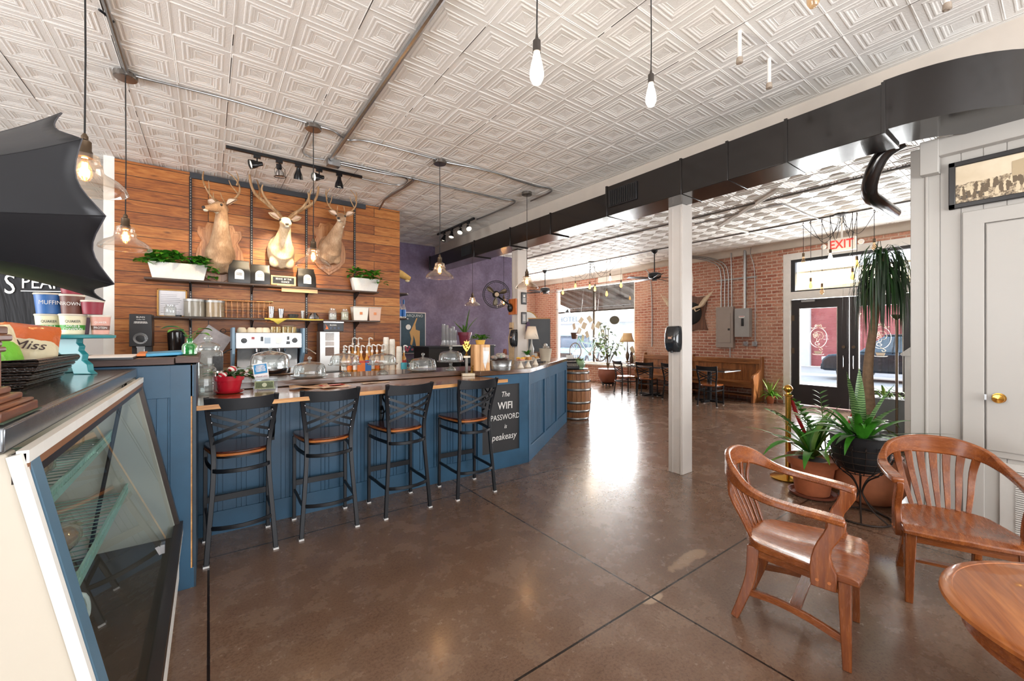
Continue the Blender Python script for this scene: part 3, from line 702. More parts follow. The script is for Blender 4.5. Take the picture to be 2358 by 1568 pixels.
def wire_shelf(z, x0, x1):
    w = M()
    for i in range(34):
        y = N0 + .08 + i * (N1 - N0 - .16) / 33; w.cyl((x0, y, z), (x1, y, z), .0025, n=4)
    for x in (x0, (x0 + x1) / 2, x1): w.cyl((x, N0 + .05, z - .004), (x, N1 - .05, z - .004), .004, n=5)
    s = mk('wire_shelf', w, SHV, cs)
    m = M(); m.b2((x1, N0 + .05, z - .012), (x1 + .008, N1 - .05, z + .012)); m.b2((x1, N0 + .05, z + .032), (x1 + .008, N1 - .05, z + .04))
    for i in range(60):
        y = N0 + .06 + i * (N1 - N0 - .12) / 59; m.b2((x1 + .002, y, z + .01), (x1 + .006, y + .006, z + .034))
    mk('shelf_edge', m, SHV, s); return s
wire_shelf(.96, -1.0, -.42); wire_shelf(.66, -1.05, -.36)
for a, b in (((-1.1, N0 + .1, .34), (-1.1, N0 + .1, 1.25)), ((-1.1, N1 - .15, .34), (-1.1, N1 - .15, 1.25)), ((-.5, N1 - .1, .34), (-.36, N1 - .1, 1.25))): mk('shelf_support', M().cyl(a, b, .009), ALD, cs)
# wrapped loaves and trays inside
BREAD = wood('bread_crust', '8a5228', 'b97a3e', 'd9a864', 'x', .6, .6); WRAP = glass('cling_wrap', 'f2ede2', .8, rough=.12, body=.22, bodycol='d8c8a8')
labs = ['wrapped loaf on the upper case shelf, nearest the shop end', 'wrapped loaf on the upper case shelf, second along', 'wrapped loaf on the upper case shelf, third along', 'wrapped loaf on the upper case shelf, farthest along',
        'wrapped pastry on the lower case shelf, nearest the viewer', 'wrapped pastry on the lower case shelf, in the middle', 'wrapped pastry on the lower case shelf, farthest away']
k = 0
for z, n_, x in ((.966, 4, -.53), (.666, 3, -.47)):
    for i in range(n_):
        y = 1.5 + i * .38
        t = thing('wrapped_loaf', labs[k], 'bread', (x, y, z), U(-.2, .2), 'wrapped bread in the display case'); k += 1
        m = M(); m.sph((0, 0, .055), .05, 12, (1.25, 2.4, .95)); mk('loaf', m, BREAD, t)
        m = M(); m.sph((0, 0, .06), .056, 10, (1.3, 2.5, 1.0)); m.leaf((0, .13, .06), (.1, 1, .3), .05, .07, 0, 0, 2); m.leaf((0, -.13, .06), (-.1, -1, .3), .05, .07, 0, 0, 2); mk('wrapping', m, WRAP, t)
lamp('case_fill_light', (-.75, 2.2, 1.2), 5, (1, .93, .8), .05, cs)  # added fill lamp without a fitting, brightens the case interior
# cutout clock keys hanging inside the glass, and a white jug on the floor pan
solo('iced_cookie', M().sph((0, 0, .05), .05, 12, (.3, 1, 1)), mat('icing', 'd9c7a0', .6), 'small pale round cookie leaning inside the case', 'cookie', (-.7, 1.9, .351))
jug = thing('white_jug', 'white plastic jug standing on the case floor', 'jug', (-.45, 2.1, .351))
mk('body', M().lathe([(.07, 0), (.08, .03), (.08, .16), (.05, .2), (.035, .24), (.035, .26)], n=16, sy=.7), mat('milky_plastic', 'dfe3da', .4), jug)
mk('handle', M().tube(smooth_pts([(.035, 0, .23), (.09, 0, .22), (.1, 0, .15), (.075, 0, .1)]), .009, 6), mat('milky_plastic', 'dfe3da', .4), jug)
m = M(); 
for k in range(9):
    a = k * .8; m.tube([(gx(1.1) - .03 + .0, 1.36 + .03 * math.cos(a) + .004 * k, 1.12 - .018 * k + .02 * math.sin(a)), (gx(1.1) - .03, 1.39 + .03 * math.cos(a + 1), 1.11 - .018 * k), (gx(1.1) - .03, 1.36 + .03 * math.cos(a + 2), 1.09 - .018 * k)], .004, 4)
solo('hanging_ornament', m, mat('tarnished_gold', '8f8668', .4, .7), 'small scrolled metal ornament hanging inside the case glass', 'ornament')

# ---- bar stools ----
BM = mat('powder_black_metal', '101319', .38, .2, .15); SW = wood('mahogany_seat', '2e1512', '4a221a', '6a3426', 'x', .2, 1, .6); SE = wood('seat_edge', '8a4a20', 'a8622e', 'c27c40', 'x', .35)
FT = mat('white_feet', 'dcdcdc', .5)
def xchair(name, label, group, H, SH, bar_stool=True, loc=(0, 0, 0), rz=0, sw=None):
    """metal cross-back chair or stool, facing +Y; SH seat height, H total height"""
    t = thing(name, label, 'bar stool' if bar_stool else 'chair', loc, rz, group)
    w = .198; bw = .158 if bar_stool else .165
    hx = [(w, -.215, 0), (w - .012, -.205, SH * .25), (bw + .004, -.185, SH * .72), (bw, -.175, SH), (bw + .012, -.185, SH + .12), (bw + .03, -.215, SH + .26), (w, -.255, H)]
    for s in (-1, 1):
        p = smooth_pts([(s * a, b, c) for a, b, c in hx], 3)
        l = mk('back_post', M().bar(p, .03, .022, (0, 1, 0)), BM, t, .003)
        mk('foot_cap', M().b2((s * w - .017, -.229, 0), (s * w + .017, -.2, .012)), FT, l)
        l = mk('leg', M().bar([(s * w, .205, .0), (s * (w - .002), .2, SH - .03)], .026, .026, (0, 1, 0)), BM, t, .003)
        mk('foot_cap', M().b2((s * w - .016, .19, 0), (s * w + .016, .222, .012)), FT, l)
    # seat: wide at the front, rounded at the back
    pl = [(-.205, .215), (.205, .215), (.205, .1), (.175, -.06), (.15, -.15), (.1, -.185), (0, -.2), (-.1, -.185), (-.15, -.15), (-.175, -.06), (-.205, .1)]
    sm = [(a * .985, b * .985 + .001) for a, b in pl]
    m = M(); m.prism(pl, SH - .022, SH - .004); mk('seat_edge', m, SE, st_ := mk('seat', M().prism(sm, SH - .004, SH + .01), SW, t, .006), .005)
    m = M(); m.prism([(a * .9, b * .9) for a, b in pl], SH - .04, SH - .022); mk('seat_frame', m, BM, t)
    # curved stretchers round sides and back
    def ring(z, nm, front=False):
        f = z / SH; pw = w - (w - bw) * max(0, f * 1.1 - .1)
        pts = smooth_pts([(w - .004, .2, z), (w - .008, .05, z), (pw, -.12, z), (pw * .86, -.215, z), (0, -.262, z), (-pw * .86, -.215, z), (-pw, -.12, z), (-(w - .008), .05, z), (-(w - .004), .2, z)], 3)
        mk(nm, M().bar(pts, .014, .026), BM, t, .003)
    if bar_stool:
        ring(.24, 'foot_ring'); ring(SH - .105, 'seat_ring')
        mk('footrest', M().bar([(-w, .205, .30), (w, .205, .30)], .014, .045), BM, t, .002)
    else: ring(SH - .12, 'seat_ring')
    # back: curved top rail and two pairs of crossing slats
    z0, z1 = SH + .075, H - .115
    def post_at(z):
        for i in range(len(hx) - 1):
            if hx[i][2] <= z <= hx[i + 1][2]:
                f = (z - hx[i][2]) / (hx[i + 1][2] - hx[i][2]); return [hx[i][j] + f * (hx[i + 1][j] - hx[i][j]) for j in range(2)]
    zt = H - .05; a = post_at(zt)
    top = M(); N = 8
    for i in range(N + 1):
        u = -1 + 2 * i / N; x = a[0] * u; yb = a[1] - .035 * (1 - u * u); dz = .012 * (u * u)
        for yy, zz in ((yb - .006, zt - .043), (yb + .006, zt - .043), (yb + .006 - .01, zt + .043 - .008 + dz), (yb - .006 - .01, zt + .043 - .008 + dz)): top.v.append((x, yy, zz))
    for i in range(N):
        for j in range(4): top.f.append([i * 4 + j, i * 4 + (j + 1) % 4, i * 4 + 4 + (j + 1) % 4, i * 4 + 4 + j])
    mk('top_rail', top, BM, t, .002)
    for s in (-1, 1):
        for dz in (0, .055):
            pA = post_at(z1 - dz); pB = post_at(z0 + .055 - dz); P = []
            for i in range(7):
                u = i / 6; x = s * (-pA[0] + (pA[0] + pB[0]) * u); y = pA[1] + (pB[1] - pA[1]) * u - .035 * 4 * u * (1 - u) + s * .004; P.append((x, y, z1 - dz + (z0 + .055 - z1) * u))
            mk('cross_slat', M().bar(P, .006, .02), BM, t)
    for s in (-1, 1):
        for zz in (z0, z0 + .055, z1 - .055, z1): p = post_at(zz); mk('bolt', M().sph((s * (p[0] - .014), p[1] - .008, zz), .005, 6), CHR, t)
    return t
sl = ['black cross-back bar stool below the red flower pot, nearest the display case', 'black cross-back bar stool in front of the open brown menus, second from the case',
      'black cross-back bar stool between the menus and the lettered board, third from the case', 'black cross-back bar stool in front of the gold trophy, half over the lettered board']
s0 = xchair('bar_stool', sl[0], 'bar stools along the counter', 1.105, .715, loc=(.182, 3.545, 0), rz=R(1))
for lab, x, y, rz in ((sl[1], .755, 3.565, -2), (sl[2], 1.363, 3.55, 1), (sl[3], 2.04, 3.53, -3)): dup(s0, (x, y, 0), R(rz), lab)
# ================= board wall, mounts, shelves, back bar =================
YW = 6.64
BW = boards('stained_pine_boards', 'xz', ('6e3816', 'a2602a', 'c68a4a', '3e1d0e'), 3.4, .142, .0035)
m = M(); m.b2((-.885, YW, 0), (2.565, YW + .14, 3.58)); struct('wall_boards', m, BW)
m = M(); m.b2((-.98, YW + .01, .9), (-.886, YW + .13, 3.6)); struct('trim_10', m, WHT)
m = M(); m.b2((-.19, YW - .03, 3.505), (2.0, YW - .002, 3.575)); solo('header_board', m, mat('charcoal_board', '33373d', .6), 'long charcoal board fixed along the top of the plank wall', 'board')
SLOT = mat('slotted_black_steel', '1c1c1f', .4, .4)
sx = [-.182, .473, 1.151, 1.833]
sb = [.95, .95, 1.24, .95]
stl = ['leftmost black slotted shelf upright on the plank wall', 'black slotted shelf upright between the first two deer mounts', 'black slotted shelf upright behind the right pendant, ending beside the coffee machine', 'rightmost black slotted shelf upright on the plank wall']
for i, x in enumerate(sx):
    t = thing('shelf_upright', stl[i], 'shelf upright', (x, YW - .012, 0), group='slotted uprights on the plank wall')
    mk('channel', M().b2((-.014, -.012, sb[i]), (.014, .011, 3.52)), SLOT, t)
    q = M(); z = sb[i] + .02
    while z < 3.5: q.b2((-.004, -.0135, z), (.004, -.012, z + .02)); z += .034
    mk('slots', q, mat('bright_slot', '8f8a84', .4, .6), t)
SHW = wood('dark_shelf_wood', '2c201a', '45342a', '5f4a3c', 'x', .5)
def shelf(x0, x1, z, lab):
    t = thing('wall_shelf', lab, 'shelf', (x0, YW, z))
    mk('board', M().b2((0, -.30, -.022), (x1 - x0, -.028, 0)), SHW, t, .002)
    for x in sx:
        if x0 < x < x1 + .05: mk('bracket', M().prism([(-.03, -.022), (-.27, -.022), (-.27, -.032), (-.05, -.11), (-.03, -.12)], x - x0 - .006, x - x0 + .006, 'x'), SLOT, t)
    return t
S1 = at(352, 640, y=YW - .3).x; 
shelf(-.60, 2.12, 2.185, 'upper dark wooden shelf on the plank wall, under the deer mounts')
shelf(-.57, 2.14, 1.735, 'lower dark wooden shelf on the plank wall, above the coffee machines')
YS = YW - .17
# --- planters on the upper shelf
POT = mat('white_basket_weave', 'e8e6e2', .5, 0, .1, 50, .8, 70)
GRN = mat('leaf_green', '3f8a22', .4, 0, .45, 14); GRN2 = mat('bright_leaf_green', '62a82c', .4, 0, .5, 10); DGR = mat('dark_leaf_green', '27501f', .4, 0, .4, 12); VAR = mat('variegated_leaf', '9fc45a', .42, 0, .55, 22)
STEM = mat('green_stem', '4f6a2a', .6)
def heart(m, p, L, up=.4):
    a = U(0, 2 * PI); m.leaf(p, (math.cos(a), math.sin(a), up), L, L * .75, U(.3, 1.1), .3, 5, shape='heart')
def planter(x, L, lab, n, spill):
    t = thing('planter', lab, 'potted plant', (x, YS, 2.19))
    m = M(); w0, w1 = L / 2 - .04, L / 2; h = .19
    m.add([(-w0, -.06, 0), (w0, -.06, 0), (w0, .06, 0), (-w0, .06, 0), (-w1, -.085, h), (w1, -.085, h), (w1, .085, h), (-w1, .085, h)],
          [(3, 2, 1, 0), (0, 1, 5, 4), (1, 2, 6, 5), (2, 3, 7, 6), (3, 0, 4, 7)])
    mk('trough', m, POT, t, solid=.008, smooth=.5)
    mk('soil', M().b2((-w1 + .01, -.075, h - .03), (w1 - .01, .075, h - .015)), SOIL, t)
    for nm, ma, k in (('leaves', GRN, n), ('bright_leaves', GRN2, n // 2)):
        f = M()
        for i in range(k):
            px = U(-w1, w1) * 1.05; heart(f, (px, U(-.1, .09), h + U(-.02, .12)), U(.08, .13), U(-.1, .9))
        for (sx_, z_) in spill: heart(f, (sx_ + U(-.04, .04), -.08 + U(-.03, .05), h + z_ + U(-.05, .04)), U(.07, .11), U(-.2, .5))
        mk(nm, f, ma, t)
    return t
planter(at(412, 620, y=YS).x, .56, 'long white woven trough of trailing pothos, left end of the upper shelf', 90, [(.3, -.02), (.33, -.08), (.3, -.12), (.28, 0), (-.3, .05), (-.34, .02)] * 2)
planter(at(840, 650, y=YS).x, .40, 'smaller white trough of variegated pothos, right end of the upper shelf', 40, [(-.2, .12), (-.15, .17), (.22, -.01), (.25, -.04)])
# --- coffee bags
BAG = mat('black_foil_bag', '161515', .33, .0, .3, 9, .5, 14)
def bag(px, lab, hgt, lean=0):
    t = thing('coffee_bag', lab, 'coffee bag', (at(px, 650, y=YS - .02).x, YS - .02, 2.186), U(-.15, .15), 'black coffee bags on the upper shelf')
    m = M(); rows = [(.115, .06, 0), (.12, .065, .04), (.118, .06, hgt * .55), (.11, .045, hgt * .72), (.105, .012, hgt * .92), (.108, .008, hgt)]
    for a, b, z in rows: m.v += [(-a, -b, z), (0, -b - .012, z), (a, -b, z), (a * 1.04, 0, z), (a, b, z), (0, b + .008, z), (-a, b, z), (-a * 1.04, 0, z)]
    for j in range(len(rows) - 1):
        for i in range(8): m.f.append([j * 8 + i, j * 8 + (i + 1) % 8, j * 8 + 8 + (i + 1) % 8, j * 8 + 8 + i])
    m.f.append(list(range(8))[::-1]); m.f.append([40 + i for i in range(8)])
    mk('pouch', m, BAG, t, smooth=.4, sub=0)
    lb = M(); lb.prism([(-.05, .05), (.05, .05), (.05, .13)] + [(.05 * math.cos(a), .13 + .05 * math.sin(a)) for a in [PI * i / 8 for i in range(1, 8)]] + [(-.05, .13)], -.083, -.079, 'y')
    l = mk('paper_label', lb, WHT, t, label='white arched paper label'); scribble(l, -.035, .035, .125, -.083, .010, 2, mat('grey_print', '8a8884', .7), 'label_print')
    mk('clip_band', M().b2((-.1, -.014, hgt * .955), (.1, .014, hgt * .97)), BLK, t); return t
bag(551, 'black foil coffee bag with white label, leftmost on the upper shelf', .30)
bag(599, 'black foil coffee bag with white label, touching the left bag', .27)
bag(704, 'black foil coffee bag with white label, under the glass pendant shade', .27)
# letter board
t = thing('letter_board', 'small framed letter board reading beans by the ounce, between the coffee bags', 'letter board', (at(653, 655, y=YS - .06).x, YS - .06, 2.186))
LW = mat('pale_beech', 'e0b987', .5)
m = M(); m.b2((-.15, -.01, .012), (.15, .008, .03)); m.b2((-.15, -.01, .12), (.15, .008, .138)); m.b2((-.15, -.01, .012), (-.13, .008, .138)); m.b2((.13, -.01, .012), (.15, .008, .138)); mk('frame', m, LW, t, .001)
f_ = mk('felt', M().b2((-.131, -.004, .029), (.131, .004, .121)), BLK, t); mk('foot', M().b2((-.08, -.03, 0), (.08, .03, .013)), LW, t)
txt('BEANS  BY THE', .033, WHT, f_, (0, -.0055, .094), FY, sx_=.85); txt('OUNCE', .033, WHT, f_, (.02, -.0055, .056), FY, sx_=.85)
solo('hanging_sign_board', M().b2((0, 0, 0), (.45, .012, .05)), LW, 'thin pale wooden strip under the upper shelf behind the letter board', 'board', (.80, YW - .28, 2.107))

# --- lower shelf items
Z2 = 1.736
def shx(px, y=YS): return at(px, 720, y=y).x
t = thing('framed_notice', 'gilt framed white menu sheet leaning at the left end of the lower shelf', 'picture frame', (shx(397, YW - .06), YW - .06, Z2))
GILT = mat('gilt_frame', 'b98a4a', .45, .5, .3, 60, .5)
w, h = .145, .34
for a, b in (((-w, -.015, 0), (-w + .018, .012, h)), ((w - .018, -.015, 0), (w, .012, h)), ((-w, -.015, 0), (w, .012, .018)), ((-w, -.015, h - .018), (w, .012, h))): mk('frame_rail', M().b2(a, b), GILT, t, .004)
pp = mk('sheet', M().b2((-w + .015, -.004, .015), (w - .015, .004, h - .015)), mat('paper', 'e9e7ea', .7), t)
ln = M()
for i in range(11): ln.b2((-w + .035, -.006, h - .07 - i * .022), (-w + .035 + U(.12, .2), -.004, h - .067 - i * .022))
mk('handwriting', ln, mat('pencil_grey', '8a8890', .8), pp)
JG = glass('jar_glass', 'f2f6f6', .4, body=.08)
def jar(name, lab, px, r, h, fill=None, fh=.5, lid=None, y=YS - .05, neck=True, z=Z2, cat='jar', group=None):
    t = thing(name, lab, cat, (shx(px, y), y, z), group=group)
    pr = [(r * .92, 0), (r, .01), (r, h * .72), (r * .96, h * .78), (r * .72, h * .86), (r * .74, h)] if neck else [(r, 0), (r * 1.01, .01), (r, h)]
    mk('glass_body', M().lathe(pr, n=28, cap=False), JG if neck else glass('canister_glass', 'f2f2ee', .12, rough=.1, body=.25, bodycol='b8b4ac'), t)
    if fill: mk('contents', M().lathe([(r * .97, .006), (r * .97, h * fh * .97), (r * .6, h * fh)], n=16), fill, t)
    if lid: mk('lid', M().lathe([(r * .8 if neck else r * 1.03, h - .015), (r * .82 if neck else r * 1.05, h + .012), (.001, h + .014)], n=20), lid, t)
    return t
jar('mason_jar', 'empty clear mason jar in front of the gilt frame', 392, .058, .14, lid=None, y=YS - .08)
solo('jar_lid', M().lathe([(.03, 0), (.03, .02), (.001, .022)], n=14), BLK, 'small black lid lying beside the empty mason jar', 'lid', (shx(411, YS - .08), YS - .08, Z2))
jar('glass_canister', 'wide glass canister of pale grey powder with steel lid, lower shelf', 448, .105, .205, mat('grey_powder', 'a8a298', .9), .95, mat('dull_steel_lid', 'b4b4b2', .45, .6), neck=False, cat='canister')
jar('glass_canister', 'wide glass canister of tan raw sugar with steel lid, lower shelf', 495, .10, .20, mat('raw_sugar', 'c9a878', .9, 0, .3, 40), .95, MC['dull_steel_lid'], neck=False, cat='canister')
# wire basket
t = thing('wire_basket', 'open brass wire basket in the middle of the lower shelf', 'basket', (shx(564), YS, Z2)); bm_ = mat('copper_wire', 'a8744a', .35, .8)
m = M(); L, D, Hh = .31, .12, .22
for z, sh in ((.004, .05), (.07, .02), (.14, 0.0)): m.tube([(-L + sh, -D, z), (L - sh, -D, z), (L - sh, D, z), (-L + sh, D, z)], .0025, 5, closed=True)
for i in range(10):
    x = -L + .05 + i * (2 * L - .1) / 9; m.tube([(x * 1.04, -D, Hh), (x, -D, .1), (x, -D, .004), (x, D, .004), (x * 1.04, D, Hh)], .0022, 4)
mk('wires', m, bm_, t)
mk('rim', M().tube([(-L, -D, Hh), (L, -D, Hh), (L, D, Hh), (-L, D, Hh)], .006, 6, closed=True), bm_, t)
# cups, tins, cloth
CLOTH = mat('yellow_cloth', 'e8cf5a', .85)
m = M(); nx, ny = 14, 5; x0 = shx(607); x1 = shx(740)
for i in range(nx + 1):
    for j in range(ny + 1):
        u = i / nx; v = j / ny; z = Z2 + .004 + .004 * math.sin(9 * u + 4 * v); y = YS + .07 - .25 * v
        if v > .99: z -= .015 + (.07 * max(0, 1 - abs(u - .22) * 9)); y = YW - .306
        m.v.append((x0 + (x1 - x0) * u, y, z))
for i in range(nx):
    for j in range(ny): a = i * (ny + 1) + j; m.f.append([a, a + 1, a + ny + 2, a + ny + 1])
solo('cloth', m, CLOTH, 'yellow cloth spread on the lower shelf under the metal cups', 'cloth', solid=.003)
for px, r, h, lb in ((624, .045, .15, 'taller steel shaker cup on the yellow cloth'), (647, .042, .125, 'shorter steel shaker cup on the yellow cloth')):
    solo('steel_cup', M().lathe([(r * .7, 0), (r, h), (r * .95, h), (r * .66, .006)], n=20), CHR, lb, 'cup', (shx(px, YS - .03), YS - .03, Z2 + .012), group='steel cups on the lower shelf')
t = thing('spice_tin', 'low dark glass tub with clasp on the yellow cloth', 'tub', (shx(675, YS - .05), YS - .05, Z2 + .012)); mk('bowl', M().lathe([(.05, 0), (.06, .03), (.065, .055), (.05, .06)], n=18), mat('smoke_glass', '4a4a46', .15), t); mk('band', M().lathe([(.066, .03), (.068, .045)], n=18), BLK, t)
solo('shot_glass', M().lathe([(.022, 0), (.028, .11), (.026, .11), (.02, .01)], n=16), JG, 'small clear measuring glass standing on the yellow cloth', 'glass', (shx(697, YS - .05), YS - .05, Z2 + .012))
t = thing('steel_pan', 'upturned small steel pan with black handle on the yellow cloth', 'pan', (shx(722, YS - .04), YS - .04, Z2 + .012)); mk('bowl', M().lathe([(.085, 0), (.08, .03), (.05, .075), (.001, .08)], n=20), CHR, t); mk('handle', M().b2((-.012, -.11, .0), (.008, -.06, .085)), BLK, t, .003)
PK = mat('sugar_packets', 'e9e4da', .8, 0, .4, 60)
jar('preserve_jar', 'glass jar half full of white packets, left of the pair on the lower shelf', 766, .055, .17, PK, .5)
jar('preserve_jar', 'glass jar full of paper tea bags, right of the pair on the lower shelf', 794, .052, .165, mat('tea_bags', 'dcd6b8', .8, 0, .5, 50), .75)
FROST = mat('frosted_plastic', 'e6e0d8', .45, trans=.35)
for px, w, lb, c in ((828, .115, 'frosted plastic tub of white powder, left of the two tubs', 'f0ebe2'), (860, .095, 'frosted plastic tub with reddish contents, right end of the lower shelf', 'd9b8a4')):
    t = thing('storage_tub', lb, 'tub', (shx(px), YS, Z2), group='plastic tubs on the lower shelf')
    m = M(); m.add([(-w * .85, -.07, 0), (w * .85, -.07, 0), (w * .85, .07, 0), (-w * .85, .07, 0), (-w, -.085, .2), (w, -.085, .2), (w, .085, .2), (-w, .085, .2)], [(3, 2, 1, 0), (4, 5, 6, 7), (0, 1, 5, 4), (1, 2, 6, 5), (2, 3, 7, 6), (3, 0, 4, 7)])
    mk('body', m, mat('tub_' + c, c, .5), t, .006); mk('lid', M().b2((-w - .004, -.09, .198), (w + .004, .09, .212)), FROST, t, .003); mk('sticker', M().b2((-.02, -.083, .09), (.02, -.081, .13)), mat('orange_sticker', 'd98a5a', .6), t)

# --- deer mounts: one continuous remeshed body each
def fur(name, a, b, c):
    g = NT(name); s = g.n('ShaderNodeSeparateXYZ'); g.l(g.c, s.inputs[0]); n = g.noise(6, None, 5); f2 = g.noise(90, g.mp((1, 1, .25)), 3)
    cl = g.ramp(g.math('ADD', g.math('MULTIPLY', n, .7), g.math('MULTIPLY', f2, .3)), [(.35, a), (.5, b), (.68, c)]); g.set(cl, .85); g.bump(f2, .35, .004); return g.m
FUR = fur('deer_coat', '8a6c52', 'ae8c6c', 'cfb496'); FUR2 = fur('pale_deer_coat', 'b89a72', 'dcc09a', 'f0e2c8')
WHF = mat('white_throat_fur', 'e6dcc8', .9, 0, .15, 20); EARI = mat('inner_ear', 'e2c8b2', .8); EYE = mat('glass_eye', '120c08', .05, coat=1.0); NOSE = mat('dark_nose', '2a2220', .4)
ANT = wood('antler', '7a5c3c', 'a8835a', 'd0b088', 'z', .5); PLQ = wood('red_oak_plaque', '86502c', 'ac7446', 'cc9868', 'z', .3, 1, .4)
def loft(m, secs, n=14):
    """secs: (centre, normal direction, rx, ry)"""
    k = len(m.v)
    for c, d, rx, ry in secs:
        d = Vector(d).normalized(); s_ = Vector((1, 0, 0)); s_ = (s_ - d * s_.dot(d)).normalized(); u = d.cross(s_)
        for i in range(n):
            a = 2 * PI * i / n; m.v.append(tuple(Vector(c) + s_ * rx * math.cos(a) + u * ry * math.sin(a)))
    for j in range(len(secs) - 1):
        for i in range(n): a = k + j * n + i; b = k + j * n + (i + 1) % n; m.f.append([a, b, b + n, a + n])
    m.f.append([k + i for i in range(n)][::-1]); m.f.append([k + (len(secs) - 1) * n + i for i in range(n)])
def deer(lab, x, z, coat, neck, yaw, antl, plaque=True, S=1.0, body_yaw=0):
    """shoulder mount on the wall; local: wall at y=0, facing -Y"""
    t = thing('deer_mount', lab, 'mounted deer head', (x, YW - .015, z), 0, scale=S)
    body = M(); (nx, ny, nz) = neck                       # top of the neck
    h0 = Vector((nx, ny, nz))
    loft(body, [((0, .0, -.06), (0, -1, .1), .15, .23), ((0, -.07, -.05), (0, -1, .25), .155, .225), ((nx * .12, -.14, -.03), (0, -.85, .6), .135, .18), ((nx * .35, ny * .62, nz * .38), (nx, -.3, 1), .095, .125),
                ((nx * .65, ny * .82, nz * .68), (nx, -.12, 1), .074, .098), ((nx * .95, ny * .98, nz * .93), (0, -.1, 1), .062, .085), ((nx, ny, nz + .045), (0, -.3, 1), .05, .06)], 18)
    for s in (-1, 1): body.sph((s * .085, -.13, -.2), .06, 10, (1, 1, 1.3))
    body.sph((0, -.10, -.23), .05, 10)
    rot = Matrix.Translation(h0) @ Matrix.Rotation(yaw, 4, 'Z')
    hd = M()
    loft(hd, [((0, .055, .04), (0, -1, .0), .045, .05), ((0, .0, .042), (0, -1, -.1), .066, .075), ((0, -.06, .036), (0, -1, -.2), .068, .068), ((0, -.13, .008), (0, -1, -.3), .05, .05), ((0, -.20, -.018), (0, -1, -.3), .034, .036),
              ((0, -.25, -.034), (0, -1, -.3), .03, .03), ((0, -.272, -.04), (0, -1, -.3), .02, .02)], 14)
    body.add(hd.v, hd.f, rot)
    bo = mk('body', body, coat, t); q = bo.modifiers.new('fuse', 'REMESH'); q.mode = 'VOXEL'; q.voxel_size = .011; q.use_smooth_shade = True
    q = bo.modifiers.new('smooth', 'SMOOTH'); q.iterations = 6; q.factor = .6
    th = M(); th.sph((0, -.075, -.012), .052, 10, (.72, 1.3, .55)); th.sph((0, -.245, -.055), .024, 10, (.9, 1.1, .6)); th.sph((0, -.01, -.062), .05, 10, (.8, .75, .9)); mk('throat_patch', M().add(th.v, th.f, rot), WHF, t)
    mk('nose', M().add(*(lambda z: (z.v, z.f))(M().sph((0, -.276, -.03), .02, 10, (1, .7, .85))), rot), NOSE, t)
    for s in (-1, 1):
        mk('eye', M().add(*(lambda z: (z.v, z.f))(M().sph((s * .058, -.085, .055), .0155, 10)), rot), EYE, t)
        e = M(); e.leaf((s * .05, .01, .075), (s * 1.0, .05, .62), .15, .085, .1, .75, 7, up=(0, -1, .3), shape='oval'); ear = mk('ear', M().add(e.v, e.f, rot), coat, t, solid=.006)
        e = M(); e.leaf((s * .062, -.006, .085), (s * 1.0, .05, .62), .115, .055, .1, .75, 6, up=(0, -1, .3), shape='oval'); mk('ear_lining', M().add(e.v, e.f, rot), EARI, ear)
        a = M()
        for pts, r0, r1 in antl:
            P = smooth_pts([(s * p[0], p[1], p[2]) for p in pts], 4); n = len(P); a.tube(P, [r0 + (r1 - r0) * (i / (n - 1)) ** 1.3 for i in range(n)], 8)
        mk('antler', M().add(a.v, a.f, rot), ANT, t)
    if plaque:
        o = [(0, .37), (.06, .33), (.14, .34), (.17, .27), (.24, .28), (.25, .2), (.2, .12), (.25, .02), (.27, -.1), (.25, -.22), (.17, -.32), (.08, -.38), (0, -.43)]
        full = o + [(-a, b) for a, b in o[::-1][1:-1]]
        full = [(a * .9, b - .0) for a, b in full]
        p = mk('plaque', M().prism(full, -.012, .012, 'y'), PLQ, t, .004)
        mk('plaque_face', M().prism([(a * .88, b * .9) for a, b in full], -.02, -.01, 'y'), PLQ, p, .004)
    return t
main = [(.035, -.0, .09), (.07, .03, .13), (.15, .04, .19), (.2, .02, .28), (.19, -.05, .37), (.13, -.11, .43)]
wt = [(main, .014, .004), ([(.19, -.02, .3), (.21, -.02, .38), (.19, -.03, .46)], .009, .003), ([(.17, .03, .22), (.13, -.03, .3), (.12, -.05, .35)], .008, .003), ([(.045, 0, .1), (.05, -.06, .14), (.04, -.08, .2)], .008, .003)]
ax = [([(.035, 0, .09), (.09, .02, .17), (.2, .03, .26), (.32, .02, .36), (.37, 0, .52), (.36, -.02, .68)], .024, .009), ([(.05, -.01, .11), (.12, -.05, .18), (.2, -.08, .27), (.25, -.09, .37), (.24, -.09, .44)], .02, .007), ([(.28, .03, .33), (.27, .06, .42), (.30, .07, .54)], .015, .006)]
d1 = at(512, 560, y=YW - .1); deer('deer mount with forked antlers on a shield plaque, head turned left', d1.x - .02, d1.z - .1, FUR, (.01, -.27, .42), R(-38), wt, True, 1.08)
d2 = at(655, 560, y=YW - .1); deer('pale spotlit deer mount with long sweeping antlers, middle of the plank wall', d2.x - .04, d2.z - .06, FUR2, (.02, -.28, .22), R(-4), ax, False, 1.1)
d3 = at(765, 560, y=YW - .1); deer('smaller deer mount on a leaning oak plaque, right of the three heads', d3.x - .03, d3.z - .04, FUR, (.10, -.34, .32), R(-22), wt, True, 1.0)

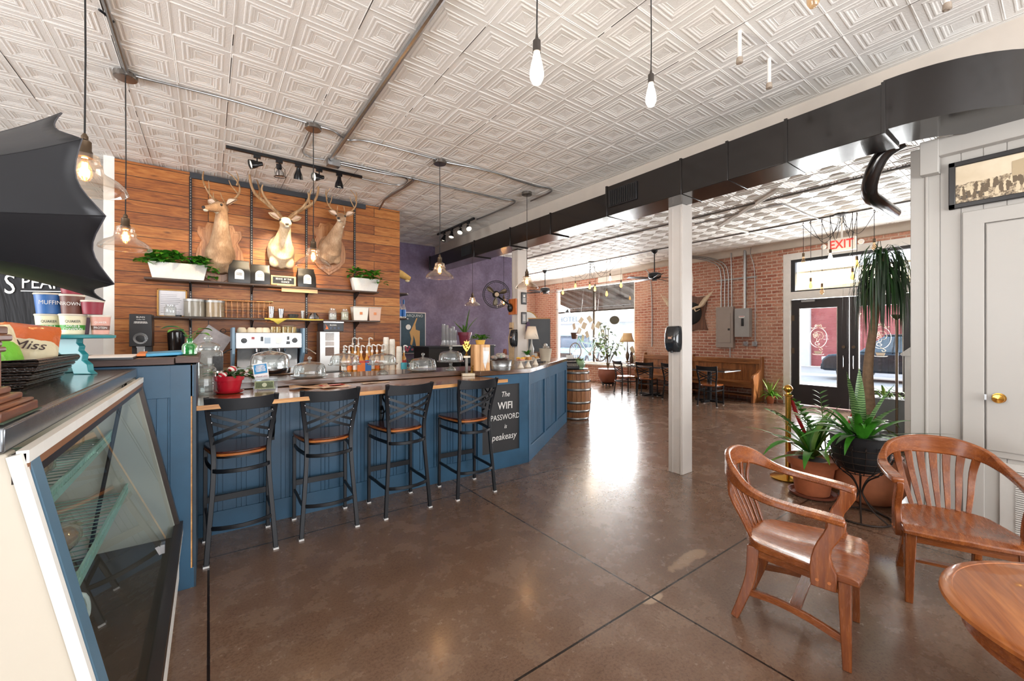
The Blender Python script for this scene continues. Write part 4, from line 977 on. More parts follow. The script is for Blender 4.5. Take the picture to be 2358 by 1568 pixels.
# ================= back bar under the shelves =================
ZB = .985
bb = thing('back_bar', 'long low back counter with light wooden top along the plank wall', 'counter', (0, 0, 0))
BT = wood('light_butcher_block', '9a6a3c', 'c4955a', 'dfb67c', 'x', .3)
mk('worktop', M().b2((-.8, 5.86, ZB - .035), (3.0, 6.60, ZB)), BT, bb, .003)
mk('cabinet', M().b2((-.8, 5.93, .08), (2.95, 6.6, ZB - .036)), mat('dark_cabinet', '2b2725', .6), bb)
mk('splash_strip', M().b2((-.8, 6.60, ZB), (2.5, 6.625, ZB + .1)), mat('tan_laminate', 'b08e66', .5), bb)
YB = 6.25
def bx(px, y=YB): return at(px, 800, y=y).x
# coffee grinder (tall black)
t = thing('coffee_grinder', 'tall black bulk coffee grinder with a silver dial, left on the back bar', 'coffee grinder', (bx(327), YB, ZB))
MB = mat('black_enamel', '26262a', .35, 0, .2)
mk('housing', M().b2((-.095, -.12, .40), (.095, .14, .76)), MB, t, .006, label='black housing with white lettering'); mk('column', M().b2((-.085, .0, 0), (.085, .14, .4)), MB, t, .004); mk('base', M().b2((-.095, -.13, 0), (.095, .14, .03)), MB, t, .004)
q = mk('dial', M().lathe([(.062, 0), (.062, .01), (.001, .011)], (0, -.12, .49), 24, Matrix.Rotation(PI / 2, 4, 'X')), CHR, t)
m = M(); m.lathe([(.042, .01), (.038, .035), (.001, .037)], (0, -.12, .49), 20, Matrix.Rotation(PI / 2, 4, 'X')); mk('knob', m, BLK, q)
mk('spout', M().b2((-.032, -.10, .3), (.032, .0, .4)), CHR, t, .004); mk('bag_clip', M().b2((-.036, -.115, .385), (.036, -.1, .405)), CHR, t)
txt('BUNN', .026, WHT, t, (0, -.1215, .725), FY); txt('Coffee Mill', .016, WHT, t, (0, -.1215, .7), FY, shear=.2)
for i in range(3): scribble(t, -.06, .06, .675 - i * .008, -.1205, .003, 1, WHT)
# blender / small brewer
t = thing('small_grinder', 'squat black electric grinder with dark hopper beside the tall black grinder', 'coffee grinder', (bx(406), YB, ZB))
mk('hopper', M().lathe([(.06, .30), (.075, .34), (.085, .52), (.085, .56), (.06, .58), (.001, .585)], n=24), mat('smoked_hopper', '1c1716', .12), t)
mk('body', M().b2((-.07, -.09, .04), (.07, .1, .31)), MB, t, .01); mk('base', M().b2((-.08, -.12, 0), (.08, .11, .04)), MB, t, .006)
mk('control_face', M().b2((-.05, -.105, .06), (.05, -.09, .17)), mat('grey_panel', '9a9a9c', .4, .5), t, .003); mk('collar', M().lathe([(.03, -.01), (.03, .03)], (0, -.09, .235), 16, Matrix.Rotation(PI / 2, 4, 'X')), CHR, t)
# binder clip with papers hanging on the wall
t = thing('hanging_papers', 'sheaf of papers in plastic sleeves hanging tilted from a ring on the wall', 'papers', (at(514, 762, y=6.6).x, 6.60, at(514, 762, y=6.6).z))
mk('ring', M().tube(arc((0, 0), .028, 0, 360, 16)[:-1], .004, 5, closed=True), BLK, t, rot=(R(90), 0, 0)); mk('hook', M().b2((-.004, -.01, -.04), (.004, .0, -.02)), BLK, t)
for i, (a, mt_) in enumerate(((38, 'sleeve_a'), (30, 'sleeve_b'))): mk('sheet', M().b2((-.17, -.006 - .005 * i, -.46), (.13, -.004 - .005 * i, -.03)), mat(mt_, 'cfc4c4' if i else 'bdb4b4', .35, 0, .3, 14, .9, 12), t, rot=(0, R(a), 0))
# espresso machine
x0, x1 = bx(541, 6.0), bx(695, 6.0); w = (x1 - x0) / 2
t = thing('espresso_machine', 'two-group chrome espresso machine with blue-grey ends, cups on its top', 'espresso machine', ((x0 + x1) / 2, 6.2, ZB))
PCH = mat('bright_steel_front', 'e6e8ea', .22, .75, .06); BGR = mat('blue_grey_enamel', '6f8ea4', .35, 0, .1)
mk('upper_body', M().b2((-w, -.24, .36), (w, .27, .56)), PCH, t, .012, label='polished upper front with dials')
for s in (-1, 1): mk('end_cheek', M().prism([(-.26, .3), (-.26, .62), (.28, .62), (.28, .08), (.0, .08), (-.16, .2)], s * w - (.0 if s > 0 else .03), s * w + (.03 if s > 0 else 0), 'x'), BGR, t, .004)
mk('splash_panel', M().prism([(-.02, .1), (-.07, .36), (.2, .36), (.2, .1)], -w + .03, w - .03, 'x'), PCH, t)
mk('drip_tray', M().b2((-w - .02, -.26, .03), (w + .02, .26, .11)), PCH, t, .008); mk('tray_grid', M().b2((-w + .02, -.24, .11), (w - .02, -.03, .116)), STL, t)
for x in (-w + .08, w - .08): mk('foot', M().cyl((x, -.15, 0), (x, -.15, .03), .025), BLK, t)
for x in (-w * .32, w * .36):
    g_ = mk('group_head', M().cyl((x, -.17, .36), (x, -.17, .32), .055, .05, 18), CHR, t)
    mk('portafilter', M().cyl((x, -.17, .318), (x, -.17, .28), .04, .034, 16).tube([(x, -.2, .30), (x + .02, -.26, .285), (x + .05, -.34, .25)], [.012, .018, .014], 8), mat('portafilter_black', '211c1a', .3), g_)
for s in (-1, 1):
    mk('steam_lever', M().tube([(s * w, -.2, .37), (s * (w + .08), -.24, .34), (s * (w + .16), -.26, .28)], .008, 6), BLK if s < 0 else CHR, t)
    mk('knob', M().lathe([(.034, 0), (.032, .022), (.001, .024)], (s * (w - .09), -.24, .46), 18, Matrix.Rotation(PI / 2, 4, 'X')).lathe([(.014, .024), (.014, .028), (.001, .029)], (s * (w - .09), -.24, .46), 12, Matrix.Rotation(PI / 2, 4, 'X')), BLK, t)
def sq(x, z, a, b, mt, nm): mk(nm, M().b2((x - a, -.249, z - b), (x + a, -.24, z + b)), mt, t, .002)
sq(-w * .5, .49, .017, .017, mat('red_switch', 'a8423e', .4), 'switch'); sq(-w * .24, .48, .016, .03, BLK, 'switch'); sq(-.03, .46, .035, .04, mat('display', '9fb0c0', .3), 'display'); sq(.2, .43, .022, .02, BLK, 'switch'); sq(w * .55, .49, .014, .025, BLK, 'switch'); sq(w * .78, .49, .016, .016, WHT, 'switch')
q = mk('pressure_gauge', M().lathe([(.05, 0), (.05, .012), (.044, .013), (.001, .012)], (.09, -.24, .465), 24, Matrix.Rotation(PI / 2, 4, 'X')), CHR, t); mk('gauge_face', M().lathe([(.043, .0135), (.001, .014)], (.09, -.24, .465), 24, Matrix.Rotation(PI / 2, 4, 'X')), WHT, q)
mk('badge', M().lathe([(.035, 0), (.001, .002)], (w * .62, -.062, .24), 20, Matrix.Rotation(PI / 2, 4, 'X')), STL, t); sq2 = mk('name_plate', M().b2((-w + .02, -.268, .05), (-w + .2, -.26, .1)), WHT, t); txt('LA MARZOCCO', .026, mat('red_ink', 'b83a3a', .5), sq2, (-w + .11, -.269, .075), FY, sx_=.85)
CER = mat('cream_china', 'efe3c8', .25); TUM = glass('amber_tumbler', 'f4e6b8', .7, body=.25, bodycol='d8c48a')
ex = (x0 + x1) / 2
for i, (px, lb) in enumerate(((557, 'upturned cream coffee cup, leftmost on the espresso machine'), (579, 'upturned cream coffee cup, second on the espresso machine'), (598, 'upturned cream coffee cup, third on the espresso machine'), (612, 'upturned cream coffee cup, beside the glass tumblers'))):
    cx_ = bx(px, 6.1); solo('coffee_cup', M().lathe([(.055, 0), (.052, .03), (.035, .06), (.02, .064), (.001, .064)], n=18), CER, lb, 'cup', (cx_, 6.1, ZB + .561), group='cups on the espresso machine')
for i, px in enumerate((629, 641, 655, 666, 677)):
    solo('tumbler', M().lathe([(.034, 0), (.03, .075), (.028, .075), (.031, .004)], n=14), TUM, 'upturned amber glass tumbler, ' + ('leftmost', 'second', 'third', 'fourth', 'rightmost')[i] + ' on the espresso machine', 'glass', (bx(px, 6.1), 6.1, ZB + .561), group='tumblers on the espresso machine')
solo('saucer', M().lathe([(.03, 0), (.075, .012), (.07, .014), (.001, .006)], n=20), CER, 'cream saucer lying across the upturned tumblers', 'saucer', (bx(663, 6.1), 6.1, ZB + .637))
# batch brewer
t = thing('coffee_brewer', 'tall steel batch brewer with black control head, right of the espresso machine', 'coffee brewer', (bx(757), YB - .05, ZB))
BRF = mat('satin_steel', 'b9b7b4', .35, .7, .08)
mk('tower', M().b2((-.13, -.02, 0), (.13, .2, .58)), BRF, t, .004); mk('head', M().b2((-.12, -.2, .58), (.14, .2, .70)), MB, t, .008); mk('head_cap', M().b2((-.12, -.2, .70), (.14, .2, .712)), CHR, t); mk('base', M().b2((-.14, -.24, 0), (.14, .2, .03)), BLK, t, .004)
fp = mk('control_strip', M().b2((-.11, -.204, .60), (.13, -.2, .685)), BLK, t); txt('BUNN', .03, WHT, fp, (.0, -.205, .665), FY)
for x in (-.03, .02, .07): mk('switch', M().b2((x - .012, -.208, .612), (x + .012, -.204, .64)), mat('switch_blue', '3a4660', .4), fp)
mk('flame_decal', M().prism([(-.1, .61), (-.06, .61), (-.07, .64), (-.1, .68), (-.085, .64)], -.208, -.204, 'y'), mat('orange_decal', 'e0702a', .5), fp)
for z0_, z1_, c in ((.45, .56, 'ece8e4'), (.38, .44, 'e6e0dc'), (.24, .36, '8f7a70')): mk('sticker', M().b2((-.06, -.0235, z0_), (.055, -.0205, z1_)), mat('sticker_' + c, c, .6, 0, .3, 80), t)
# syrup bottles with pumps
AMB = mat('amber_syrup', 'c98a32', .15, coat=.5); cols = {'r': mat('red_label', 'c33b35', .5), 'w': mat('white_label', 'e8e2d8', .5), 'b': mat('blue_label', '2f6fb8', .5), 'o': mat('orange_label', 'e07a34', .5), 'c': glass('clear_syrup', 'f6efe6', .6, body=.12)}
def syrup(px, y, h, lc, lb, pump=True, z=ZB, body=None, grp='syrup bottles with pumps on the back bar', nm='syrup_bottle'):
    t = thing(nm, lb, 'bottle', (at(px, 830, y=y).x, y, z), U(-.3, .3), grp); r = .036
    mk('glass_bottle', M().lathe([(r, 0), (r, h * .62), (r * .9, h * .68), (.014, h * .82), (.014, h)], n=16), body or AMB, t)
    mk('bottle_label', M().lathe([(r + .001, h * .12), (r + .001, h * .55)], n=16, cap=False), cols[lc], t)
    if pump:
        p = mk('pump', M().lathe([(.018, h), (.018, h + .03), (.008, h + .035), (.006, h + .09)], n=10).tube(smooth_pts([(0, 0, h + .085), (.0, -.01, h + .105), (.02, -.03, h + .108), (.045, -.045, h + .09)], 3), [.012] * 3 + [.009] * 7, 6), WHT, t)
    else: mk('cap', M().lathe([(.016, h - .03), (.016, h + .02), (.012, h + .05), (.001, h + .05)], n=12), mat('blue_cap', '1f5f9a', .4), t)
    return t
rowp = [(792, 6.12, .27, 'w'), (804, 6.12, .27, 'o'), (818, 6.12, .27, 'w'), (832, 6.12, .27, 'o'), (845, 6.12, .27, 'r'), (857, 6.12, .28, 'w'), (868, 6.12, .28, 'o'), (880, 6.12, .28, 'w')]
for i, (px, y, h, c) in enumerate(rowp): syrup(px, y, h, c, 'pump syrup bottle in the front row, ' + ('leftmost', 'second from left', 'third from left', 'fourth from left', 'fifth from left', 'sixth from left', 'seventh from left', 'rightmost')[i])
for i, (px, h, c) in enumerate(((812, .38, 'r'), (825, .38, 'r'), (850, .38, 'r'))): syrup(px, 6.38, h, c, 'taller pump syrup bottle in the back row, ' + ('left', 'middle', 'right') [i] + ' one', grp='tall syrup bottles behind')
syrup(930, 6.2, .26, 'r', 'pump syrup bottle standing alone right of the paper cups', grp=None)
for px, c, lb in ((832, 'o', 'orange labelled tall carton behind the cake domes, left one'), (846, 'b', 'blue and red labelled tall carton behind the cake domes, right one')):
    t = thing('carton', lb, 'carton', (at(px, 850, y=5.98).x, 5.98, ZB)); mk('box', M().b2((-.045, -.04, 0), (.045, .04, .17)), cols[c], t, .003); mk('lid_band', M().b2((-.046, -.041, .14), (.046, .041, .16)), cols['r'], t)
PC = mat('paper_cup_white', 'f1ece2', .5)
def cupstack(px, y, h, lb, z=ZB, ma=PC, r=.045, grp='paper cup stacks on the back bar', nm='cup_stack', py=830):
    t = thing(nm, lb, 'cups', (at(px, py, y=y).x, y, z), 0, grp); m = M(); z_ = 0; n = int((h - .1) / .012)
    pr = [(r * 1.12, 0), (r * .8, .11)] if False else None
    mk('bottom_cup', M().lathe([(r * 1.05, 0), (r * 1.1, .004), (r * .82, .115), (.001, .115)], n=18), ma, t)
    for i in range(n): m.lathe([(r * (1.08 - .18 * i / max(1, n)), .02 + i * .012 + .075), (r * (1.12 - .18 * i / max(1, n)), .026 + i * .012 + .075), (r * (.9 - .1 * i / n), .032 + i * .012 + .075)], n=16)
    m.lathe([(r * .92, h - .05), (r * .78, h), (.001, h)], n=16); mk('stacked_cups', m, ma, t); return t
cupstack(889, 6.22, .50, 'tallest stack of white paper cups on the back bar, left of the three'); cupstack(903, 6.18, .47, 'stack of white paper cups on the back bar, middle of the three'); cupstack(919, 6.12, .36, 'shortest stack of white paper cups on the back bar, beside the mug')
t = thing('mug', 'turquoise mug on the back bar beside the paper cups', 'mug', (at(930, 845, y=5.98).x, 5.98, ZB)); TQ = mat('turquoise_glaze', '4aa3b4', .3)
mk('bowl', M().lathe([(.042, 0), (.045, .005), (.046, .115), (.042, .115), (.038, .01), (.001, .01)], n=20), TQ, t); mk('handle', M().tube(smooth_pts([(.045, 0, .095), (.08, 0, .09), (.085, 0, .05), (.045, 0, .025)]), .007, 6), TQ, t)
t = thing('mug', 'white mug holding a small green plant, beside the turquoise mug', 'mug', (at(948, 845, y=6.1).x, 6.1, ZB)); mk('bowl', M().lathe([(.042, 0), (.045, .1), (.04, .1)], n=18), WHT, t); mk('handle', M().tube(smooth_pts([(.045, 0, .08), (.075, 0, .07), (.07, 0, .04), (.045, 0, .02)]), .006, 6), WHT, t)
f = M()
for i in range(14): a = U(0, 6.28); f.leaf((0, 0, .09), (math.cos(a), math.sin(a), U(.2, 1.2)), U(.08, .12), .03, .5, .2, 4)
mk('leaves', f, GRN, t)
# purple-wall corner: small shelves with bottles, mounted head, poster
YP = 8.9
for z, lb in ((2.23, 'small dark upper shelf on the purple wall beside the plank wall'), (1.80, 'small dark lower shelf holding blue labelled bottles on the purple wall')):
    x_ = at(950 if z > 2 else 945, 640, y=7.6).x
    t = thing('corner_shelf', lb, 'shelf', (2.57, 6.9, z)); mk('board', M().prism([(0, -.12), (.18, -.12), (.24, -.04), (.24, .5), (0, .5)], -.012, .012), SHW, t, .002); mk('bracket', M().b2((0, .1, -.1), (.008, .12, -.012)), SLOT, t)
for i, (px, lb) in enumerate(((924.5, 'blue capped syrup bottle, hidden left one on the small corner shelf'), (933, 'blue capped syrup bottle with red label, middle of the corner shelf'), (943, 'blue capped syrup bottle, right end of the corner shelf'))):
    b = syrup(px, 6.98, .28, 'rbb'[i] if i else 'w', lb, pump=False, z=1.813, body=cols['c'], grp='bottles on the small corner shelf')
    b.location.x = 2.62 + i * .075
t = thing('horse_mask', 'pale yellow animal muzzle mount sticking out past the plank wall edge', 'wall mount', (2.62, 7.0, 2.55))
m = M(); loft(m, [((0, 0, .06), (1, -.3, -.35), .07, .09), ((.1, -.03, .03), (1, -.3, -.35), .06, .07), ((.2, -.06, -.02), (1, -.3, -.3), .045, .05), ((.25, -.075, -.04), (1, -.3, -.3), .03, .035)], 12); mk('muzzle', m, mat('pale_gold_fur', 'd9b36a', .8, 0, .3, 20), t); mk('chin', M().sph((.2, -.06, -.075), .035, 10, (1.2, .8, .7)), mat('cream_fur', 'e8d8a8', .8), t)
t = thing('leaning_frame', 'small ornate picture leaning on the upper corner shelf', 'picture frame', (2.66, 7.05, 2.243)); mk('frame', M().b2((-.05, -.01, 0), (.06, .01, .26)), GILT, t, .004, rot=(R(-14), 0, 0)); mk('picture', M().b2((-.035, -.014, .02), (.045, -.01, .24)), BLK, t, rot=(R(-14), 0, 0))
a = at(921, 815, y=YP - .02); b = at(980, 722, y=YP - .02)
t = thing('poster', 'framed dark teal poster of a leaping figure in a tan coat on the purple wall', 'poster', ((a.x + b.x) / 2, YP - .02, a.z)); pw = (b.x - a.x) / 2; ph = b.z - a.z + .02
mk('frame', M().b2((-pw, -.01, 0), (pw, .015, ph)), mat('silver_frame', 'c8c6c8', .4, .4), t); P_ = mk('print', M().b2((-pw + .02, -.013, .02), (pw - .02, -.01, ph - .02)), mat('teal_print', '2c4a5a', .4, 0, .4, 9), t)
TAN = mat('tan_ink', 'c89a5a', .5); mk('coat_figure', M().prism([((u - .5) * 2 * pw, v * ph) for u, v in ((.62, .86), (.52, .72), (.42, .58), (.36, .52), (.42, .36), (.38, .22), (.45, .20), (.50, .32), (.50, .45), (.56, .35), (.64, .10), (.75, .14), (.76, .55), (.60, .58), (.58, .70), (.66, .86))], -.0145, -.013, 'y'), TAN, P_)
mk('hat', M().lathe([(.06, 0), (.001, .0012)], (-.19 * 2 * pw, -.0135, ph * .64), 18, Matrix.Rotation(PI / 2, 4, 'X')), WHT, P_)
for i in range(12): mk('flower_spot', M().lathe([(.025, 0), (.001, .001)], (U(-pw + .06, pw - .06), -.0135, U(.06, .16)), 10, Matrix.Rotation(PI / 2, 4, 'X')), mat('pink_ink', 'b8506a', .5), P_)
txt('ARQUINO', .085, mat('pale_blue_ink', 'b8c4c8', .5), P_, (.04, -.0145, ph - .08), FY)
# ================= things on the bar =================
ZC, ZL = 1.1155, 1.0605
def on(px, py, z): return at(px, py, z=z)
# glass jars at the left end
p = at(479, 890, y=4.26); t = thing('glass_jar', 'large round clear glass jar with fluted lid, left end of the bar', 'jar', (p.x, 4.26, ZC))
JB = glass('thick_jar_glass', 'eef4f2', .8, body=.05)
mk('body', M().lathe([(.085, 0), (.1, .01), (.105, .2), (.1, .25), (.08, .27), (.08, .285)], n=28, cap=False), JB, t)
l = mk('lid', M().lathe([(.088, .285), (.09, .30), (.07, .32), (.03, .335), (.001, .335)], n=28), JB, t); mk('lid_knob', M().sph((0, 0, .365), .032, 12), JB, l)
mk('lettered_tag', M().b2((.03, -.112, .1), (.1, -.106, .22)), mat('checked_tag', '3a3a3c', .6, 0, .7, 70), t)
p = on(467, 909, ZL); t = thing('glass_vase', 'empty tall square glass jar at the left end of the bar ledge', 'jar', (p.x + .01, 3.84, ZL + .001))
mk('body', M().lathe([(.001, .012), (.058, .012), (.07, 0), (.075, .02), (.075, .19), (.055, .215), (.06, .23)], n=4 * 6, cap=False, sy=.8), JB, t)
# red potted Christmas cactus
p = on(527, 905, ZL); RED = mat('red_glazed_plastic', 'b4182c', .28, 0, .1, 5, coat=.4)
t = thing('flower_pot', 'red plastic pot and saucer of arching green cactus with striped ornaments, on the bar ledge', 'potted plant', (p.x, p.y, ZL + .001))
mk('pot', M().lathe([(.07, .012), (.09, .10), (.1, .10), (.104, .135), (.096, .135), (.085, .12), (.001, .118)], n=32), RED, t); mk('saucer', M().lathe([(.07, 0), (.09, .006), (.1, .02), (.095, .02), (.07, .008)], n=32), RED, t)
mk('soil', M().lathe([(.09, .118), (.001, .122)], n=20), SOIL, t)
f = M(); st = M()
for i in range(20):
    a = U(0, 6.28); L = U(.09, .2); e = U(.35, 1.0); q = Vector((math.cos(a) * .03, math.sin(a) * .03, .12)); d = Vector((math.cos(a), math.sin(a) * .8, e)).normalized(); ns = int(L / .032)
    for s in range(ns):
        f.leaf(q, d, .042, .03, .1, .3, 3, shape='oval', tw=U(-.8, .8)); q = q + d * .034; d = (d + Vector((0, 0, -.24))).normalized()
mk('cactus_segments', f, DGR, t)
f = M()
for i in range(9):
    a = U(0, 6.28); f.leaf((math.cos(a) * .12, math.sin(a) * .1, .17 + U(-.02, .03)), (math.cos(a), math.sin(a), .2), .05, .03, .4, .3, 3, shape='oval')
mk('pale_segments', f, GRN, t)
g = NT('candy_stripe'); wv = g.n('ShaderNodeTexWave'); wv.inputs['Scale'].default_value = 14; wv.bands_direction = 'DIAGONAL'; g.l(g.c, wv.inputs['Vector']); g.set(g.ramp(wv.outputs['Fac'], [(.45, 'b82030'), (.55, 'f0e6da')]), .3)
for q in ((-.04, -.08, .15), (.02, -.07, .19)): mk('striped_ornament', M().sph(q, .028, 12, (1.1, 1, .8)), g.m, t)
# donation box, card
p = on(612, 897, ZL); ACR = glass('acrylic', 'f4f8fa', .5, body=.04); PAP = mat('white_paper', 'e9e6e4', .7)
t = thing('donation_box', 'clear acrylic tip box with a dollar bill on its front, on the bar ledge', 'box', (p.x, p.y, ZL + .001), R(-8))
mk('box', M().b2((-.085, -.05, 0), (.085, .07, .1)), ACR, t); bl = mk('banknote', M().b2((-.075, -.0535, .012), (.06, -.0515, .075)), mat('banknote_green', 'a9b48c', .7, 0, .5, 120), t)
mk('note_border', M().b2((-.068, -.0545, .02), (.053, -.0532, .067)), mat('banknote_dark', '6d7a58', .7, 0, .7, 160), bl); mk('note_oval', M().lathe([(.017, 0), (.001, .0005)], (-.007, -.0548, .044), 18, Matrix.Rotation(PI / 2, 4, 'X')), mat('banknote_pale', 'c8cdb0', .7), bl)
mk('bills_inside', M().b2((-.05, -.02, .004), (.07, .05, .02)), mat('banknote_green', 'a9b48c'), t)
t = thing('sign_card', 'small slanted blue and white card on a clear stand behind the tip box', 'sign', (p.x - .015, p.y + .12, ZC), R(-12))
c_ = mk('card', M().b2((-.055, -.003, .02), (.055, .003, .16)), PAP, t, rot=(R(-14), R(-8), 0)); mk('blue_panel', M().b2((-.048, -.0045, .07), (.048, -.003, .15)), mat('sky_blue_print', '2f8ac4', .5), c_)
scribble(c_, -.038, .038, .138, -.0045, .006, 5, PAP)
txt('Thank you', .02, mat('pink_ink2', 'a8708a', .6), c_, (0, -.0045, .045), FY, shear=.3); mk('stand', M().b2((-.05, -.02, 0), (.05, .04, .02)), ACR, t)
# glass domes
def dome(px, py, R_, H_, lb, ped=0.0, base='plate', y=None):
    q = at(px, py, z=ZC); 
    if q.y < 4.05 + R_ * .95: q = at(px, py, y=4.055 + R_ * .95)
    t = thing('cake_dome', lb, 'cake dome', (q.x, q.y, ZC + .001))
    if ped:
        mk('pedestal', M().lathe([(R_ * .42, 0), (R_ * .4, .012), (R_ * .2, .03), (R_ * .1, ped * .5), (R_ * .14, ped * .8), (R_ * .3, ped - .01), (R_ * 1.08, ped - .006), (R_ * 1.1, ped + .006), (R_ * 1.04, ped + .006), (.001, ped)], n=32), DOME, t)
    elif base == 'pan': mk('steel_pan', M().lathe([(R_ * .95, 0), (R_ * 1.0, .01), (R_ * 1.02, .055), (R_ * 1.08, .06), (R_ * .98, .058), (R_ * .94, .01), (.001, .008)], n=32), CHR, t)
    else: mk('plate', M().lathe([(R_ * .75, 0), (R_ * 1.05, .012), (R_ * 1.12, .02), (R_ * 1.0, .018), (.001, .01)], n=32), DOME, t)
    z0 = ped + .008 if ped else (.06 if base == 'pan' else .02); h = H_ - z0 - .05
    mk('dome_glass', M().lathe([(R_ * .95, z0), (R_ * .96, z0 + .006), (R_ * .93, z0 + h * .55), (R_ * .84, z0 + h * .8), (R_ * .6, z0 + h * .93), (R_ * .25, z0 + h), (.02, z0 + h + .004)], n=36, cap=False), DOME, t)
    mk('knob', M().lathe([(.03, 0), (.012, .008), (.008, .018)], (0, 0, z0 + h), 16).sph((0, 0, z0 + h + .034), .019, 12), DOME, t); return t
dome(622, 860, .185, .275, 'largest glass cake dome, over a round steel pan in front of the espresso machine', base='pan')
dome(713, 874, .145, .195, 'low glass cake dome on a flat plate, second dome from the left')
dome(794, 868, .138, .268, 'glass cake dome on a tall footed stand behind the brown menus', ped=.112)
dome(881, 864, .138, .255, 'glass cake dome on a footed stand in front of the syrup bottles', ped=.10)
dome(974, 860, .15, .20, 'low glass cake dome on a flat beaded plate near the turquoise mug')
dome(1038, 856, .14, .265, 'glass cake dome on a footed stand beside the gold trophy', ped=.10)
# menus on the ledge
KR = mat('kraft_paper', 'c9a88a', .8, 0, .2, 30); RP = mat('red_print', 'c23a30', .6)
def sheet(name, lb, px, py, w, d, rz, ma, wave=.006, grp=None):
    q = on(px, py, ZL + .002); m = M(); n = 8
    for i in range(n + 1):
        for j in range(3): u = i / n; m.v.append(((u - .5) * w, (j / 2 - .5) * d, wave * (math.sin(u * 7 + j * .6) + 1)))
    for i in range(n):
        for j in range(2): a = i * 3 + j; m.f.append([a, a + 1, a + 4, a + 3])
    return solo(name, m, ma, lb, 'menu', (q.x, q.y, ZL + .002), R(rz), grp, solid=.0015)
sheet('menu', 'open brown paper menu lying creased on the bar ledge', 712, 892, .30, .21, -6, KR, .008)
mm = sheet('menu', 'menu with a red printed heading lying over the brown one', 768, 890, .24, .2, 8, mat('salmon_menu', 'd8b8a0', .7), .004)
rb = mk('red_heading', M().b2((-.1, .0, .011), (.1, .08, .0125)), RP, mm); mk('heading_print', M().b2((-.08, .03, .0124), (.08, .05, .0132)), PAP, rb)
sheet('menu', 'narrow paper menu lying flat near the third bar stool', 865, 881, .26, .08, 4, mat('cream_menu', 'dcc4ac', .7), .002)
# trophy
q = at(1077, 866, y=3.96); t = thing('trophy', 'gold bowling trophy with star burst top on a white block', 'trophy', (q.x, 3.96, ZL + .001), R(-20)); GLD = mat('gold_plastic', 'b08a40', .3, .9, .2, 60)
MBL = mat('pale_marble', 'ddd0b4', .3, 0, .3, 20); q_ = 1
mk('base', M().b2((-.065, -.035, 0), (.075, .035, .03)), MBL, t, .002); mk('column', M().b2((-.028, -.014, .03), (.0, .014, .2)), mat('trophy_blue', '4a4238', .2, .5, .6, 120), t); mk('plinth', M().b2((-.05, -.03, .2), (.025, .03, .222)), MBL, t, .002)
m = M(); m.lathe([(.008, .222), (.02, .235), (.006, .25), (.01, .27)], (-.013, 0, 0), 12)
pl = [(0, .26), (.035, .31), (.045, .345), (.02, .35), (.03, .385), (.005, .375), (0, .40), (-.005, .375), (-.03, .385), (-.02, .35), (-.045, .345), (-.035, .31)]
m.prism([(a - .013, b) for a, b in pl], -.006, .006, 'y')
for a, b in ((-.02, .32), (.01, .33), (-.01, .35), (-.03, .34), (.0, .30), (.02, .345)): m.sph((a - .005, -.006, b), .01, 8)
mk('star_burst', m, GLD, t)
m = M(); m.tube(smooth_pts([(.045, 0, .03), (.05, 0, .055), (.04, -.005, .075), (.05, -.01, .095)]), [.007] * 4 + [.009] * 9, 6); m.sph((.055, -.01, .108), .009, 8); m.tube([(.05, -.01, .09), (.035, -.02, .075), (.045, -.025, .06)], .004, 5); m.tube([(.045, 0, .05), (.03, .01, .035)], .005, 5); mk('bowler_figure', m, GLD, t)
# wooden crate with card holder and pot plant
q = on(1106, 853, ZC); t = thing('wooden_crate', 'upright pale slatted wooden crate on the bar with cards in a clear pocket', 'crate', (q.x, q.y, ZC + .001), R(-12)); PW = wood('pale_pine', 'b8834e', 'd6a36c', 'e9c08e', 'z', .5)
for s in (-1, 1):
    for k in range(3): mk('slat', M().b2((-.085 + k * .058, s * .07 - .004, 0), (-.085 + k * .058 + .054, s * .07 + .004, .29)), PW, t, .001)
    mk('end_board', M().b2((s * .085 - .006, -.066, 0), (s * .085 + .006, .066, .29)), PW, t, .001)
mk('shelf_board', M().b2((-.08, -.066, .275), (.08, .066, .285)), PW, t); pk = mk('card_pocket', M().b2((.0, -.082, .09), (.08, -.078, .26)), glass('card_pocket_plastic', 'f4f6f6', .1, rough=.2), t); mk('cards', M().prism([(.012, .08), (.03, .02), (.078, .2), (.07, .22), (.01, .22)], -.0775, -.0755, 'y'), PAP, pk)
t2 = thing('potted_plant', 'bushy small green plant in a yellow pot on top of the wooden crate', 'potted plant', (q.x - .0, q.y, ZC + .292)); mk('pot', M().lathe([(.045, 0), (.058, .05), (.05, .05), (.001, .045)], n=20), mat('yellow_pot', 'd9a84a', .4), t2)
f = M()
for i in range(70): a = U(0, 6.28); r = U(0, .1); f.leaf((math.cos(a) * r, math.sin(a) * r, .05 + U(0, .05)), (math.cos(a), math.sin(a), U(-.1, .9)), U(.04, .07), .035, .5, .2, 4, shape='oval')
mk('leaves', f, GRN, t2)
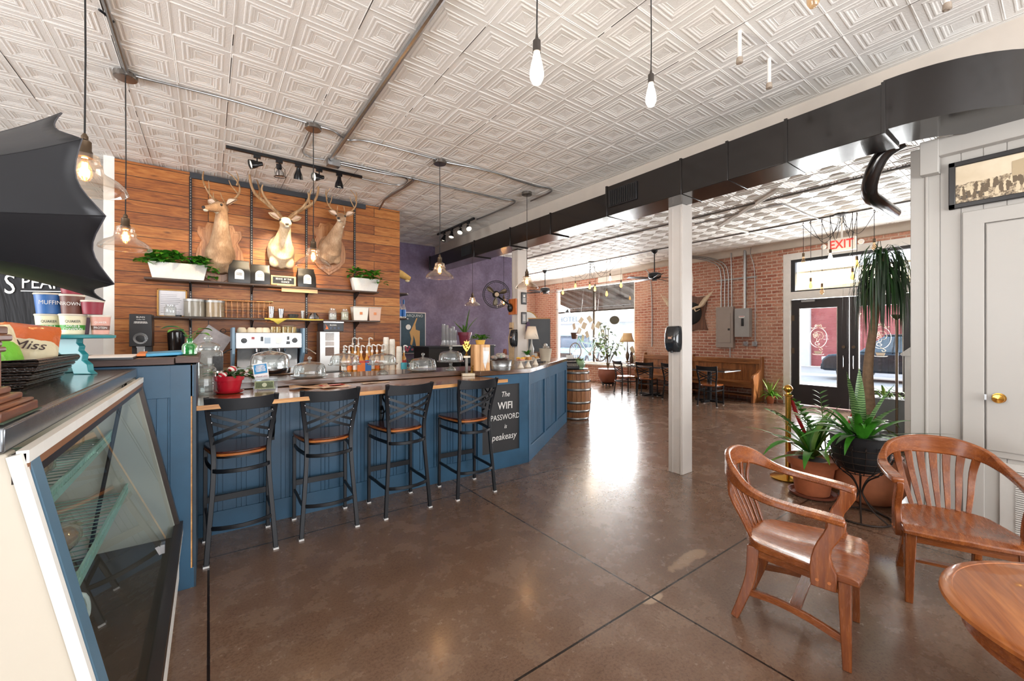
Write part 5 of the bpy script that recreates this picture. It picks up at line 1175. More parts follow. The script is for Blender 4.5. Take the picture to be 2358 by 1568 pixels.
# galvanised tub with wrapped sweets
q = on(1157, 853, ZC); t = thing('galvanised_tub', 'oval galvanised metal tub heaped with wrapped treats, on the bar', 'tub', (q.x, q.y + .03, ZC + .001), R(-15)); GV = mat('galvanised_tin', 'a8a9a8', .32, .9, .3, 25)
mk('tub', M().lathe([(.11, 0), (.118, .02), (.12, .05), (.123, .052), (.122, .058), (.128, .11), (.134, .115), (.126, .113), (.116, .06), (.105, .01), (.001, .008)], n=30, sy=.75), GV, t)
mk('wire_handle', M().tube([(-.13 * math.cos(PI * i / 14), -.105 - .01 * math.sin(PI * i / 14), .1 - .065 * math.sin(PI * i / 14)) for i in range(15)], .003, 5), mat('dark_wire', '5a5650', .4, .8), t)
mk('filling', M().sph((0, 0, .1), .115, 14, (1, .75, .35)), mat('dark_sweets', '3a2420', .5, 0, .6, 60), t)
CEL = glass('cellophane', 'f4f4f0', .9, rough=.08, body=.25, bodycol='e6ded6')
for i in range(16):
    a = i * 2.4; r = .02 + .085 * ((i % 5) / 5); x, y = r * math.cos(a), r * math.sin(a) * .7; z = .125 + .05 * (1 - r / .11) + U(0, .01)
    s_ = thing('wrapped_sweet', 'small cellophane wrapped treat heaped in the galvanised tub', 'sweet', (q.x + x, q.y + .03 + y, ZC + z), U(0, 6), 'wrapped treats in the tub')
    mk('sweet', M().sph((0, 0, 0), .022, 8, (1.1, 1, .7)), [mat('choc', '4a2a1c', .4), mat('pinkish', 'd08a8a', .5), mat('pale_sweet', 'e6d8c4', .5), mat('teal_sweet', '7fa89a', .5)][i % 4], s_)
    mk('cellophane', M().sph((0, 0, .004), .03, 8, (1.2, 1, .8)).leaf((.02, 0, 0), (1, .3, .6), .035, .04, 0, .3, 2), CEL, s_)
# small white cake stands with pastries
PAS = mat('pastry', 'd09a5a', .6, 0, .35, 40); CRD = mat('cream_stand', 'e6dccb', .4)
for px, py, n_, lb, c in ((1199, 847, 5, 'small cream footed stand with yellow and pink sweets, beside the tub', 0), (1216, 845, 6, 'small cream footed stand piled with brown pastries, second from the tub', 1), (1233, 840, 3, 'small footed stand nearest the black tray on the bar', 1)):
    q = on(px, py, ZC); t = thing('small_cake_stand', lb, 'cake stand', (q.x, q.y, ZC + .001), group=None)
    mk('stand', M().lathe([(.042, 0), (.03, .02), (.014, .06), (.02, .075), (.06, .08), (.064, .088), (.001, .084)], n=24), CRD, t)
    for i in range(n_):
        a = i * 2.1; s_ = solo('pastry', M().sph((0, 0, .012), .02, 8, (1.5, 1, .7)), PAS if c else (mat('lemon_sweet', 'e9b83a', .5) if i % 2 else mat('pink_sweet', 'dba08c', .5)), 'small ' + ('brown baked pastry' if c else 'yellow or pink sweet') + ' on ' + ('the first small stand' if px == 1199 else 'the second small stand' if px == 1216 else 'the third small stand'), 'pastry', (q.x + .032 * math.cos(a), q.y + .032 * math.sin(a), ZC + .088 + .016 * (i % 2)), a, 'pastries on small stand ' + ('one' if px == 1199 else 'two' if px == 1216 else 'three'))
q = on(1246, 834, ZC); solo('black_tray', M().b2((-.09, -.05, 0), (.09, .05, .014)), BLK, 'flat black tray lying on the angled end of the bar', 'tray', (q.x, q.y, ZC + .001), ang)
# bucket
q = on(1256, 832, ZC); t = thing('bucket', 'cream painted bucket with clear topped sticks, end of the bar', 'bucket', (q.x, q.y, ZC + .001)); BK = mat('cream_bucket', 'c9bda8', .45, .2)
mk('pail', M().lathe([(.07, 0), (.088, .13), (.091, .135), (.098, .19), (.102, .195), (.094, .19), (.08, .12), (.001, .11)], n=26), BK, t); f = M()
for i in range(18): a = U(0, 6.28); r = U(0, .07); f.sph((r * math.cos(a), r * math.sin(a), .2 + U(0, .03)), .014, 6)
f.sph((0, 0, .245), .03, 10); mk('clear_tops', f, CEL, t); mk('antenna_stick', M().tube([(-.02, 0, .2), (-.16, .05, .42)], .0015, 4), CHR, t)
# easel frame, plant, lamp behind
q = on(1203, 838, ZC); q = q + NV * -.25; t = thing('tablet_stand', 'brown folded wooden tablet easel on the bar behind the pastries', 'easel', (q.x, q.y, ZC + .001)); m = M(); m.bar([(-.07, -.03, 0), (-.01, .0, .2)], .02, .035, (0, 1, 0)); mk('front_leg', m, wood('cherry', '5a2a1c', '7a3c28', '94503a', 'z', .35), t); mk('rear_leg', M().bar([(.06, .05, 0), (-.0, .0, .2)], .02, .03, (0, 1, 0)), MC['cherry'], t); mk('shelf_bar', M().b2((-.06, -.05, .03), (.05, .02, .045)), MC['cherry'], t)
LMP = at(1224, 830, z=1.115)
t = thing('table_lamp', 'table lamp with plain cream tapered shade behind the end of the bar', 'lamp', (LMP.x, LMP.y, 1.114)); SHD = mat('lamp_shade_cream', 'e6d6c2', .8)
mk('base', M().lathe([(.06, 0), (.055, .015), (.02, .03), (.03, .12), (.04, .18), (.015, .26), (.008, .36)], n=20), mat('grey_ceramic', 'a8a49c', .3), t); mk('lamp_shade', M().lathe([(.115, .34), (.065, .54)], n=28, cap=False), SHD, t, solid=.003)
q = at(1218, 815, z=1.115); t = thing('potted_plant', 'small leafy plant in a white and blue cup beside the table lamp', 'potted plant', (LMP.x - .14, LMP.y - .06, 1.114)); mk('pot', M().lathe([(.035, 0), (.045, .09), (.038, .085)], n=18), WHT, t); mk('blue_band', M().lathe([(.0365, .005), (.04, .035)], n=18, cap=False), mat('blue_band', '4a86a8', .4), t)
f = M()
for i in range(26): a = U(0, 6.28); f.leaf((0, 0, .09), (math.cos(a), math.sin(a), U(.3, 1.6)), U(.07, .13), .04, .6, .2, 4, shape='oval')
mk('leaves', f, GRN, t)
# black side counter with clear cups and snake plant
ZS = 1.30
t = thing('side_counter', 'tall black counter against the purple wall with clear cups on it', 'counter', (0, 0, 0)); a = at(985, 800, y=7.25); b = at(1135, 800, y=7.25)
mk('body', M().b2((a.x, 7.2, 0), (b.x, 7.9, ZS - .03)), mat('dark_cabinet', '2b2725'), t); mk('top', M().b2((a.x - .02, 7.17, ZS - .03), (b.x + .02, 7.92, ZS)), BLK, t, .002)
mk('white_shelf', M().b2((b.x - 1.0, 7.17, ZS - .0), (b.x + .01, 7.7, ZS + .018)), WHT, t)
t = thing('register', 'slanted black till hood standing behind the low glass dome', 'cash register', (a.x + .75, 6.75, 0)); mk('pedestal', M().b2((-.2, -.15, 0), (.25, .2, 1.0)), BLK, t); mk('hood', M().prism([(-.35, 1.0), (.3, 1.0), (.3, 1.33), (0, 1.33)], -.2, .25, 'y'), BLK, t, .004)
CCU = glass('clear_plastic_cups', 'f4f6f6', .9, body=.3, bodycol='dcdcdc')
for i, (px, h) in enumerate(((1021, .42), (1029, .40), (1037, .34), (1043, .38), (1048, .30))):
    cupstack(px, 7.35, h, 'stack of clear plastic cups against the purple wall, ' + ('leftmost', 'second', 'third', 'fourth', 'rightmost')[i] + ' of five', z=ZS + .019, ma=CCU, r=.036, grp='clear cup stacks on the side counter', nm='clear_cup_stack', py=798)
SN = mat('snake_leaf', '5f8a3e', .4, 0, .6, 26); q = at(1070, 798, y=7.3)
t = thing('snake_plant', 'snake plant with yellow edged leaves in a burgundy pot against the purple wall', 'potted plant', (q.x, 7.3, ZS + .019)); mk('pot', M().lathe([(.09, 0), (.125, .2), (.14, .2), (.145, .26), (.13, .26), (.001, .24)], n=26), mat('burgundy_pot', '7a2438', .4), t)
f = M()
for a_, h_, w_ in ((0, .52, .07), (2.2, .36, .07), (1.0, .3, .06), (3.4, .3, .07), (5.2, .42, .06), (4.2, .22, .06)): f.leaf((.03 * math.cos(a_), .03 * math.sin(a_), .24), (math.cos(a_) * (.15 if h_ > .5 else .9), math.sin(a_) * .5, 1), h_, w_, .35, .4, 7)
mk('leaves', f, SN, t)
# sanitiser, carved chef figure, plaques, cloth on the second post
P2 = Vector((4.215, 5.52, 0)); DSP = mat('glossy_charcoal', '24272b', .12, 0, .05, coat=.6)
def dispenser(loc, rz, lb, W_=.14, Hh=.30, D_=.11, word=None):
    t = thing('soap_dispenser', lb, 'dispenser', loc, rz)
    m = M(); rows = [(0, .38, .6), (.03, .46, .85), (Hh * .35, .5, 1.0), (Hh * .7, .5, .95), (Hh * .95, .46, .7), (Hh, .42, .5)]
    for z, a, d in rows:
        for i in range(9): u = -1 + 2 * i / 8; m.v.append((W_ * a * u, -D_ * d * (1 - abs(u) ** 6 * .35), z))
        m.v += [(W_ * a, 0, z), (-W_ * a, 0, z)]
    for j in range(5):
        for i in range(11): m.f.append([j * 11 + i, j * 11 + (i + 1) % 11, j * 11 + 11 + (i + 1) % 11, j * 11 + 11 + i])
    m.f.append(list(range(11))[::-1]); m.f.append([55 + i for i in range(11)])
    mk('shell', m, DSP, t); w_ = mk('sight_window', M().b2((-.022, -D_ * 1.0 - .001, Hh * .5), (.02, -D_ * .93, Hh * .58)), mat('sensor_strip', 'c9a08c', .2), t)
    mk('nozzle', M().cyl((0, -D_ * .6, -.012), (0, -D_ * .6, .01), .014), BLK, t); return t
dispenser((4.115, 5.50, 1.33), R(-90), 'black soap dispenser fixed to the post behind the counter end', .13, .28, .09)
CHF = mat('carved_pale_wood', 'd0b48e', .6, 0, .3, 15)
t = thing('chef_figure', 'flat carved wooden chef figure hanging on the left side of the rear post', 'wall decoration', (4.115, 5.59, 1.05))
mk('figure', M().prism([(-.06, 0), (.06, 0), (.07, .3), (.085, .42), (.05, .5), (.04, .55), (.055, .6), (.05, .68), (-.05, .68), (-.055, .6), (-.04, .55), (-.05, .5), (-.085, .42), (-.07, .3)], -.025, 0, 'x'), CHF, t, .005); mk('hat_band', M().b2((-.03, -.045, .57), (-.025, .045, .59)), mat('dark_wood_spot', '4a3426', .6), t); mk('button', M().sph((-.026, 0, .48), .012, 8), BLK, t)
def plaque(z, lb):
    t = thing('wall_plaque', lb, 'plaque', (4.24, 5.433, z)); mk('board', M().b2((-.055, -.012, 0), (.055, 0, .20)), BLK, t, .002); pl_ = mk('plate', M().b2((-.04, -.014, .02), (.04, -.012, .18)), mat('silver_plate', '8a8a8c', .3, .6), t); return t, pl_
a, b = plaque(2.03, 'upper small black award plaque on the rear post'); mk('seal', M().lathe([(.02, 0), (.001, .001)], (0, -.0145, .14), 14, Matrix.Rotation(PI / 2, 4, 'X')), WHT, b); scribble(b, -.03, .03, .095, -.0142, .012, 3, WHT, 'plate_print')
a, b = plaque(1.70, 'lower small black award plaque on the rear post'); scribble(b, -.03, .03, .15, -.0142, .012, 5, WHT, 'plate_print')
t = thing('hanging_cloth', 'dark purple cloth hanging from a hook beside the lower plaque', 'cloth', (4.32, 5.425, 1.50)); m = M()
for i in range(7):
    z = -.0 + i * .04; w = .02 + .035 * math.sin(PI * min(1, (6 - i) / 6 * .9 + .05)); m.v += [(-w, -.01 - .01 * (i % 2), z), (0, -.02, z), (w, -.008, z), (0, .0, z)]
for i in range(6):
    for j in range(4): m.f.append([i * 4 + j, i * 4 + (j + 1) % 4, i * 4 + 4 + (j + 1) % 4, i * 4 + 4 + j])
mk('cloth', m, mat('plum_cloth', '4a3a52', .9), t); mk('hook', M().cyl((0, .01, .25), (0, -.02, .25), .006), CHR, t)
# black wall fan on a wood block
FB = mat('fan_black', '1e1f22', .35, .4); t = thing('wall_fan', 'round black caged fan on an arm bolted to a wooden block on the rear post', 'fan', (4.10, 5.54, 2.0))
mk('wood_block', M().b2((-.03, -.11, -.14), (-.004, .09, .12)), wood('orange_block', '9a4f24', 'c06a34', 'd88a50', 'z', .4), t, .003); mk('wall_box', M().sph((-.065, .0, -.03), .06, 12, (.7, .9, 1.2)), FB, t)
fc = at(1143, 678, x=3.86) - Vector((4.10, 5.54, 2.0)); fd = (Vector((-.45, -.85, -.1))).normalized(); fr_ = fd.to_track_quat('Z', 'Y').to_matrix().to_4x4(); fm_ = Matrix.Translation(fc) @ fr_
mk('arm', M().tube(smooth_pts([(-.07, 0, 0), (-.1, -.02, .02), tuple(fc - fd * .14), tuple(fc - fd * .05)]), .016, 8), FB, t)
mk('motor', M().add(*(lambda z: (z.v, z.f))(M().lathe([(.03, -.16), (.055, -.14), (.06, -.05), (.04, -.03)], n=18)), fm_), FB, t)
cg = M(); RR = .225
for z, r in ((.0, RR), (.045, RR * .9), (-.05, RR * .9), (.06, .045)): cg.tube([(r * math.cos(a), r * math.sin(a), z) for a in [2 * PI * i / 36 for i in range(36)]], .006 if z == 0 else .003, 5, closed=True)
for i in range(36):
    a = 2 * PI * i / 36; c, s = math.cos(a), math.sin(a); cg.tube([(.045 * c, .045 * s, .06), (RR * .6 * c, RR * .6 * s, .062), (RR * .9 * c, RR * .9 * s, .045), (RR * c, RR * s, 0), (RR * .9 * c, RR * .9 * s, -.05), (.05 * c, .05 * s, -.06)], .0016, 3)
mk('cage', M().add(cg.v, cg.f, fm_), FB, t)
for k in range(3):
    b_ = M(); a = 2 * PI * k / 3 + .4; n = 6
    for i in range(n + 1):
        u = i / n; r = .035 + .155 * u; w = .34 * math.sin(PI * (.15 + .7 * u)); 
        for s in (-1, 0, 1): b_.v.append((r * math.cos(a + s * w * .9), r * math.sin(a + s * w * .9), .012 * s))
    for i in range(n):
        for j in range(2): q_ = i * 3 + j; b_.f.append([q_, q_ + 1, q_ + 4, q_ + 3])
    mk('blade', M().add(b_.v, b_.f, fm_), mat('fan_blade', '6a5f4c', .35, .3), t, solid=.004)
mk('badge', M().add(*(lambda z: (z.v, z.f))(M().lathe([(.04, .062), (.036, .07), (.001, .071)], n=20)), fm_), BRZ, t)
# things on the half wall: binder, menus, green bottle
t = thing('binder', 'bright blue folder lying flat on the half wall top', 'folder', (-.20, 3.55, 1.3805), R(4)); mk('cover', M().b2((-.12, -.25, .0), (.10, .2, .018)), mat('sky_blue_cover', '2a9fd0', .35), t, .003, rot=(0, R(-2.5), 0)); mk('orange_edge', M().b2((-.16, -.26, .0), (-.12, .26, .014)), mat('orange_card', 'e07f3c', .5), t)
t = thing('menu_stack', 'stack of white sheets in black covers at the left end of the half wall', 'menus', (-.44, 3.30, 1.373), R(2)); mk('black_cover', M().b2((-.12, -.26, 0), (.10, .26, .01)), BLK, t); mk('white_sheet', M().b2((-.115, -.255, .0105), (.095, .255, .013)), PAP, t)
GB = NT('green_bottle_glass'); GB.set('2fa04a', .05); GB.b.inputs['Transmission Weight'].default_value = .55; GB.b.inputs['Coat Weight'].default_value = .5; GB = GB.m
q = at(436, 818, y=3.5); t = thing('green_bottle', 'small square green glass bottle holding pothos cuttings, on the half wall', 'bottle', (-.095, 3.30, 1.381), R(20))
mk('bottle', M().lathe([(.033, 0), (.04, .008), (.04, .055), (.035, .068), (.017, .08), (.017, .1), (.02, .105)], n=16, cap=False), GB, t); st = M(); f = M()
for a, h_, L in ((.2, .16, .09), (2.6, .17, .1), (3.6, .15, .1), (5.2, .13, .09), (1.4, .12, .08)):
    e = (math.cos(a) * .05, math.sin(a) * .05, h_); st.tube(smooth_pts([(0, 0, .03), (0, 0, .09), (e[0] * .5, e[1] * .5, h_ * .85), e], 3), .0025, 4); f.leaf(e, (math.cos(a), math.sin(a), .25), L, L * .6, .7, .25, 6, shape='heart')
mk('stems', st, STEM, t); mk('leaves', f, GRN2, t)
# ================= on the display case: gramophone, snacks, stand of oat cups, shirt =================
WAL = wood('walnut_case', '3a1f14', '6a3c26', '8f5a3c', 'y', .4, 1, .3); HRN = mat('matt_black_horn', '26272b', .42, .25, .25, 2.2, .06, 30); HRE = mat('worn_rim', '4a4a50', .5, .4)
t = thing('gramophone', 'old gramophone with a large black petal horn on a moulded wooden base', 'gramophone', (-.54, 1.385, 1.324)); w, d_ = .2, .11
def tier(x, y, z0, z1): return M().b2((-x, -y, z0), (x, y, z1))
m = M(); tiers = [(.205, .113, 0, .022), (.2, .108, .022, .03), (.185, .095, .03, .045), (.17, .082, .045, .06), (.158, .07, .06, .075), (.155, .066, .075, .14), (.165, .075, .14, .152), (.16, .07, .152, .165), (.172, .082, .165, .18), (.166, .076, .18, .198), (.15, .06, .198, .21)]
mk('base', tier(*tiers[0]), WAL, t, .003); mk('plinth_moulding', tier(*tiers[2]).b2((-.17, -.082, .045), (.17, .082, .06)).b2((-.2, -.108, .022), (.2, .108, .03)), WAL, t, .005)
mk('box', tier(.158, .07, .055, .14), WAL, t, .002); mk('top_moulding', tier(*tiers[6]).b2((-.16, -.07, .152), (.16, .07, .165)).b2((-.172, -.082, .165), (.172, .082, .18)).b2((-.166, -.076, .18), (.166, .076, .198)).b2((-.15, -.06, .198), (.15, .06, .21)), WAL, t, .004)
mk('turntable', M().lathe([(.1, .211), (.1, .222), (.001, .223)], n=30), mat('green_felt', '3a4a3a', .9), t)
mk('foot_pad', tier(.21, .118, -.001, .002), mat('green_felt', '3a4a3a', .9), t)
C = Vector((-.295, 1.645, 1.845)) - Vector((-.54, 1.385, 1.324)); ax_ = Vector((.93, .26, .19)).normalized(); L = .62
up_ = (Vector((0, 0, 1)) - ax_ * ax_.z).normalized(); sd_ = ax_.cross(up_)
hm = M(); NS = 22; NP = 8; NA = NP * 8
for i in range(NS + 1):
    u = i / NS; r = .025 + .155 * u + .057 * u ** 4.5
    for j in range(NA):
        ph = (j / 8) % 1.0; a = 2 * PI * j / NA + R(12)
        sc_ = 1 - (.03 + .10 * u ** 4) * (math.sin(PI * ph) - .5)        # scalloped petals
        bulge = -.012 * u ** 2 * math.sin(PI * ph * 2) * 0
        p = C - ax_ * (L * (1 - u)) + ax_ * (-.03 * u ** 8 * (math.sin(PI * ph) - .5)) + (up_ * math.cos(a) + sd_ * math.sin(a)) * r * sc_; hm.v.append(tuple(p))
for i in range(NS):
    for j in range(NA): a = i * NA + j; b = i * NA + (j + 1) % NA; hm.f.append([a, b, b + NA, a + NA])
horn = mk('horn', hm, HRN, t, solid=.003, smooth=.35)
for k in range(NP):
    P = [hm.v[i * NA + (k * 8) % NA] for i in range(2, NS + 1)]; mk('seam_rib', M().tube(P, .0022, 5), HRN, horn)
rim = M().tube([hm.v[NS * NA + j] for j in range(NA)], .0018, 5, closed=True); mk('rim_bead', rim, HRE, horn)
e0 = C - ax_ * L
mk('elbow', M().tube(smooth_pts([tuple(e0 + ax_ * .02), tuple(e0 - ax_ * .08), tuple(e0 - ax_ * .14 - Vector((0, 0, .1))), (e0.x - .04, .06, .3), (-.1, .0, .22)]), .022, 12), HRN, t)
# basket of crisps
WK = NT('dark_wicker'); wv = WK.n('ShaderNodeTexWave'); wv.inputs['Scale'].default_value = 34; wv.bands_direction = 'Z'; wv.inputs['Distortion'].default_value = 2; wv.inputs['Detail Scale'].default_value = 3; WK.l(WK.c, wv.inputs['Vector'])
WK.set(WK.ramp(wv.outputs['Fac'], [(.3, '120c0a'), (.7, '33241c')]), .22); WK.bump(wv.outputs['Fac'], .8, .006); WK = WK.m
t = thing('wicker_basket', 'dark glossy woven basket holding snack bags, on the case top', 'basket', (-.69, 2.27, 1.324)); X_, Y_ = .235, .26; h = .088
m = M(); rows = 6
for r in range(rows):
    z = .006 + r * h / rows; f = .82 + .18 * (r / (rows - 1)); P = []
    per = [(-X_, -Y_), (X_, -Y_), (X_, Y_), (-X_, Y_)]
    for e in range(4):
        a, b = per[e], per[(e + 1) % 4]
        for i in range(14): u = i / 14; P.append(((a[0] + (b[0] - a[0]) * u) * f, (a[1] + (b[1] - a[1]) * u) * f, z + .004 * math.sin(i * PI + r * PI)))
    m.tube(P, .0085, 5, closed=True)
mk('woven_wall', m, WK, t); mk('bottom', M().b2((-X_ * .82, -Y_ * .82, 0), (X_ * .82, Y_ * .82, .008)), WK, t)
mk('rim', M().tube([(-X_, -Y_, h), (X_, -Y_, h), (X_, Y_, h), (-X_, Y_, h)], .013, 8, closed=True), WK, t)
def crisp(loc, rx, ry, rz, c1, c2, lb, word=None):
    g = NT('bag_' + c1); n = g.noise(9, None, 4); s = g.n('ShaderNodeSeparateXYZ'); g.l(g.c, s.inputs[0])
    g.set(g.mix(g.math('GREATER_THAN', g.math('ADD', s.outputs['Y'], g.math('MULTIPLY', n, .06)), .05), c1, c2), .25); g.bump(n, .8, .02)
    t = thing('snack_bag', lb, 'snack bag', loc, rz); m = M(); nx, ny = 10, 12; W_, H_ = .08, .115
    for sgn in (1, -1):
        k = len(m.v)
        for i in range(nx + 1):
            for j in range(ny + 1):
                u, v = i / nx, j / ny; ed = 1 - .10 * (2 * v - 1) ** 6 - .02 * math.sin(v * 11); th = .062 * (math.sin(PI * u) ** .6) * (math.sin(PI * v) ** .6) + .004 * math.sin(u * 17 + v * 9) * math.sin(PI * u) * math.sin(PI * v)
                m.v.append(((u - .5) * 2 * W_ * ed, (v - .5) * 2 * H_, sgn * th))
        for i in range(nx):
            for j in range(ny): a = k + i * (ny + 1) + j; m.f.append([a, a + 1, a + ny + 2, a + ny + 1])
    b = mk('bag', m, g.m, t, rot=(rx, ry, 0))
    if word: txt(word, .05, mat('dark_script', '3a2a2a', .6), b, (0, -.01, .065), (0, 0, 0), shear=.25)
    return t
crisp((-.64, 2.25, 1.445), R(66), R(0), R(22), 'd9c49a', 'c06a3a', 'cream and orange snack bag with dark script, standing in the basket', 'Miss')
crisp((-.56, 2.38, 1.445), R(62), R(8), R(12), 'c9bfa0', 'b85a28', 'orange snack bag with a cream lower half, right in the basket', 'Miss')
crisp((-.60, 2.15, 1.435), R(60), R(-6), R(24), '6fb83a', 'd8cfae', 'green and cream snack bag lying across the front of the basket')
crisp((-.76, 2.12, 1.43), R(55), R(0), R(20), 'd8d8b8', '5fa83a', 'white and green snack bag at the left end of the basket')
# teal scalloped stand
TEAL = mat('teal_paint', '2f8a90', .35, 0, .15, 6); t = thing('tiered_stand', 'teal painted wooden stand with scalloped corbel legs, holding oat cups', 'stand', (-.60, 2.83, 1.324), math.atan2(-.593, .805))
mk('plate', M().lathe([(.25, .165), (.27, .168), (.272, .180), (.25, .184), (.001, .184)], n=40, sy=.62), TEAL, t)
for s in (-1, 1):
    o = [(s * .03, .165), (s * .15, .165), (s * .145, .145), (s * .16, .13), (s * .155, .11), (s * .175, .09), (s * .17, .065), (s * .195, .045), (s * .2, .015), (s * .22, 0), (s * .13, 0), (s * .12, .03), (s * .11, .06), (s * .06, .1), (s * .03, .11)]
    mk('corbel_leg', M().prism(o, -.014, .014, 'y'), TEAL, t, .003)
mk('cross_leg', M().prism([(-.02, .165), (.14, .165), (.10, .08), (.13, 0), (.05, 0), (-.02, .11)], -.014, .014, 'x'), TEAL, t, .003)
SM = Matrix.Translation((-.60, 2.83, 1.324)) @ Matrix.Rotation(math.atan2(-.593, .805), 4, 'Z')
def cup(x, y, z, r, h, body, band, lb, words, wc=WHT, grp='instant oat cups on the teal stand'):
    p = SM @ Vector((x, y, .1845 + z)); t = thing('oat_cup', lb, 'cup', p, math.atan2(-p.x, p.y), grp)
    mk('carton', M().lathe([(r * .82, 0), (r * .98, h)], n=24), body, t); 
    if band: mk('label_band', M().lathe([(r * .825, .004), (r * .90, h * .48)], n=24, cap=False), band, t)
    mk('rim', M().lathe([(r, h - .004), (r * 1.04, h), (r, h + .004), (.001, h + .004)], n=24), mat('foil_lid', 'd8cfc0', .4), t)
    for i, (wd_, sz, zz) in enumerate(words): txt(wd_, sz, wc if i else (INK if zz > h * .55 and body is CRM else wc), t, (.0, -r * .97, zz), FY, sx_=.78)
    return t
CRM = mat('cream_carton', 'ebe2c0', .5); GC = mat('green_band', '4a9a3a', .5); BLC = mat('blue_carton', '3568a8', .45); BRC = mat('brown_carton', '6a4236', .5); MRC = mat('maroon_carton', '8a2434', .5); PLC = mat('plum_carton', '4a1e3a', .5)
cup(.035, -.03, 0, .046, .088, CRM, GC, 'cream and green oat cup at the bottom left of the stand', (('QUAKER', .016, .058), ('APPLES &\nCRANBERRIES', .013, .03)))
cup(.145, -.03, 0, .046, .088, CRM, GC, 'cream and green oat cup in the middle of the bottom row', (('QUAKER', .016, .058), ('APPLES &\nCINNAMON', .014, .03)))
cup(.222, .02, 0, .036, .085, mat('pink_carton', 'd8a090', .5), BRC, 'pink and brown protein oat cup at the right of the bottom row', (('QUAKER', .013, .055), ('PROTEIN', .014, .03)))
cup(.09, .05, 0, .04, .085, PLC, None, 'dark plum oat cup behind the two green ones', (('CRA', .02, .03),))
cup(.04, -.03, .093, .052, .09, BLC, None, 'large blue muffin mix cup on the second tier, left', (('MUFFIN', .026, .05),))
cup(.132, -.02, .093, .042, .085, BRC, None, 'brown brownie cup on the second tier beside the blue one', (('BROWNIE', .022, .045),))
cup(.205, .0, .093, .04, .06, MRC, None, 'low maroon oat cup on the second tier, right', ())
cup(.11, .0, .186, .042, .06, MRC, None, 'maroon oat cup on the top tier, half hidden under the horn', ())
# black shirt with shop lettering on a stand behind
tz = math.atan2(-.593, .805) + R(10); t = thing('tshirt', 'black T-shirt with white lettering hanging behind the snack basket', 'T-shirt', (-.79, 3.43, 0), tz)
BT_ = NT('black_jersey'); BT_.set('17181c', .85); BT_.bump(BT_.noise(3, BT_.mp((1, 1, .35)), 4, .6, 1.2), .9, .06); BT_ = BT_.m
o = [(-.40, 1.39), (.205, 1.39), (.21, 1.88), (.20, 2.05), (.12, 2.12), (-.05, 2.17), (-.12, 2.14), (-.2, 2.17), (-.36, 2.1), (-.5, 1.92), (-.42, 1.8), (-.39, 1.85)]
sh = mk('shirt', M().prism(o, -.06, .06, 'y'), BT_, t, .03); txt('S', .15, WHT, sh, (-.05, -.063, 1.775), FY, sx_=.8, ext=.001); txt('PEAK', .10, WHT, sh, (.10, -.063, 1.79), FY, sx_=.85, ext=.001); txt('COFFEEH', .034, WHT, sh, (.14, -.063, 1.722), FY, ext=.001); mk('underline', M().b2((.0, -.0635, 1.743), (.205, -.061, 1.747)), WHT, sh)
mk('stand_pole', M().cyl((0, 0, 0), (0, 0, 2.1), .015), CHR, t); mk('stand_base', M().lathe([(.11, 0), (.10, .02), (.001, .025)], n=24), BLK, t)
# pale fridge behind, seen between the horn and the plank wall
t = thing('drinks_fridge', 'white upright fridge with glass front left of the plank wall', 'fridge', (-1.55, 5.7, 0)); mk('cabinet', M().b2((-.35, -.3, 0), (.35, .35, 1.75)), WHT, t, .01); mk('glass_door', M().b2((-.3, -.32, .15), (.3, -.3, 1.6)), mat('pale_blue_glass', 'a8c4cc', .1), t); mk('handle', M().cyl((.27, -.35, .7), (.27, -.35, 1.2), .012), CHR, t)
# ================= lamps, tracks, conduits, fans on the ceilings =================
FIL = emis('bulb_filament_warm', 'ffc070', 22); BUW = emis('bulb_glow_white', 'fff0d8', 14); CORD = mat('cloth_cord', '1c1a1a', .8)
SHG = glass('shade_glass', 'fff6ec', .8, body=.015)
def pendant(loc, drop, lb, S=1.0, can=True, power=9, grp='glass bell pendants over the bar'):
    """bell glass pendant: local z=0 is the ceiling"""
    t = thing('pendant_lamp', lb, 'pendant lamp', loc, 0, grp); h = -drop
    if can: mk('canopy', M().lathe([(.001, 0), (.075, 0), (.075, -.035), (.07, -.04), (.001, -.042)], n=24), mat('nickel_canopy', '8c8782', .25, .9), t)
    mk('cord', M().tube([(0, 0, -.04), (.003, 0, h * .5), (0, 0, h + .28 * S)], .0042, 6), CORD, t)
    mk('socket', M().lathe([(.006, .285), (.014, .27), (.014, .255), (.026, .245), (.026, .20), (.03, .195), (.03, .165), (.001, .16)], (0, 0, h), 16), BRZ, t)
    g = M(); g.lathe([(.034, .185), (.055, .175), (.058, .15), (.05, .147), (.066, .135), (.07, .10), (.085, .085), (.13, .06), (.158, .03), (.165, .008), (.158, .002)], (0, 0, h), 32, cap=False); mk('glass_shade', g, SHG, t)
    b = mk('bulb', M().lathe([(.001, .045), (.02, .055), (.03, .08), (.026, .115), (.013, .15), (.012, .165)], (0, 0, h), 16), glass('bulb_glass', 'ffe8c8', .4, body=0.02), t)
    f = M()
    for i in range(6): a = i * PI / 3; f.tube([(.012 * math.cos(a), .012 * math.sin(a), h + .07), (.008 * math.cos(a), .008 * math.sin(a), h + .14)], .0035, 4)
    mk('filament', f, FIL, b); lamp('pendant_light', (0, 0, h + .10), power, (1, .74, .44), .025, t)
    t.scale = (S,) * 3; return t
PZ = 3.575
for px, py, lb in ((288, 165, 'glass bell pendant nearest the left end of the plank wall'), (722, 287, 'glass bell pendant hanging in front of the right deer mounts'), (1014, 368, 'glass bell pendant hanging in front of the purple wall')):
    q = at(px, py, z=3.6); pendant((q.x, 4.48, 3.592), 1.40, lb)
q = at(1213, 465, z=3.6); pendant((3.735, 4.71, 3.592), 1.40, 'glass bell pendant hanging beside the rear white post')
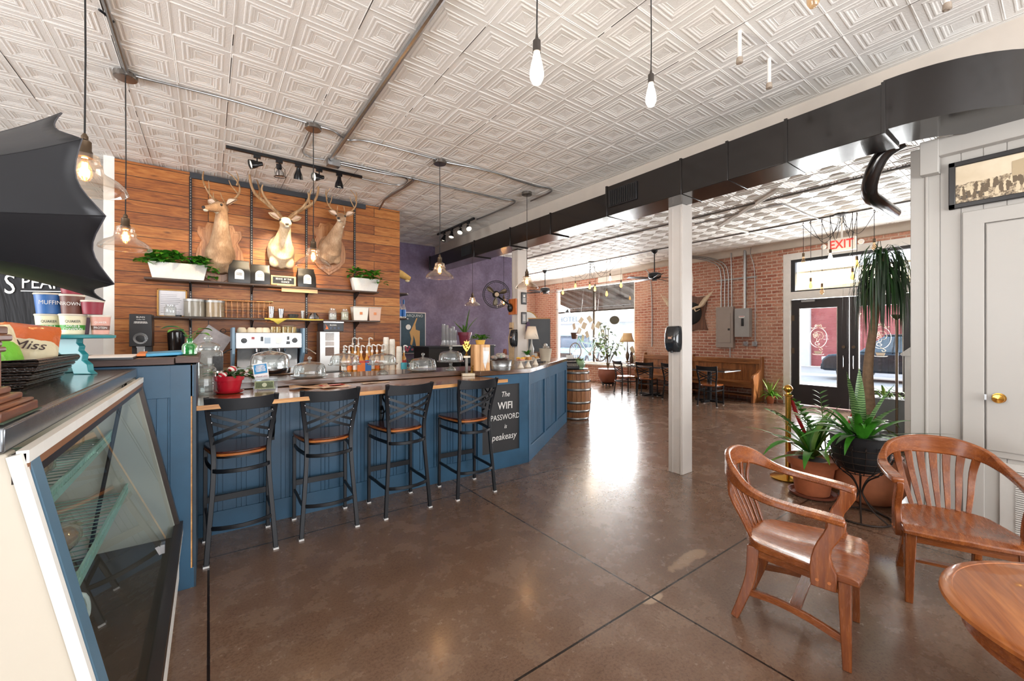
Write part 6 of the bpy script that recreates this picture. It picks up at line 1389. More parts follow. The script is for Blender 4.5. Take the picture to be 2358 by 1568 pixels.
q = at(195, 430, z=2.25); pendant((q.x, q.y, 3.592), 1.36, 'glass bell pendant half hidden behind the black gramophone horn')
q = at(1088, 600, y=7.6); pendant((q.x, 7.6, 3.592), 1.44, 'small distant glass pendant hanging low before the purple wall')
q = at(1160, 600, y=7.6); pendant((q.x, 7.6, 3.592), 1.44, 'distant glass pendant whose shade is hidden behind the wall fan')
# bare bulbs on cords
def bare(px, ytop, ybot, fwd, lb, lit=True):
    zb = 1.5 + (774 - ybot) * fwd / 950; r = (px - 1179) / 950; x = (r * EX[0] + EX[1]) * fwd; y = (r * EY[0] + EY[1]) * fwd
    t = thing('bulb_pendant', lb, 'pendant lamp', (x, y, 3.592), 0, 'bare bulbs hanging from the ceiling'); h = zb - 3.592
    mk('canopy', M().lathe([(.001, 0), (.06, 0), (.06, -.025), (.001, -.028)], n=20), BRZ, t); mk('cord', M().tube([(0, 0, -.02), (.004, 0, h * .5), (0, 0, h + .215)], .0035, 6), CORD, t)
    mk('socket', M().lathe([(.004, .225), (.008, .2), (.017, .19), (.018, .145), (.019, .14), (.001, .138)], (0, 0, h), 16), mat('pewter_socket', '5a5450', .35, .8), t)
    b = mk('bulb', M().lathe([(.001, 0), (.018, .006), (.029, .028), (.031, .05), (.024, .09), (.015, .125), (.014, .14)], (0, 0, h), 20), BUW if lit else glass('bulb_glass', 'ffe8c8', .4), t)
    if lit: lamp('bulb_light', (0, 0, h - .02), 10, (1, .88, .7), .03, t)
bare(1236, 0, 195, 1.80, 'glowing bare bulb on a long cord, nearest the viewer'); bare(1499, 0, 246, 2.45, 'glowing bare bulb on a long cord, farther right under the ceiling')
bare(1873, 0, 18, 2.2, 'unlit bare bulb at the top edge above the duct', False)
# ceiling pipe stubs
for px, y0_, y1_, lb in ((1703, 72, 145, 'white sprinkler pipe stub, left of the pair below the ceiling'), (1771, 135, 203, 'white sprinkler pipe stub, right of the pair below the ceiling'), (2181, -30, 22, 'white pipe stub at the top edge near the duct bend')):
    q = at(px, y0_, z=3.6); fw = 2.1 * 950 / (774 - y0_); zb = 1.5 + (774 - y1_) * fw / 950
    t = thing('pipe_stub', lb, 'pipe', (q.x, q.y, 3.60)); mk('pipe', M().cyl((0, 0, 0), (0, 0, zb - 3.6 + .02), .013, n=12), WHT, t); mk('cap', M().lathe([(.013, .04), (.02, .035), (.022, .0), (.012, -.004), (.001, 0)], (0, 0, zb - 3.6), 12), mat('rusty_white', 'b8a898', .6, .3, .4, 60), t)
# conduits on the ceiling
def conduit(lb, pts, r=.011, z=3.583, nm='conduit', mt=None):
    P = [Vector((p[0], p[1], z if len(p) < 3 else p[2])) for p in pts]
    return solo(nm, M().tube(P, r, 8), mt or STL, lb, 'conduit')
def cpx(*ps): return [tuple(at(a, b, z=3.583))[:2] for a, b in ps]
conduit('thick grey conduit crossing the ceiling towards a junction box', [(1.16, -2, 3.58), (1.16, 5.15, 3.58)], .022)
conduit('conduit running over the display case to the left pendant', [(-.52, -1.5), (-.52, 4.42)], .014)
A = smooth_pts([Vector((*c, 3.583)) for c in cpx((312, 172), (330, 180), (500, 222), (640, 262), (705, 282))], 4); conduit('thin conduit linking the first and second bar pendants', A, .009)
A = smooth_pts([Vector((*c, 3.583)) for c in cpx((738, 292), (768, 302), (800, 322), (850, 326), (1003, 366))], 4); conduit('thin conduit linking the second and third bar pendants', A, .009)
A = smooth_pts([Vector((*c, 3.583)) for c in cpx((1028, 374), (1120, 393), (1222, 425), (1265, 434), (1268, 442), (1240, 455), (1222, 463))], 4); conduit('conduit bending back to the pendant beside the rear post', A, .011)
A = smooth_pts([Vector((*c, 3.583)) for c in cpx((777, 372), (860, 390), (1040, 432), (1150, 457), (1183, 462), (1180, 470), (1140, 488), (1098, 505))], 4); conduit('conduit running from the junction box to the far spotlight track', A, .011)
A = smooth_pts([Vector((*c, 3.583)) for c in cpx((777, 376), (860, 395), (935, 408), (950, 412), (945, 422), (900, 450), (885, 461))], 4) + [Vector((*cpx((873, 470))[0], 3.5))]; conduit('conduit curving down to the top of the plank wall', A, .014)
A = smooth_pts([Vector((*c, 3.583)) for c in cpx((833, 411), (900, 425), (930, 424), (938, 414), (925, 407))], 4); conduit('thin conduit looping from the near spotlight track', A, .008)
A = smooth_pts([Vector((*c, 3.583)) for c in cpx((718, 300), (705, 330), (697, 350), (715, 362), (748, 368))], 4); conduit('thin conduit curling from the second pendant to the junction box', A, .008)
t = thing('junction_box', 'grey metal junction box on the ceiling above the spotlight track', 'junction box', (1.2, 5.22, 3.56)); mk('box', M().b2((-.07, -.05, -.035), (.07, .05, .035)), STL, t, .003); mk('cover', M().b2((-.065, -.045, -.04), (.065, .045, -.035)), STL, t)
conduit('short loose wire stub on the ceiling above the horn', cpx((228, 22), (245, 35), (262, 50)), .008, mt=BLK)
# track lights
TB = mat('gloss_black_track', '17171a', .22, .2)
def track(p0, p1, heads, lb, grp):
    d = Vector(p1) - Vector(p0); L = d.length; a = math.atan2(d.y, d.x)
    t = thing('track_light', lb, 'track light', p0, a); mk('rail', M().b2((0, -.018, -.016), (L, .018, .016)), TB, t, .002)
    for s, (u, dirv, kind, hl) in enumerate(heads):
        h = thing('spotlight', hl, 'spotlight', tuple(Vector(p0) + d * u), a, grp); dv = Matrix.Rotation(-a, 3, 'Z') @ Vector(dirv).normalized()
        mk('adapter', M().b2((-.035, -.017, -.05), (.035, .017, -.016)), TB, h, .002); mk('stem', M().cyl((0, 0, -.05), (0, 0, -.10), .007), TB, h)
        c = Vector((0, 0, -.115)); mx = Matrix.Translation(c - dv * .05) @ dv.to_track_quat('Z', 'Y').to_matrix().to_4x4()
        def A_(prof, mt, nm, cap=True): return mk(nm, M().add(*(lambda z: (z.v, z.f))(M().lathe(prof, n=20, cap=cap)), mx), mt, h)
        if kind == 'cage':
            A_([(.001, 0), (.028, 0), (.03, .05), (.02, .06)], TB, 'lamp_holder'); A_([(.02, .06), (.05, .1), (.052, .13), (.001, .135)], CHR, 'reflector_bulb')
            c_ = M()
            for i in range(3): q = 2 * PI * i / 3; c_.tube([(.03 * math.cos(q), .03 * math.sin(q), .02), (.062 * math.cos(q), .062 * math.sin(q), .05), (.062 * math.cos(q), .062 * math.sin(q), .14)], .003, 4)
            c_.tube([(.062 * math.cos(q), .062 * math.sin(q), .14) for q in [2 * PI * i / 20 for i in range(20)]], .004, 4, closed=True); mk('cage', M().add(c_.v, c_.f, mx), TB, h)
        else:
            A_([(.001, -.01), (.022, -.005), (.026, .03), (.034, .05), (.047, .085), (.052, .125)], TB, 'shade', cap=False); A_([(.001, .09), (.046, .105), (.001, .106)], emis('spot_face', 'fff2dc', 9 if kind == 'lit' else 2.5), 'lamp_face')
    return t
tr = ((520, 336), (833, 408)); a = at(520, 336, z=3.56); b = at(833, 408, z=3.56); Yt = (a.y + b.y) / 2
def uu(px): return (at(px, 380, y=Yt).x - a.x) / (b.x - a.x)
track((a.x, Yt, 3.555), (b.x, Yt, 3.555), [(uu(592), (-1, -.2, -.35), 'lit2', 'black spotlight pointing left, first on the near track'), (uu(643), (.1, .1, -1), 'cage', 'caged chrome spotlight, second on the near track'), (uu(687), (.05, .35, -1), 'lit2', 'black spotlight pointing down at the mounts, third on the near track'),
      (uu(735), (-1, -.3, -.25), 'lit', 'lit spotlight with its face to the left, fourth on the near track'), (uu(781), (0, .1, -1), 'off', 'black spotlight hanging straight down, last on the near track')], 'black spotlight track on the ceiling in front of the deer mounts', 'spotlights on the near track')
a = at(1008, 541, z=3.5); b = at(1095, 505, z=3.5)
track((3.77, 7.69, 3.575), (3.77, 6.25, 3.575), [(.2, (-.3, .1, -1), 'lit2', 'spotlight on the far track, first from the purple wall'), (.42, (-.3, -.3, -1), 'lit', 'spotlight on the far track, second from the purple wall'), (.66, (-.5, -.5, -.8), 'lit', 'spotlight on the far track, third from the purple wall'), (.86, (-.2, -.8, -.7), 'lit', 'spotlight on the far track, nearest the viewer')], 'short black spotlight track near the duct by the purple wall', 'spotlights on the far track')
lamp('spot_on_mounts', (at(687, 380, y=Yt).x, Yt + .06, 3.36), 260, (1, .8, .52), .04, spot=46, aim=(at(655, 550, y=6.4).x - at(687, 380, y=Yt).x, 6.4 - Yt, -.82), blend=.8)
lamp('spot_on_shelf', (at(781, 380, y=Yt).x, Yt + .05, 3.30), 45, (1, .75, .45), .04, spot=70, aim=(.0, .55, -1), blend=.8)
lamp('spot_left', (at(592, 380, y=Yt).x, Yt + .05, 3.36), 45, (1, .78, .5), .04, spot=60, aim=(-.35, .9, -.8), blend=.8)
lamp('spot_far', (3.6, 6.6, 3.35), 28, (1, .85, .68), .05, spot=90, aim=(-.3, .6, -.9), blend=.9)
# --- annex: spider chandeliers, ceiling fans, exit sign
def spider(c, items, lb, power=4):
    t = thing('spider_chandelier', lb, 'chandelier', (c.x, c.y, 3.598)); mk('canopy', M().lathe([(.001, 0), (.11, 0), (.11, -.025), (.06, -.045), (.001, -.046)], n=24), BLK, t)
    for i, (px, hy, by, lit) in enumerate(items):
        b = at(px, by, x=c.x + U(-.12, .12)) - Vector((c.x, c.y, 3.598)); hk = Vector((b.x, b.y, -.02)); v0 = Vector((.05 * math.cos(i), .05 * math.sin(i), -.045)); midp = (v0 + hk) / 2 + Vector((0, 0, -.42 if i % 2 else -.34))
        P = smooth_pts([v0, v0 + Vector((0, 0, -.1)), midp, hk + Vector((0, 0, -.06)), hk, hk + (b - hk) * .1 + Vector((.0, .0, 0)), b + Vector((0, 0, .12))], 4)
        cd_ = mk('bulb_cord', M().tube(P, .0045, 4), CORD, t); mk('hook', M().sph(hk, .012, 6), BLK, cd_)
        sk = mk('socket', M().cyl(b + Vector((0, 0, .12)), b + Vector((0, 0, .05)), .02, n=10), BRZ, t)
        mk('bulb', M().lathe([(.001, -.085), (.03, -.06), (.034, -.03), (.018, .03), (.014, .055)], b, 12), BUW if lit == 2 else (emis('bulb_amber', 'ffb04a', 5) if lit else glass('bulb_glass', 'ffe8c8', .4)), t)
    lamp('chandelier_light', (0, 0, -.9), power, (1, .8, .55), .15, t); return t
spider(at(1363, 603, z=3.6), [(1296, 600, 672, 1), (1325, 597, 657, 1), (1358, 603, 659, 1), (1370, 600, 664, 1), (1397, 606, 675, 1), (1405, 590, 640, 2), (1430, 598, 655, 1)], 'black spider chandelier with amber bulbs in front of the big shop window', 14)
spider(at(1938, 492, z=3.6), [(1850, 493, 598, 0), (1867, 505, 655, 1), (1893, 510, 668, 0), (1912, 478, 590, 2), (1963, 500, 634, 1), (1973, 470, 606, 1), (2013, 480, 566, 0)], 'black spider chandelier with bulbs hanging in front of the exit sign', 10)
def cfan(px, py, lb, rz):
    q = at(px, py, z=3.6); t = thing('ceiling_fan', lb, 'ceiling fan', (q.x, q.y, 3.598), R(rz), 'black ceiling fans in the window room'); FBK = mat('fan_black', '1e1f22', .35, .4)
    mk('canopy', M().lathe([(.001, 0), (.08, 0), (.075, -.04), (.04, -.09), (.02, -.1)], n=20), FBK, t); mk('downrod', M().cyl((0, 0, -.08), (0, 0, -.56), .013), FBK, t)
    mk('motor', M().lathe([(.02, -.54), (.07, -.55), (.15, -.58), (.155, -.66), (.12, -.7), (.06, -.71), (.06, -.75), (.001, -.755)], n=28), FBK, t)
    for k in range(5):
        a = 2 * PI * k / 5; m = M(); m.box((.44, 0, 0), (.52, .13, .008), (R(12), 0, 0)); m.box((.17, 0, 0), (.12, .03, .008)); m2 = M().add(m.v, m.f, Matrix.Translation((0, 0, -.69)) @ Matrix.Rotation(a, 4, 'Z')); mk('blade', m2, FBK, t, .003)
    return t
cfan(1507, 575, 'black ceiling fan between the big window and the front white post', 10); cfan(1255, 622, 'black ceiling fan near the far brick corner', 40)
t = thing('exit_sign', 'white box exit sign with red letters hanging above the street door', 'exit sign', (9.1, 2.44, 3.12)); EXF = mat('exit_white', 'e9e6e2', .4); mk('box', M().b2((-.035, -.2, -.1), (.035, .2, .13)), EXF, t, .006)
txt('EXIT', .21, emis('exit_red', 'e8352c', 1.1), t, (-.0365, 0, .012), FNX, ext=.001, sx_=.8, bold=.004); mk('mount', M().cyl((0, 0, .13), (0, 0, .48), .014), EXF, t)
for s in (-1, 1): mk('emergency_lamp', M().sph((0, s * .27, .02), .045, 10, (.8, 1, 1)), EXF, t)
# annex ceiling conduits and pipes
def cpa(*ps): return [Vector((*tuple(at(a, b, z=3.583))[:2], 3.583)) for a, b in ps]
conduit('grey conduit on the annex ceiling running to the front ceiling fan', [(8.72, -1.0), (8.72, 12.2)], .012, mt=mat('old_conduit', '7c7a78', .4, .7))
conduit('thick dark conduit on the annex ceiling nearer the posts', [(6.9, -1.0), (6.9, 12.2)], .014, mt=MC['old_conduit'])
conduit('white box trunking crossing the annex ceiling towards the brick wall', cpa((1790, 438), (1655, 522)), .03, mt=WHT)
conduit('white pipe angling along the annex ceiling to the brick wall', cpa((1655, 522), (1790, 548)), .02, mt=WHT)
conduit('thin conduit crossing the annex ceiling to the second chandelier', cpa((1600, 516), (1740, 482), (1800, 470), (1860, 495), (1930, 520)), .01)
# ================= right foreground: armchairs, table, plants, stanchions, picture =================
OAK = wood('golden_oak_chair', '6a3416', '804520', '9c5a2a', 'y', .26, 1.6, .35, .05); OAKX = wood('golden_oak_rail', '6a3416', '804520', '9c5a2a', 'x', .26, 1.6, .35, .05); OAKZ = wood('golden_oak_upright', '643014', '7a401c', '945426', 'z', .25, 1.6, .5, .05)
def armchair(loc, rz, lb):
    t = thing('armchair', lb, 'chair', loc, rz, 'wooden armchairs by the round table')
    # saddle seat
    m = M(); nx, ny = 16, 16
    def outl(v):
        y = -.235 + .485 * v; w = .17 + .08 * min(1, v * 1.5) ** .8 if v > .0 else .17
        if v < .18: w *= math.sin(PI / 2 * (.35 + .65 * v / .18))
        return y, w
    for top in (1, 0):
        for i in range(nx + 1):
            for j in range(ny + 1):
                v = j / ny; u = -1 + 2 * i / nx; y, w = outl(v); y += .018 * (1 - u * u) * (v ** 6)
                if top: z = .435 - .016 * max(0, 1 - ((v - .42) / .42) ** 2) * (1 - u ** 4) * (1.0 + .35 * abs(math.sin(PI * u))) + .004 * math.exp(-(u * 6) ** 2) * (v > .5) - .014 * max(0, v - .93) / .07
                else: z = .395
                m.v.append((u * w, y, z))
    N1_ = (nx + 1) * (ny + 1)
    for i in range(nx):
        for j in range(ny): a = i * (ny + 1) + j; m.f.append([a, a + ny + 1, a + ny + 2, a + 1]); m.f.append([N1_ + a, N1_ + a + 1, N1_ + a + ny + 2, N1_ + a + ny + 1])
    bd = [i * (ny + 1) for i in range(nx + 1)] + [nx * (ny + 1) + j for j in range(1, ny + 1)] + [i * (ny + 1) + ny for i in range(nx - 1, -1, -1)] + list(range(ny - 1, 0, -1))
    for k in range(len(bd)): a, b = bd[k], bd[(k + 1) % len(bd)]; m.f.append([a, b, N1_ + b, N1_ + a])
    mk('seat', m, OAK, t, smooth=.9, bev=.006)
    mk('front_rail', M().b2((-.205, .19, .345), (.205, .215, .397)), OAKX, t, .003)
    for s in (-1, 1):
        mk('side_rail', M().bar([(s * .21, .19, .371), (s * .15, -.19, .371)], .022, .05), OAK, t, .003)
        mk('front_leg', M().bar([(s * .222, .205, 0), (s * .218, .2, .2), (s * .213, .195, .398)], [.034, .042, .05], [.034, .042, .05], (0, 1, 0)), OAKZ, t, .004)
        mk('rear_leg', M().bar(smooth_pts([(s * .172, -.27, 0), (s * .166, -.235, .1), (s * .158, -.195, .24), (s * .155, -.185, .398)], 3), .034, [.036, .038, .04, .042, .045, .048, .05, .052, .055, .055][:10], (0, 1, 0)), OAKZ, t, .004)
        mk('side_stretcher', M().bar(smooth_pts([(s * .217, .19, .125), (s * .20, .06, .155), (s * .18, -.08, .165), (s * .163, -.21, .15)], 3), .018, .034), OAK, t, .002)
        pf = [(.205, .668), (.203, .63), (.18, .585), (.155, .54), (.148, .5), (.158, .46), (.172, .43), (.17, .35), (.075, .35), (.07, .43), (.075, .475), (.085, .52), (.10, .56), (.12, .6), (.135, .64), (.135, .668)]
        mk('arm_support', M().prism(pf, s * .255 - .016, s * .255 + .016, 'x'), OAKZ, t, .005)
        for yy in (.10, .145): mk('wood_plug', M().cyl((s * .265, yy, .385), (s * .2735, yy, .385), .007, n=12), mat('oak_plug', 'b87040', .4), t)
    mk('cross_stretcher', M().bar([(-.192, .0, .168), (.192, 0, .168)], .05, .016), OAKX, t, .002)
    ctl = [((.262, .20, .672), .055, .034), ((.272, .13, .682), .066, .032), ((.283, .0, .690), .06, .032), ((.282, -.11, .702), .05, .036), ((.262, -.20, .728), .036, .052), ((.21, -.275, .772), .03, .085), ((.11, -.325, .798), .028, .108), ((0, -.34, .803), .028, .114)]
    full = ctl + [((-p[0], p[1], p[2]), w, h) for p, w, h in ctl[::-1][1:]]; k = 4
    P = smooth_pts([p for p, w, h in full], k); Wd = [v.x for v in smooth_pts([(w, h, 0) for p, w, h in full], k)]; Hd = [v.y for v in smooth_pts([(w, h, 0) for p, w, h in full], k)]
    r_ = mk('arm_and_crest_rail', M().bar(P, Wd, Hd), OAKX, t, .009)
    for i in range(7):
        u = -1 + i / 3; x0 = u * .125; x1 = u * .185; y0 = -.205 - .018 * (1 - u * u); y1 = -.338 + .05 * u * u; z1 = .755
        mk('back_slat', M().bar(smooth_pts([(x0, y0, .43), (x0 + (x1 - x0) * .3, y0 - .035, .52), (x0 + (x1 - x0) * .7, y0 - .09, .65), (x1, y1, z1)], 3), [.022 + .002 * q for q in range(10)], .011, (0, 1, .2)), OAKZ, t, .002)
    return t
armchair((2.495, .84, 0), R(190), 'golden oak armchair with curved arms seen side on, nearest the post and floor stain')
armchair((3.457, .416, 0), R(111), 'golden oak armchair with slatted back against the white boarded wall by the closet vent')
# round oak table
OT = NT('oak_table_top'); v = OT.mp((1.2, 22, 1)); n1 = OT.noise(1.5, v, 6, .6, .5); OT.set(OT.ramp(n1, [(.3, '7e421c'), (.5, '9c5a2a'), (.7, 'b47038')]), .3); OT.b.inputs['Coat Weight'].default_value = .4; OT.bump(n1, .05, .002); OT = OT.m
t = thing('round_table', 'round golden oak pedestal table at the bottom right corner', 'table', (2.455, -.187, 0), R(25))
mk('table_top', M().lathe([(.001, .488), (.46, .488), (.505, .492), (.515, .5), (.512, .512), (.5, .519), (.478, .5215), (.476, .519), (.472, .520), (.001, .520)], n=96), OT, t, smooth=.5)
mk('apron', M().lathe([(.44, .40), (.455, .405), (.45, .42), (.46, .43), (.455, .46), (.475, .478), (.47, .488)], n=80), OAKX, t)
mk('pedestal', M().lathe([(.11, .05), (.12, .08), (.07, .11), (.06, .16), (.1, .22), (.11, .28), (.07, .34), (.08, .38), (.14, .40)], n=28), OAKZ, t)
for k in range(4):
    a = PI / 2 * k; c, s = math.cos(a), math.sin(a)
    mk('scroll_foot', M().bar(smooth_pts([(c * .08, s * .08, .17), (c * .2, s * .2, .13), (c * .32, s * .32, .06), (c * .41, s * .41, .045), (c * .44, s * .44, .075), (c * .40, s * .40, .09)], 3), .05, [.08] * 4 + [.07] * 4 + [.06] * 4 + [.045] * 4), OAKX, t, .006)
# long framed photograph on the white wall
t = thing('framed_photograph', 'long black framed sepia crowd photograph on the white boards above the closet door', 'picture', (4.44, .545, 2.435))
SEP = NT('sepia_print'); a_ = SEP.noise(30, SEP.mp((1, 1, 1)), 5, .7); b_ = SEP.noise(6, None, 3); s = SEP.n('ShaderNodeSeparateXYZ'); SEP.l(SEP.c, s.inputs[0])
crowd = SEP.math('LESS_THAN', s.outputs['Z'], SEP.math('MULTIPLY_ADD', b_, .1, .13)); SEP.set(SEP.mix(crowd, SEP.ramp(b_, [(.3, 'cdbb9e'), (.7, 'e0d0b6')]), SEP.ramp(a_, [(.4, '3f352a'), (.5, 'a08c70'), (.6, 'd9c8aa')])), .3)
FRB = mat('black_frame', '1f1c1c', .3)
for a, b in (((-.03, -1.5, 0), (0, 0, .035)), ((-.03, -1.5, .305), (0, 0, .34)), ((-.03, -.035, 0), (0, 0, .34)), ((-.03, -1.5, 0), (0, -1.465, .34))): mk('frame_rail', M().b2(a, b), FRB, t, .004)
pr = mk('print', M().b2((-.016, -1.47, .03), (-.01, -.03, .31)), SEP.m, t)
SW_ = mat('sepia_wall', 'b8a484', .6); SD = mat('sepia_dark', '6a5a46', .6)
hs = mk('printed_house', M().prism([(-.9, .16), (-.3, .16), (-.3, .26), (-.6, .3), (-.9, .27)], -.018, -.0165, 'x'), SW_, pr)
for i in range(4): mk('printed_window', M().b2((-.0192, -.42 - i * .12, .2), (-.0182, -.37 - i * .12, .24)), SD, pr)
random.seed(3)
for i in range(60): mk('printed_figure', M().lathe([(.010, 0), (.012, .03), (.006, .045), (.008, .056), (.001, .064)], (-.0165, -.06 - .6 * i / 60 + U(-.01, .01), .05 + U(0, .07)), 6, Matrix.Diagonal((.08, 1, 1, 1))), SD if i % 3 else mat('sepia_light', 'd8c6a6', .6), pr)
# ---- plants by the post
def pot(t, prof, mt, soil_r=None, soil_z=None, nm='pot', n=36):
    mk(nm, M().lathe(prof, n=n), mt, t)
    if soil_r: mk('soil', M().lathe([(soil_r, soil_z), (.001, soil_z + .008)], n=24), SOIL, t)
def strapy(f, c, z, items, seg=8):
    for a, el, L, w, dr in items:
        a = R(a); el = R(el); f.leaf((c[0] + .02 * math.cos(a), c[1] + .02 * math.sin(a), z), (math.cos(a) * math.cos(el), math.sin(a) * math.cos(el), math.sin(el)), L, w, dr, .3, seg)
# terracotta pot with saucer and lily-like leaves
YLG = mat('yellow_green_leaf', '6f9a35', .38, 0, .5, 16)
t = thing('potted_plant', 'terracotta pot and saucer of long arching strap leaves, beside the brass stanchion', 'potted plant', (4.60, 1.46, 0))
pot(t, [(.001, .02), (.13, .02), (.135, .03), (.175, .29), (.195, .29), (.21, .36), (.2, .362), (.185, .34), (.001, .335)], TER, .18, .335); mk('saucer', M().lathe([(.15, 0), (.18, .01), (.195, .035), (.185, .035), (.16, .012)], n=36), mat('old_terracotta', '8a4a34', .7, 0, .35, 10), t)
random.seed(5); f = M(); g = M(); it = []
for i in range(16): it.append((i * 137.5, U(35, 80), U(.42, .64), U(.07, .10), U(.7, 1.4)))
strapy(f, (0, 0), .36, it[:10]); strapy(g, (0, 0), .36, it[10:] + [(128, 38, .62, .06, .5), (-52, 22, .62, .06, .9), (150, 10, .5, .05, .6)])
g.tube([(0, 0, .33), (0, 0, .42)], .02, 8); mk('leaves', f, GRN, t); mk('yellow_striped_leaves', g, YLG, t)
# yellow pot with zamia
t = thing('potted_plant', 'yellow pot of dark glossy fern-like stems behind the terracotta pot', 'potted plant', (5.12, 1.50, 0)); pot(t, [(.10, 0), (.13, .05), (.17, .22), (.19, .22), (.195, .25), (.18, .25), (.001, .23)], mat('yellow_glazed_pot', 'd99a1e', .3, 0, .15, 6), .17, .235)
for a, el, L in ((150, 52, .75), (120, 70, .72), (60, 62, .6), (180, 30, .6), (-30, 55, .55), (-100, 50, .5), (140, 40, .5), (30, 75, .65), (165, 60, .6)):
    f = M(); st = M(); a = R(a); el = R(el); q = Vector((0, 0, .23)); d = Vector((math.cos(a) * math.cos(el), math.sin(a) * math.cos(el), math.sin(el))); P = []
    for i in range(13):
        P.append(q.copy()); q = q + d * L / 12; d = (d + Vector((0, 0, -.05))).normalized()
        if i > 3:
            s_ = d.cross(Vector((0, 0, 1))).normalized()
            for s in (-1, 1): f.leaf(q - d * .012, (s_ * s + d * .5 + Vector((0, 0, .25))), .085, .045, .2, .2, 4, shape='oval')
    st.tube(P, [.008 - .0004 * i for i in range(13)], 5); mk('leaflets', f, GRN, mk('stem', st, STEM, t))
# black pot in wire stand with snake plant and bromeliad leaves
WIR = mat('rusty_black_wire', '2c211c', .5, .6)
t = thing('plant_stand', 'rusty black wire plant stand with hourglass legs and grid basket', 'plant stand', (4.36, 1.045, 0))
mk('base_ring', M().tube(arc((0, 0), .2, 0, 360, 36, .008)[:-1], .0075, 6, closed=True), WIR, t)
for k in range(6):
    a = R(60 * k + 15); c, s = math.cos(a), math.sin(a); mk('leg', M().tube(smooth_pts([(c * .2, s * .2, .008), (c * .09, s * .09, .08), (c * .022, s * .022, .18), (c * .02, s * .02, .24), (c * .06, s * .06, .32), (c * .13, s * .13, .375)], 4), .006, 6), WIR, t)
g = M()
for z, r in ((.38, .13), (.42, .165), (.475, .195), (.53, .212), (.585, .222)): g.tube(arc((0, 0), r, 0, 360, 32, z)[:-1], .004, 5, closed=True)
for k in range(16): a = 2 * PI * k / 16; c, s = math.cos(a), math.sin(a); g.tube([(c * .13, s * .13, .375), (c * .165, s * .165, .42), (c * .195, s * .195, .475), (c * .212, s * .212, .53), (c * .222, s * .222, .585)], .0035, 5); g.tube([(c * .222 + c * .018 * math.cos(q), s * .222 + s * .018 * math.cos(q), .6 + .018 * math.sin(q)) for q in [2 * PI * i / 10 for i in range(10)]], .003, 4, closed=True)
mk('grid_basket', g, WIR, t)
t = thing('snake_plant', 'large snake plant with banded upright leaves in a black pot on the wire stand', 'potted plant', (4.36, 1.045, .386)); pot(t, [(.11, 0), (.15, .04), (.19, .12), (.205, .28), (.214, .30), (.205, .30), (.001, .27)], mat('matt_black_pot', '16171a', .45), .19, .27)
BAND = NT('banded_leaf'); wv = BAND.n('ShaderNodeTexWave'); wv.bands_direction = 'Z'; wv.inputs['Scale'].default_value = 16; wv.inputs['Distortion'].default_value = 3.5; BAND.l(BAND.c, wv.inputs['Vector']); BAND.set(BAND.ramp(wv.outputs['Fac'], [(.35, '2f5228'), (.6, '6f8e58')]), .4); BAND = BAND.m
f = M(); g = M()
for a, el, L, w, dr in ((20, 86, .58, .085, .1), (150, 80, .56, .075, .15), (-105, 70, .52, .08, .35), (200, 84, .5, .07, .1), (90, 82, .45, .07, .15), (-125, 55, .45, .07, .5), (-20, 35, .5, .06, 1.0), (-95, 25, .5, .055, 1.2), (10, 50, .45, .07, .5)): strapy(f, (0, 0), .27, [(a, el, L, w, dr)])
random.seed(9)
for i in range(34):
    if -130 < (i * 137.5 + 180) % 360 - 180 < -50: continue
    strapy(g, (.06 * math.cos(i * 2.4), .06 * math.sin(i * 2.4)), .28, [(i * 137.5, U(20, 75), U(.3, .52), U(.04, .065), U(.7, 1.6))])
mk('banded_leaves', f, BAND, t); mk('arching_leaves', g, GRN, t)
f = M(); strapy(f, (0, 0), .28, [(-94, 18, .55, .03, .15), (-90, 12, .5, .025, .1), (150, 30, .5, .06, .6), (175, 15, .45, .06, .5)]); mk('long_leaves', f, DGR, t)
# big round terracotta with tall ponytail palm
t = thing('ponytail_palm', 'tall ponytail palm with a bare trunk in a round terracotta pot, near the door', 'potted plant', (4.86, 1.10, 0)); pot(t, [(.15, 0), (.2, .03), (.27, .16), (.285, .26), (.26, .36), (.22, .41), (.23, .43), (.21, .43), (.001, .40)], mat('pale_terracotta', 'b9714c', .7, 0, .35, 7), .2, .40)
BARK = mat('palm_bark', '94785f', .85, 0, .4, 30, .7, 40)
tp = smooth_pts([(0, 0, .38), (.0, .0, .8), (.0, .01, 1.2), (.05, -.02, 1.6), (.06, -.05, 1.95), (.09, -.07, 2.25)], 4); mk('trunk', M().tube(tp, [.05, .05, .048, .046, .045, .045, .043, .041, .038, .036, .034, .033, .032, .031, .03, .03, .029, .028, .028, .028, .028][:len(tp)], 10), BARK, t)
random.seed(11); f = M(); g = M()
for i in range(230):
    a = U(0, 2 * PI); z = U(-.3, .05); el = U(.3, 1.4); h = f if i % 2 else g
    h.leaf((.09 + .03 * math.cos(a), -.07 + .03 * math.sin(a), 2.25 + z), (math.cos(a) * math.cos(el), math.sin(a) * math.cos(el), math.sin(el)), U(.35, .7) if i % 6 else U(.8, 1.0), U(.012, .019) if i % 6 else .007, U(8, 12), .2, 12)
mk('crown_leaves', f, DGR, t); mk('lower_leaves', g, mat('deep_leaf_green', '1c3a1a', .45, 0, .4, 12), t)
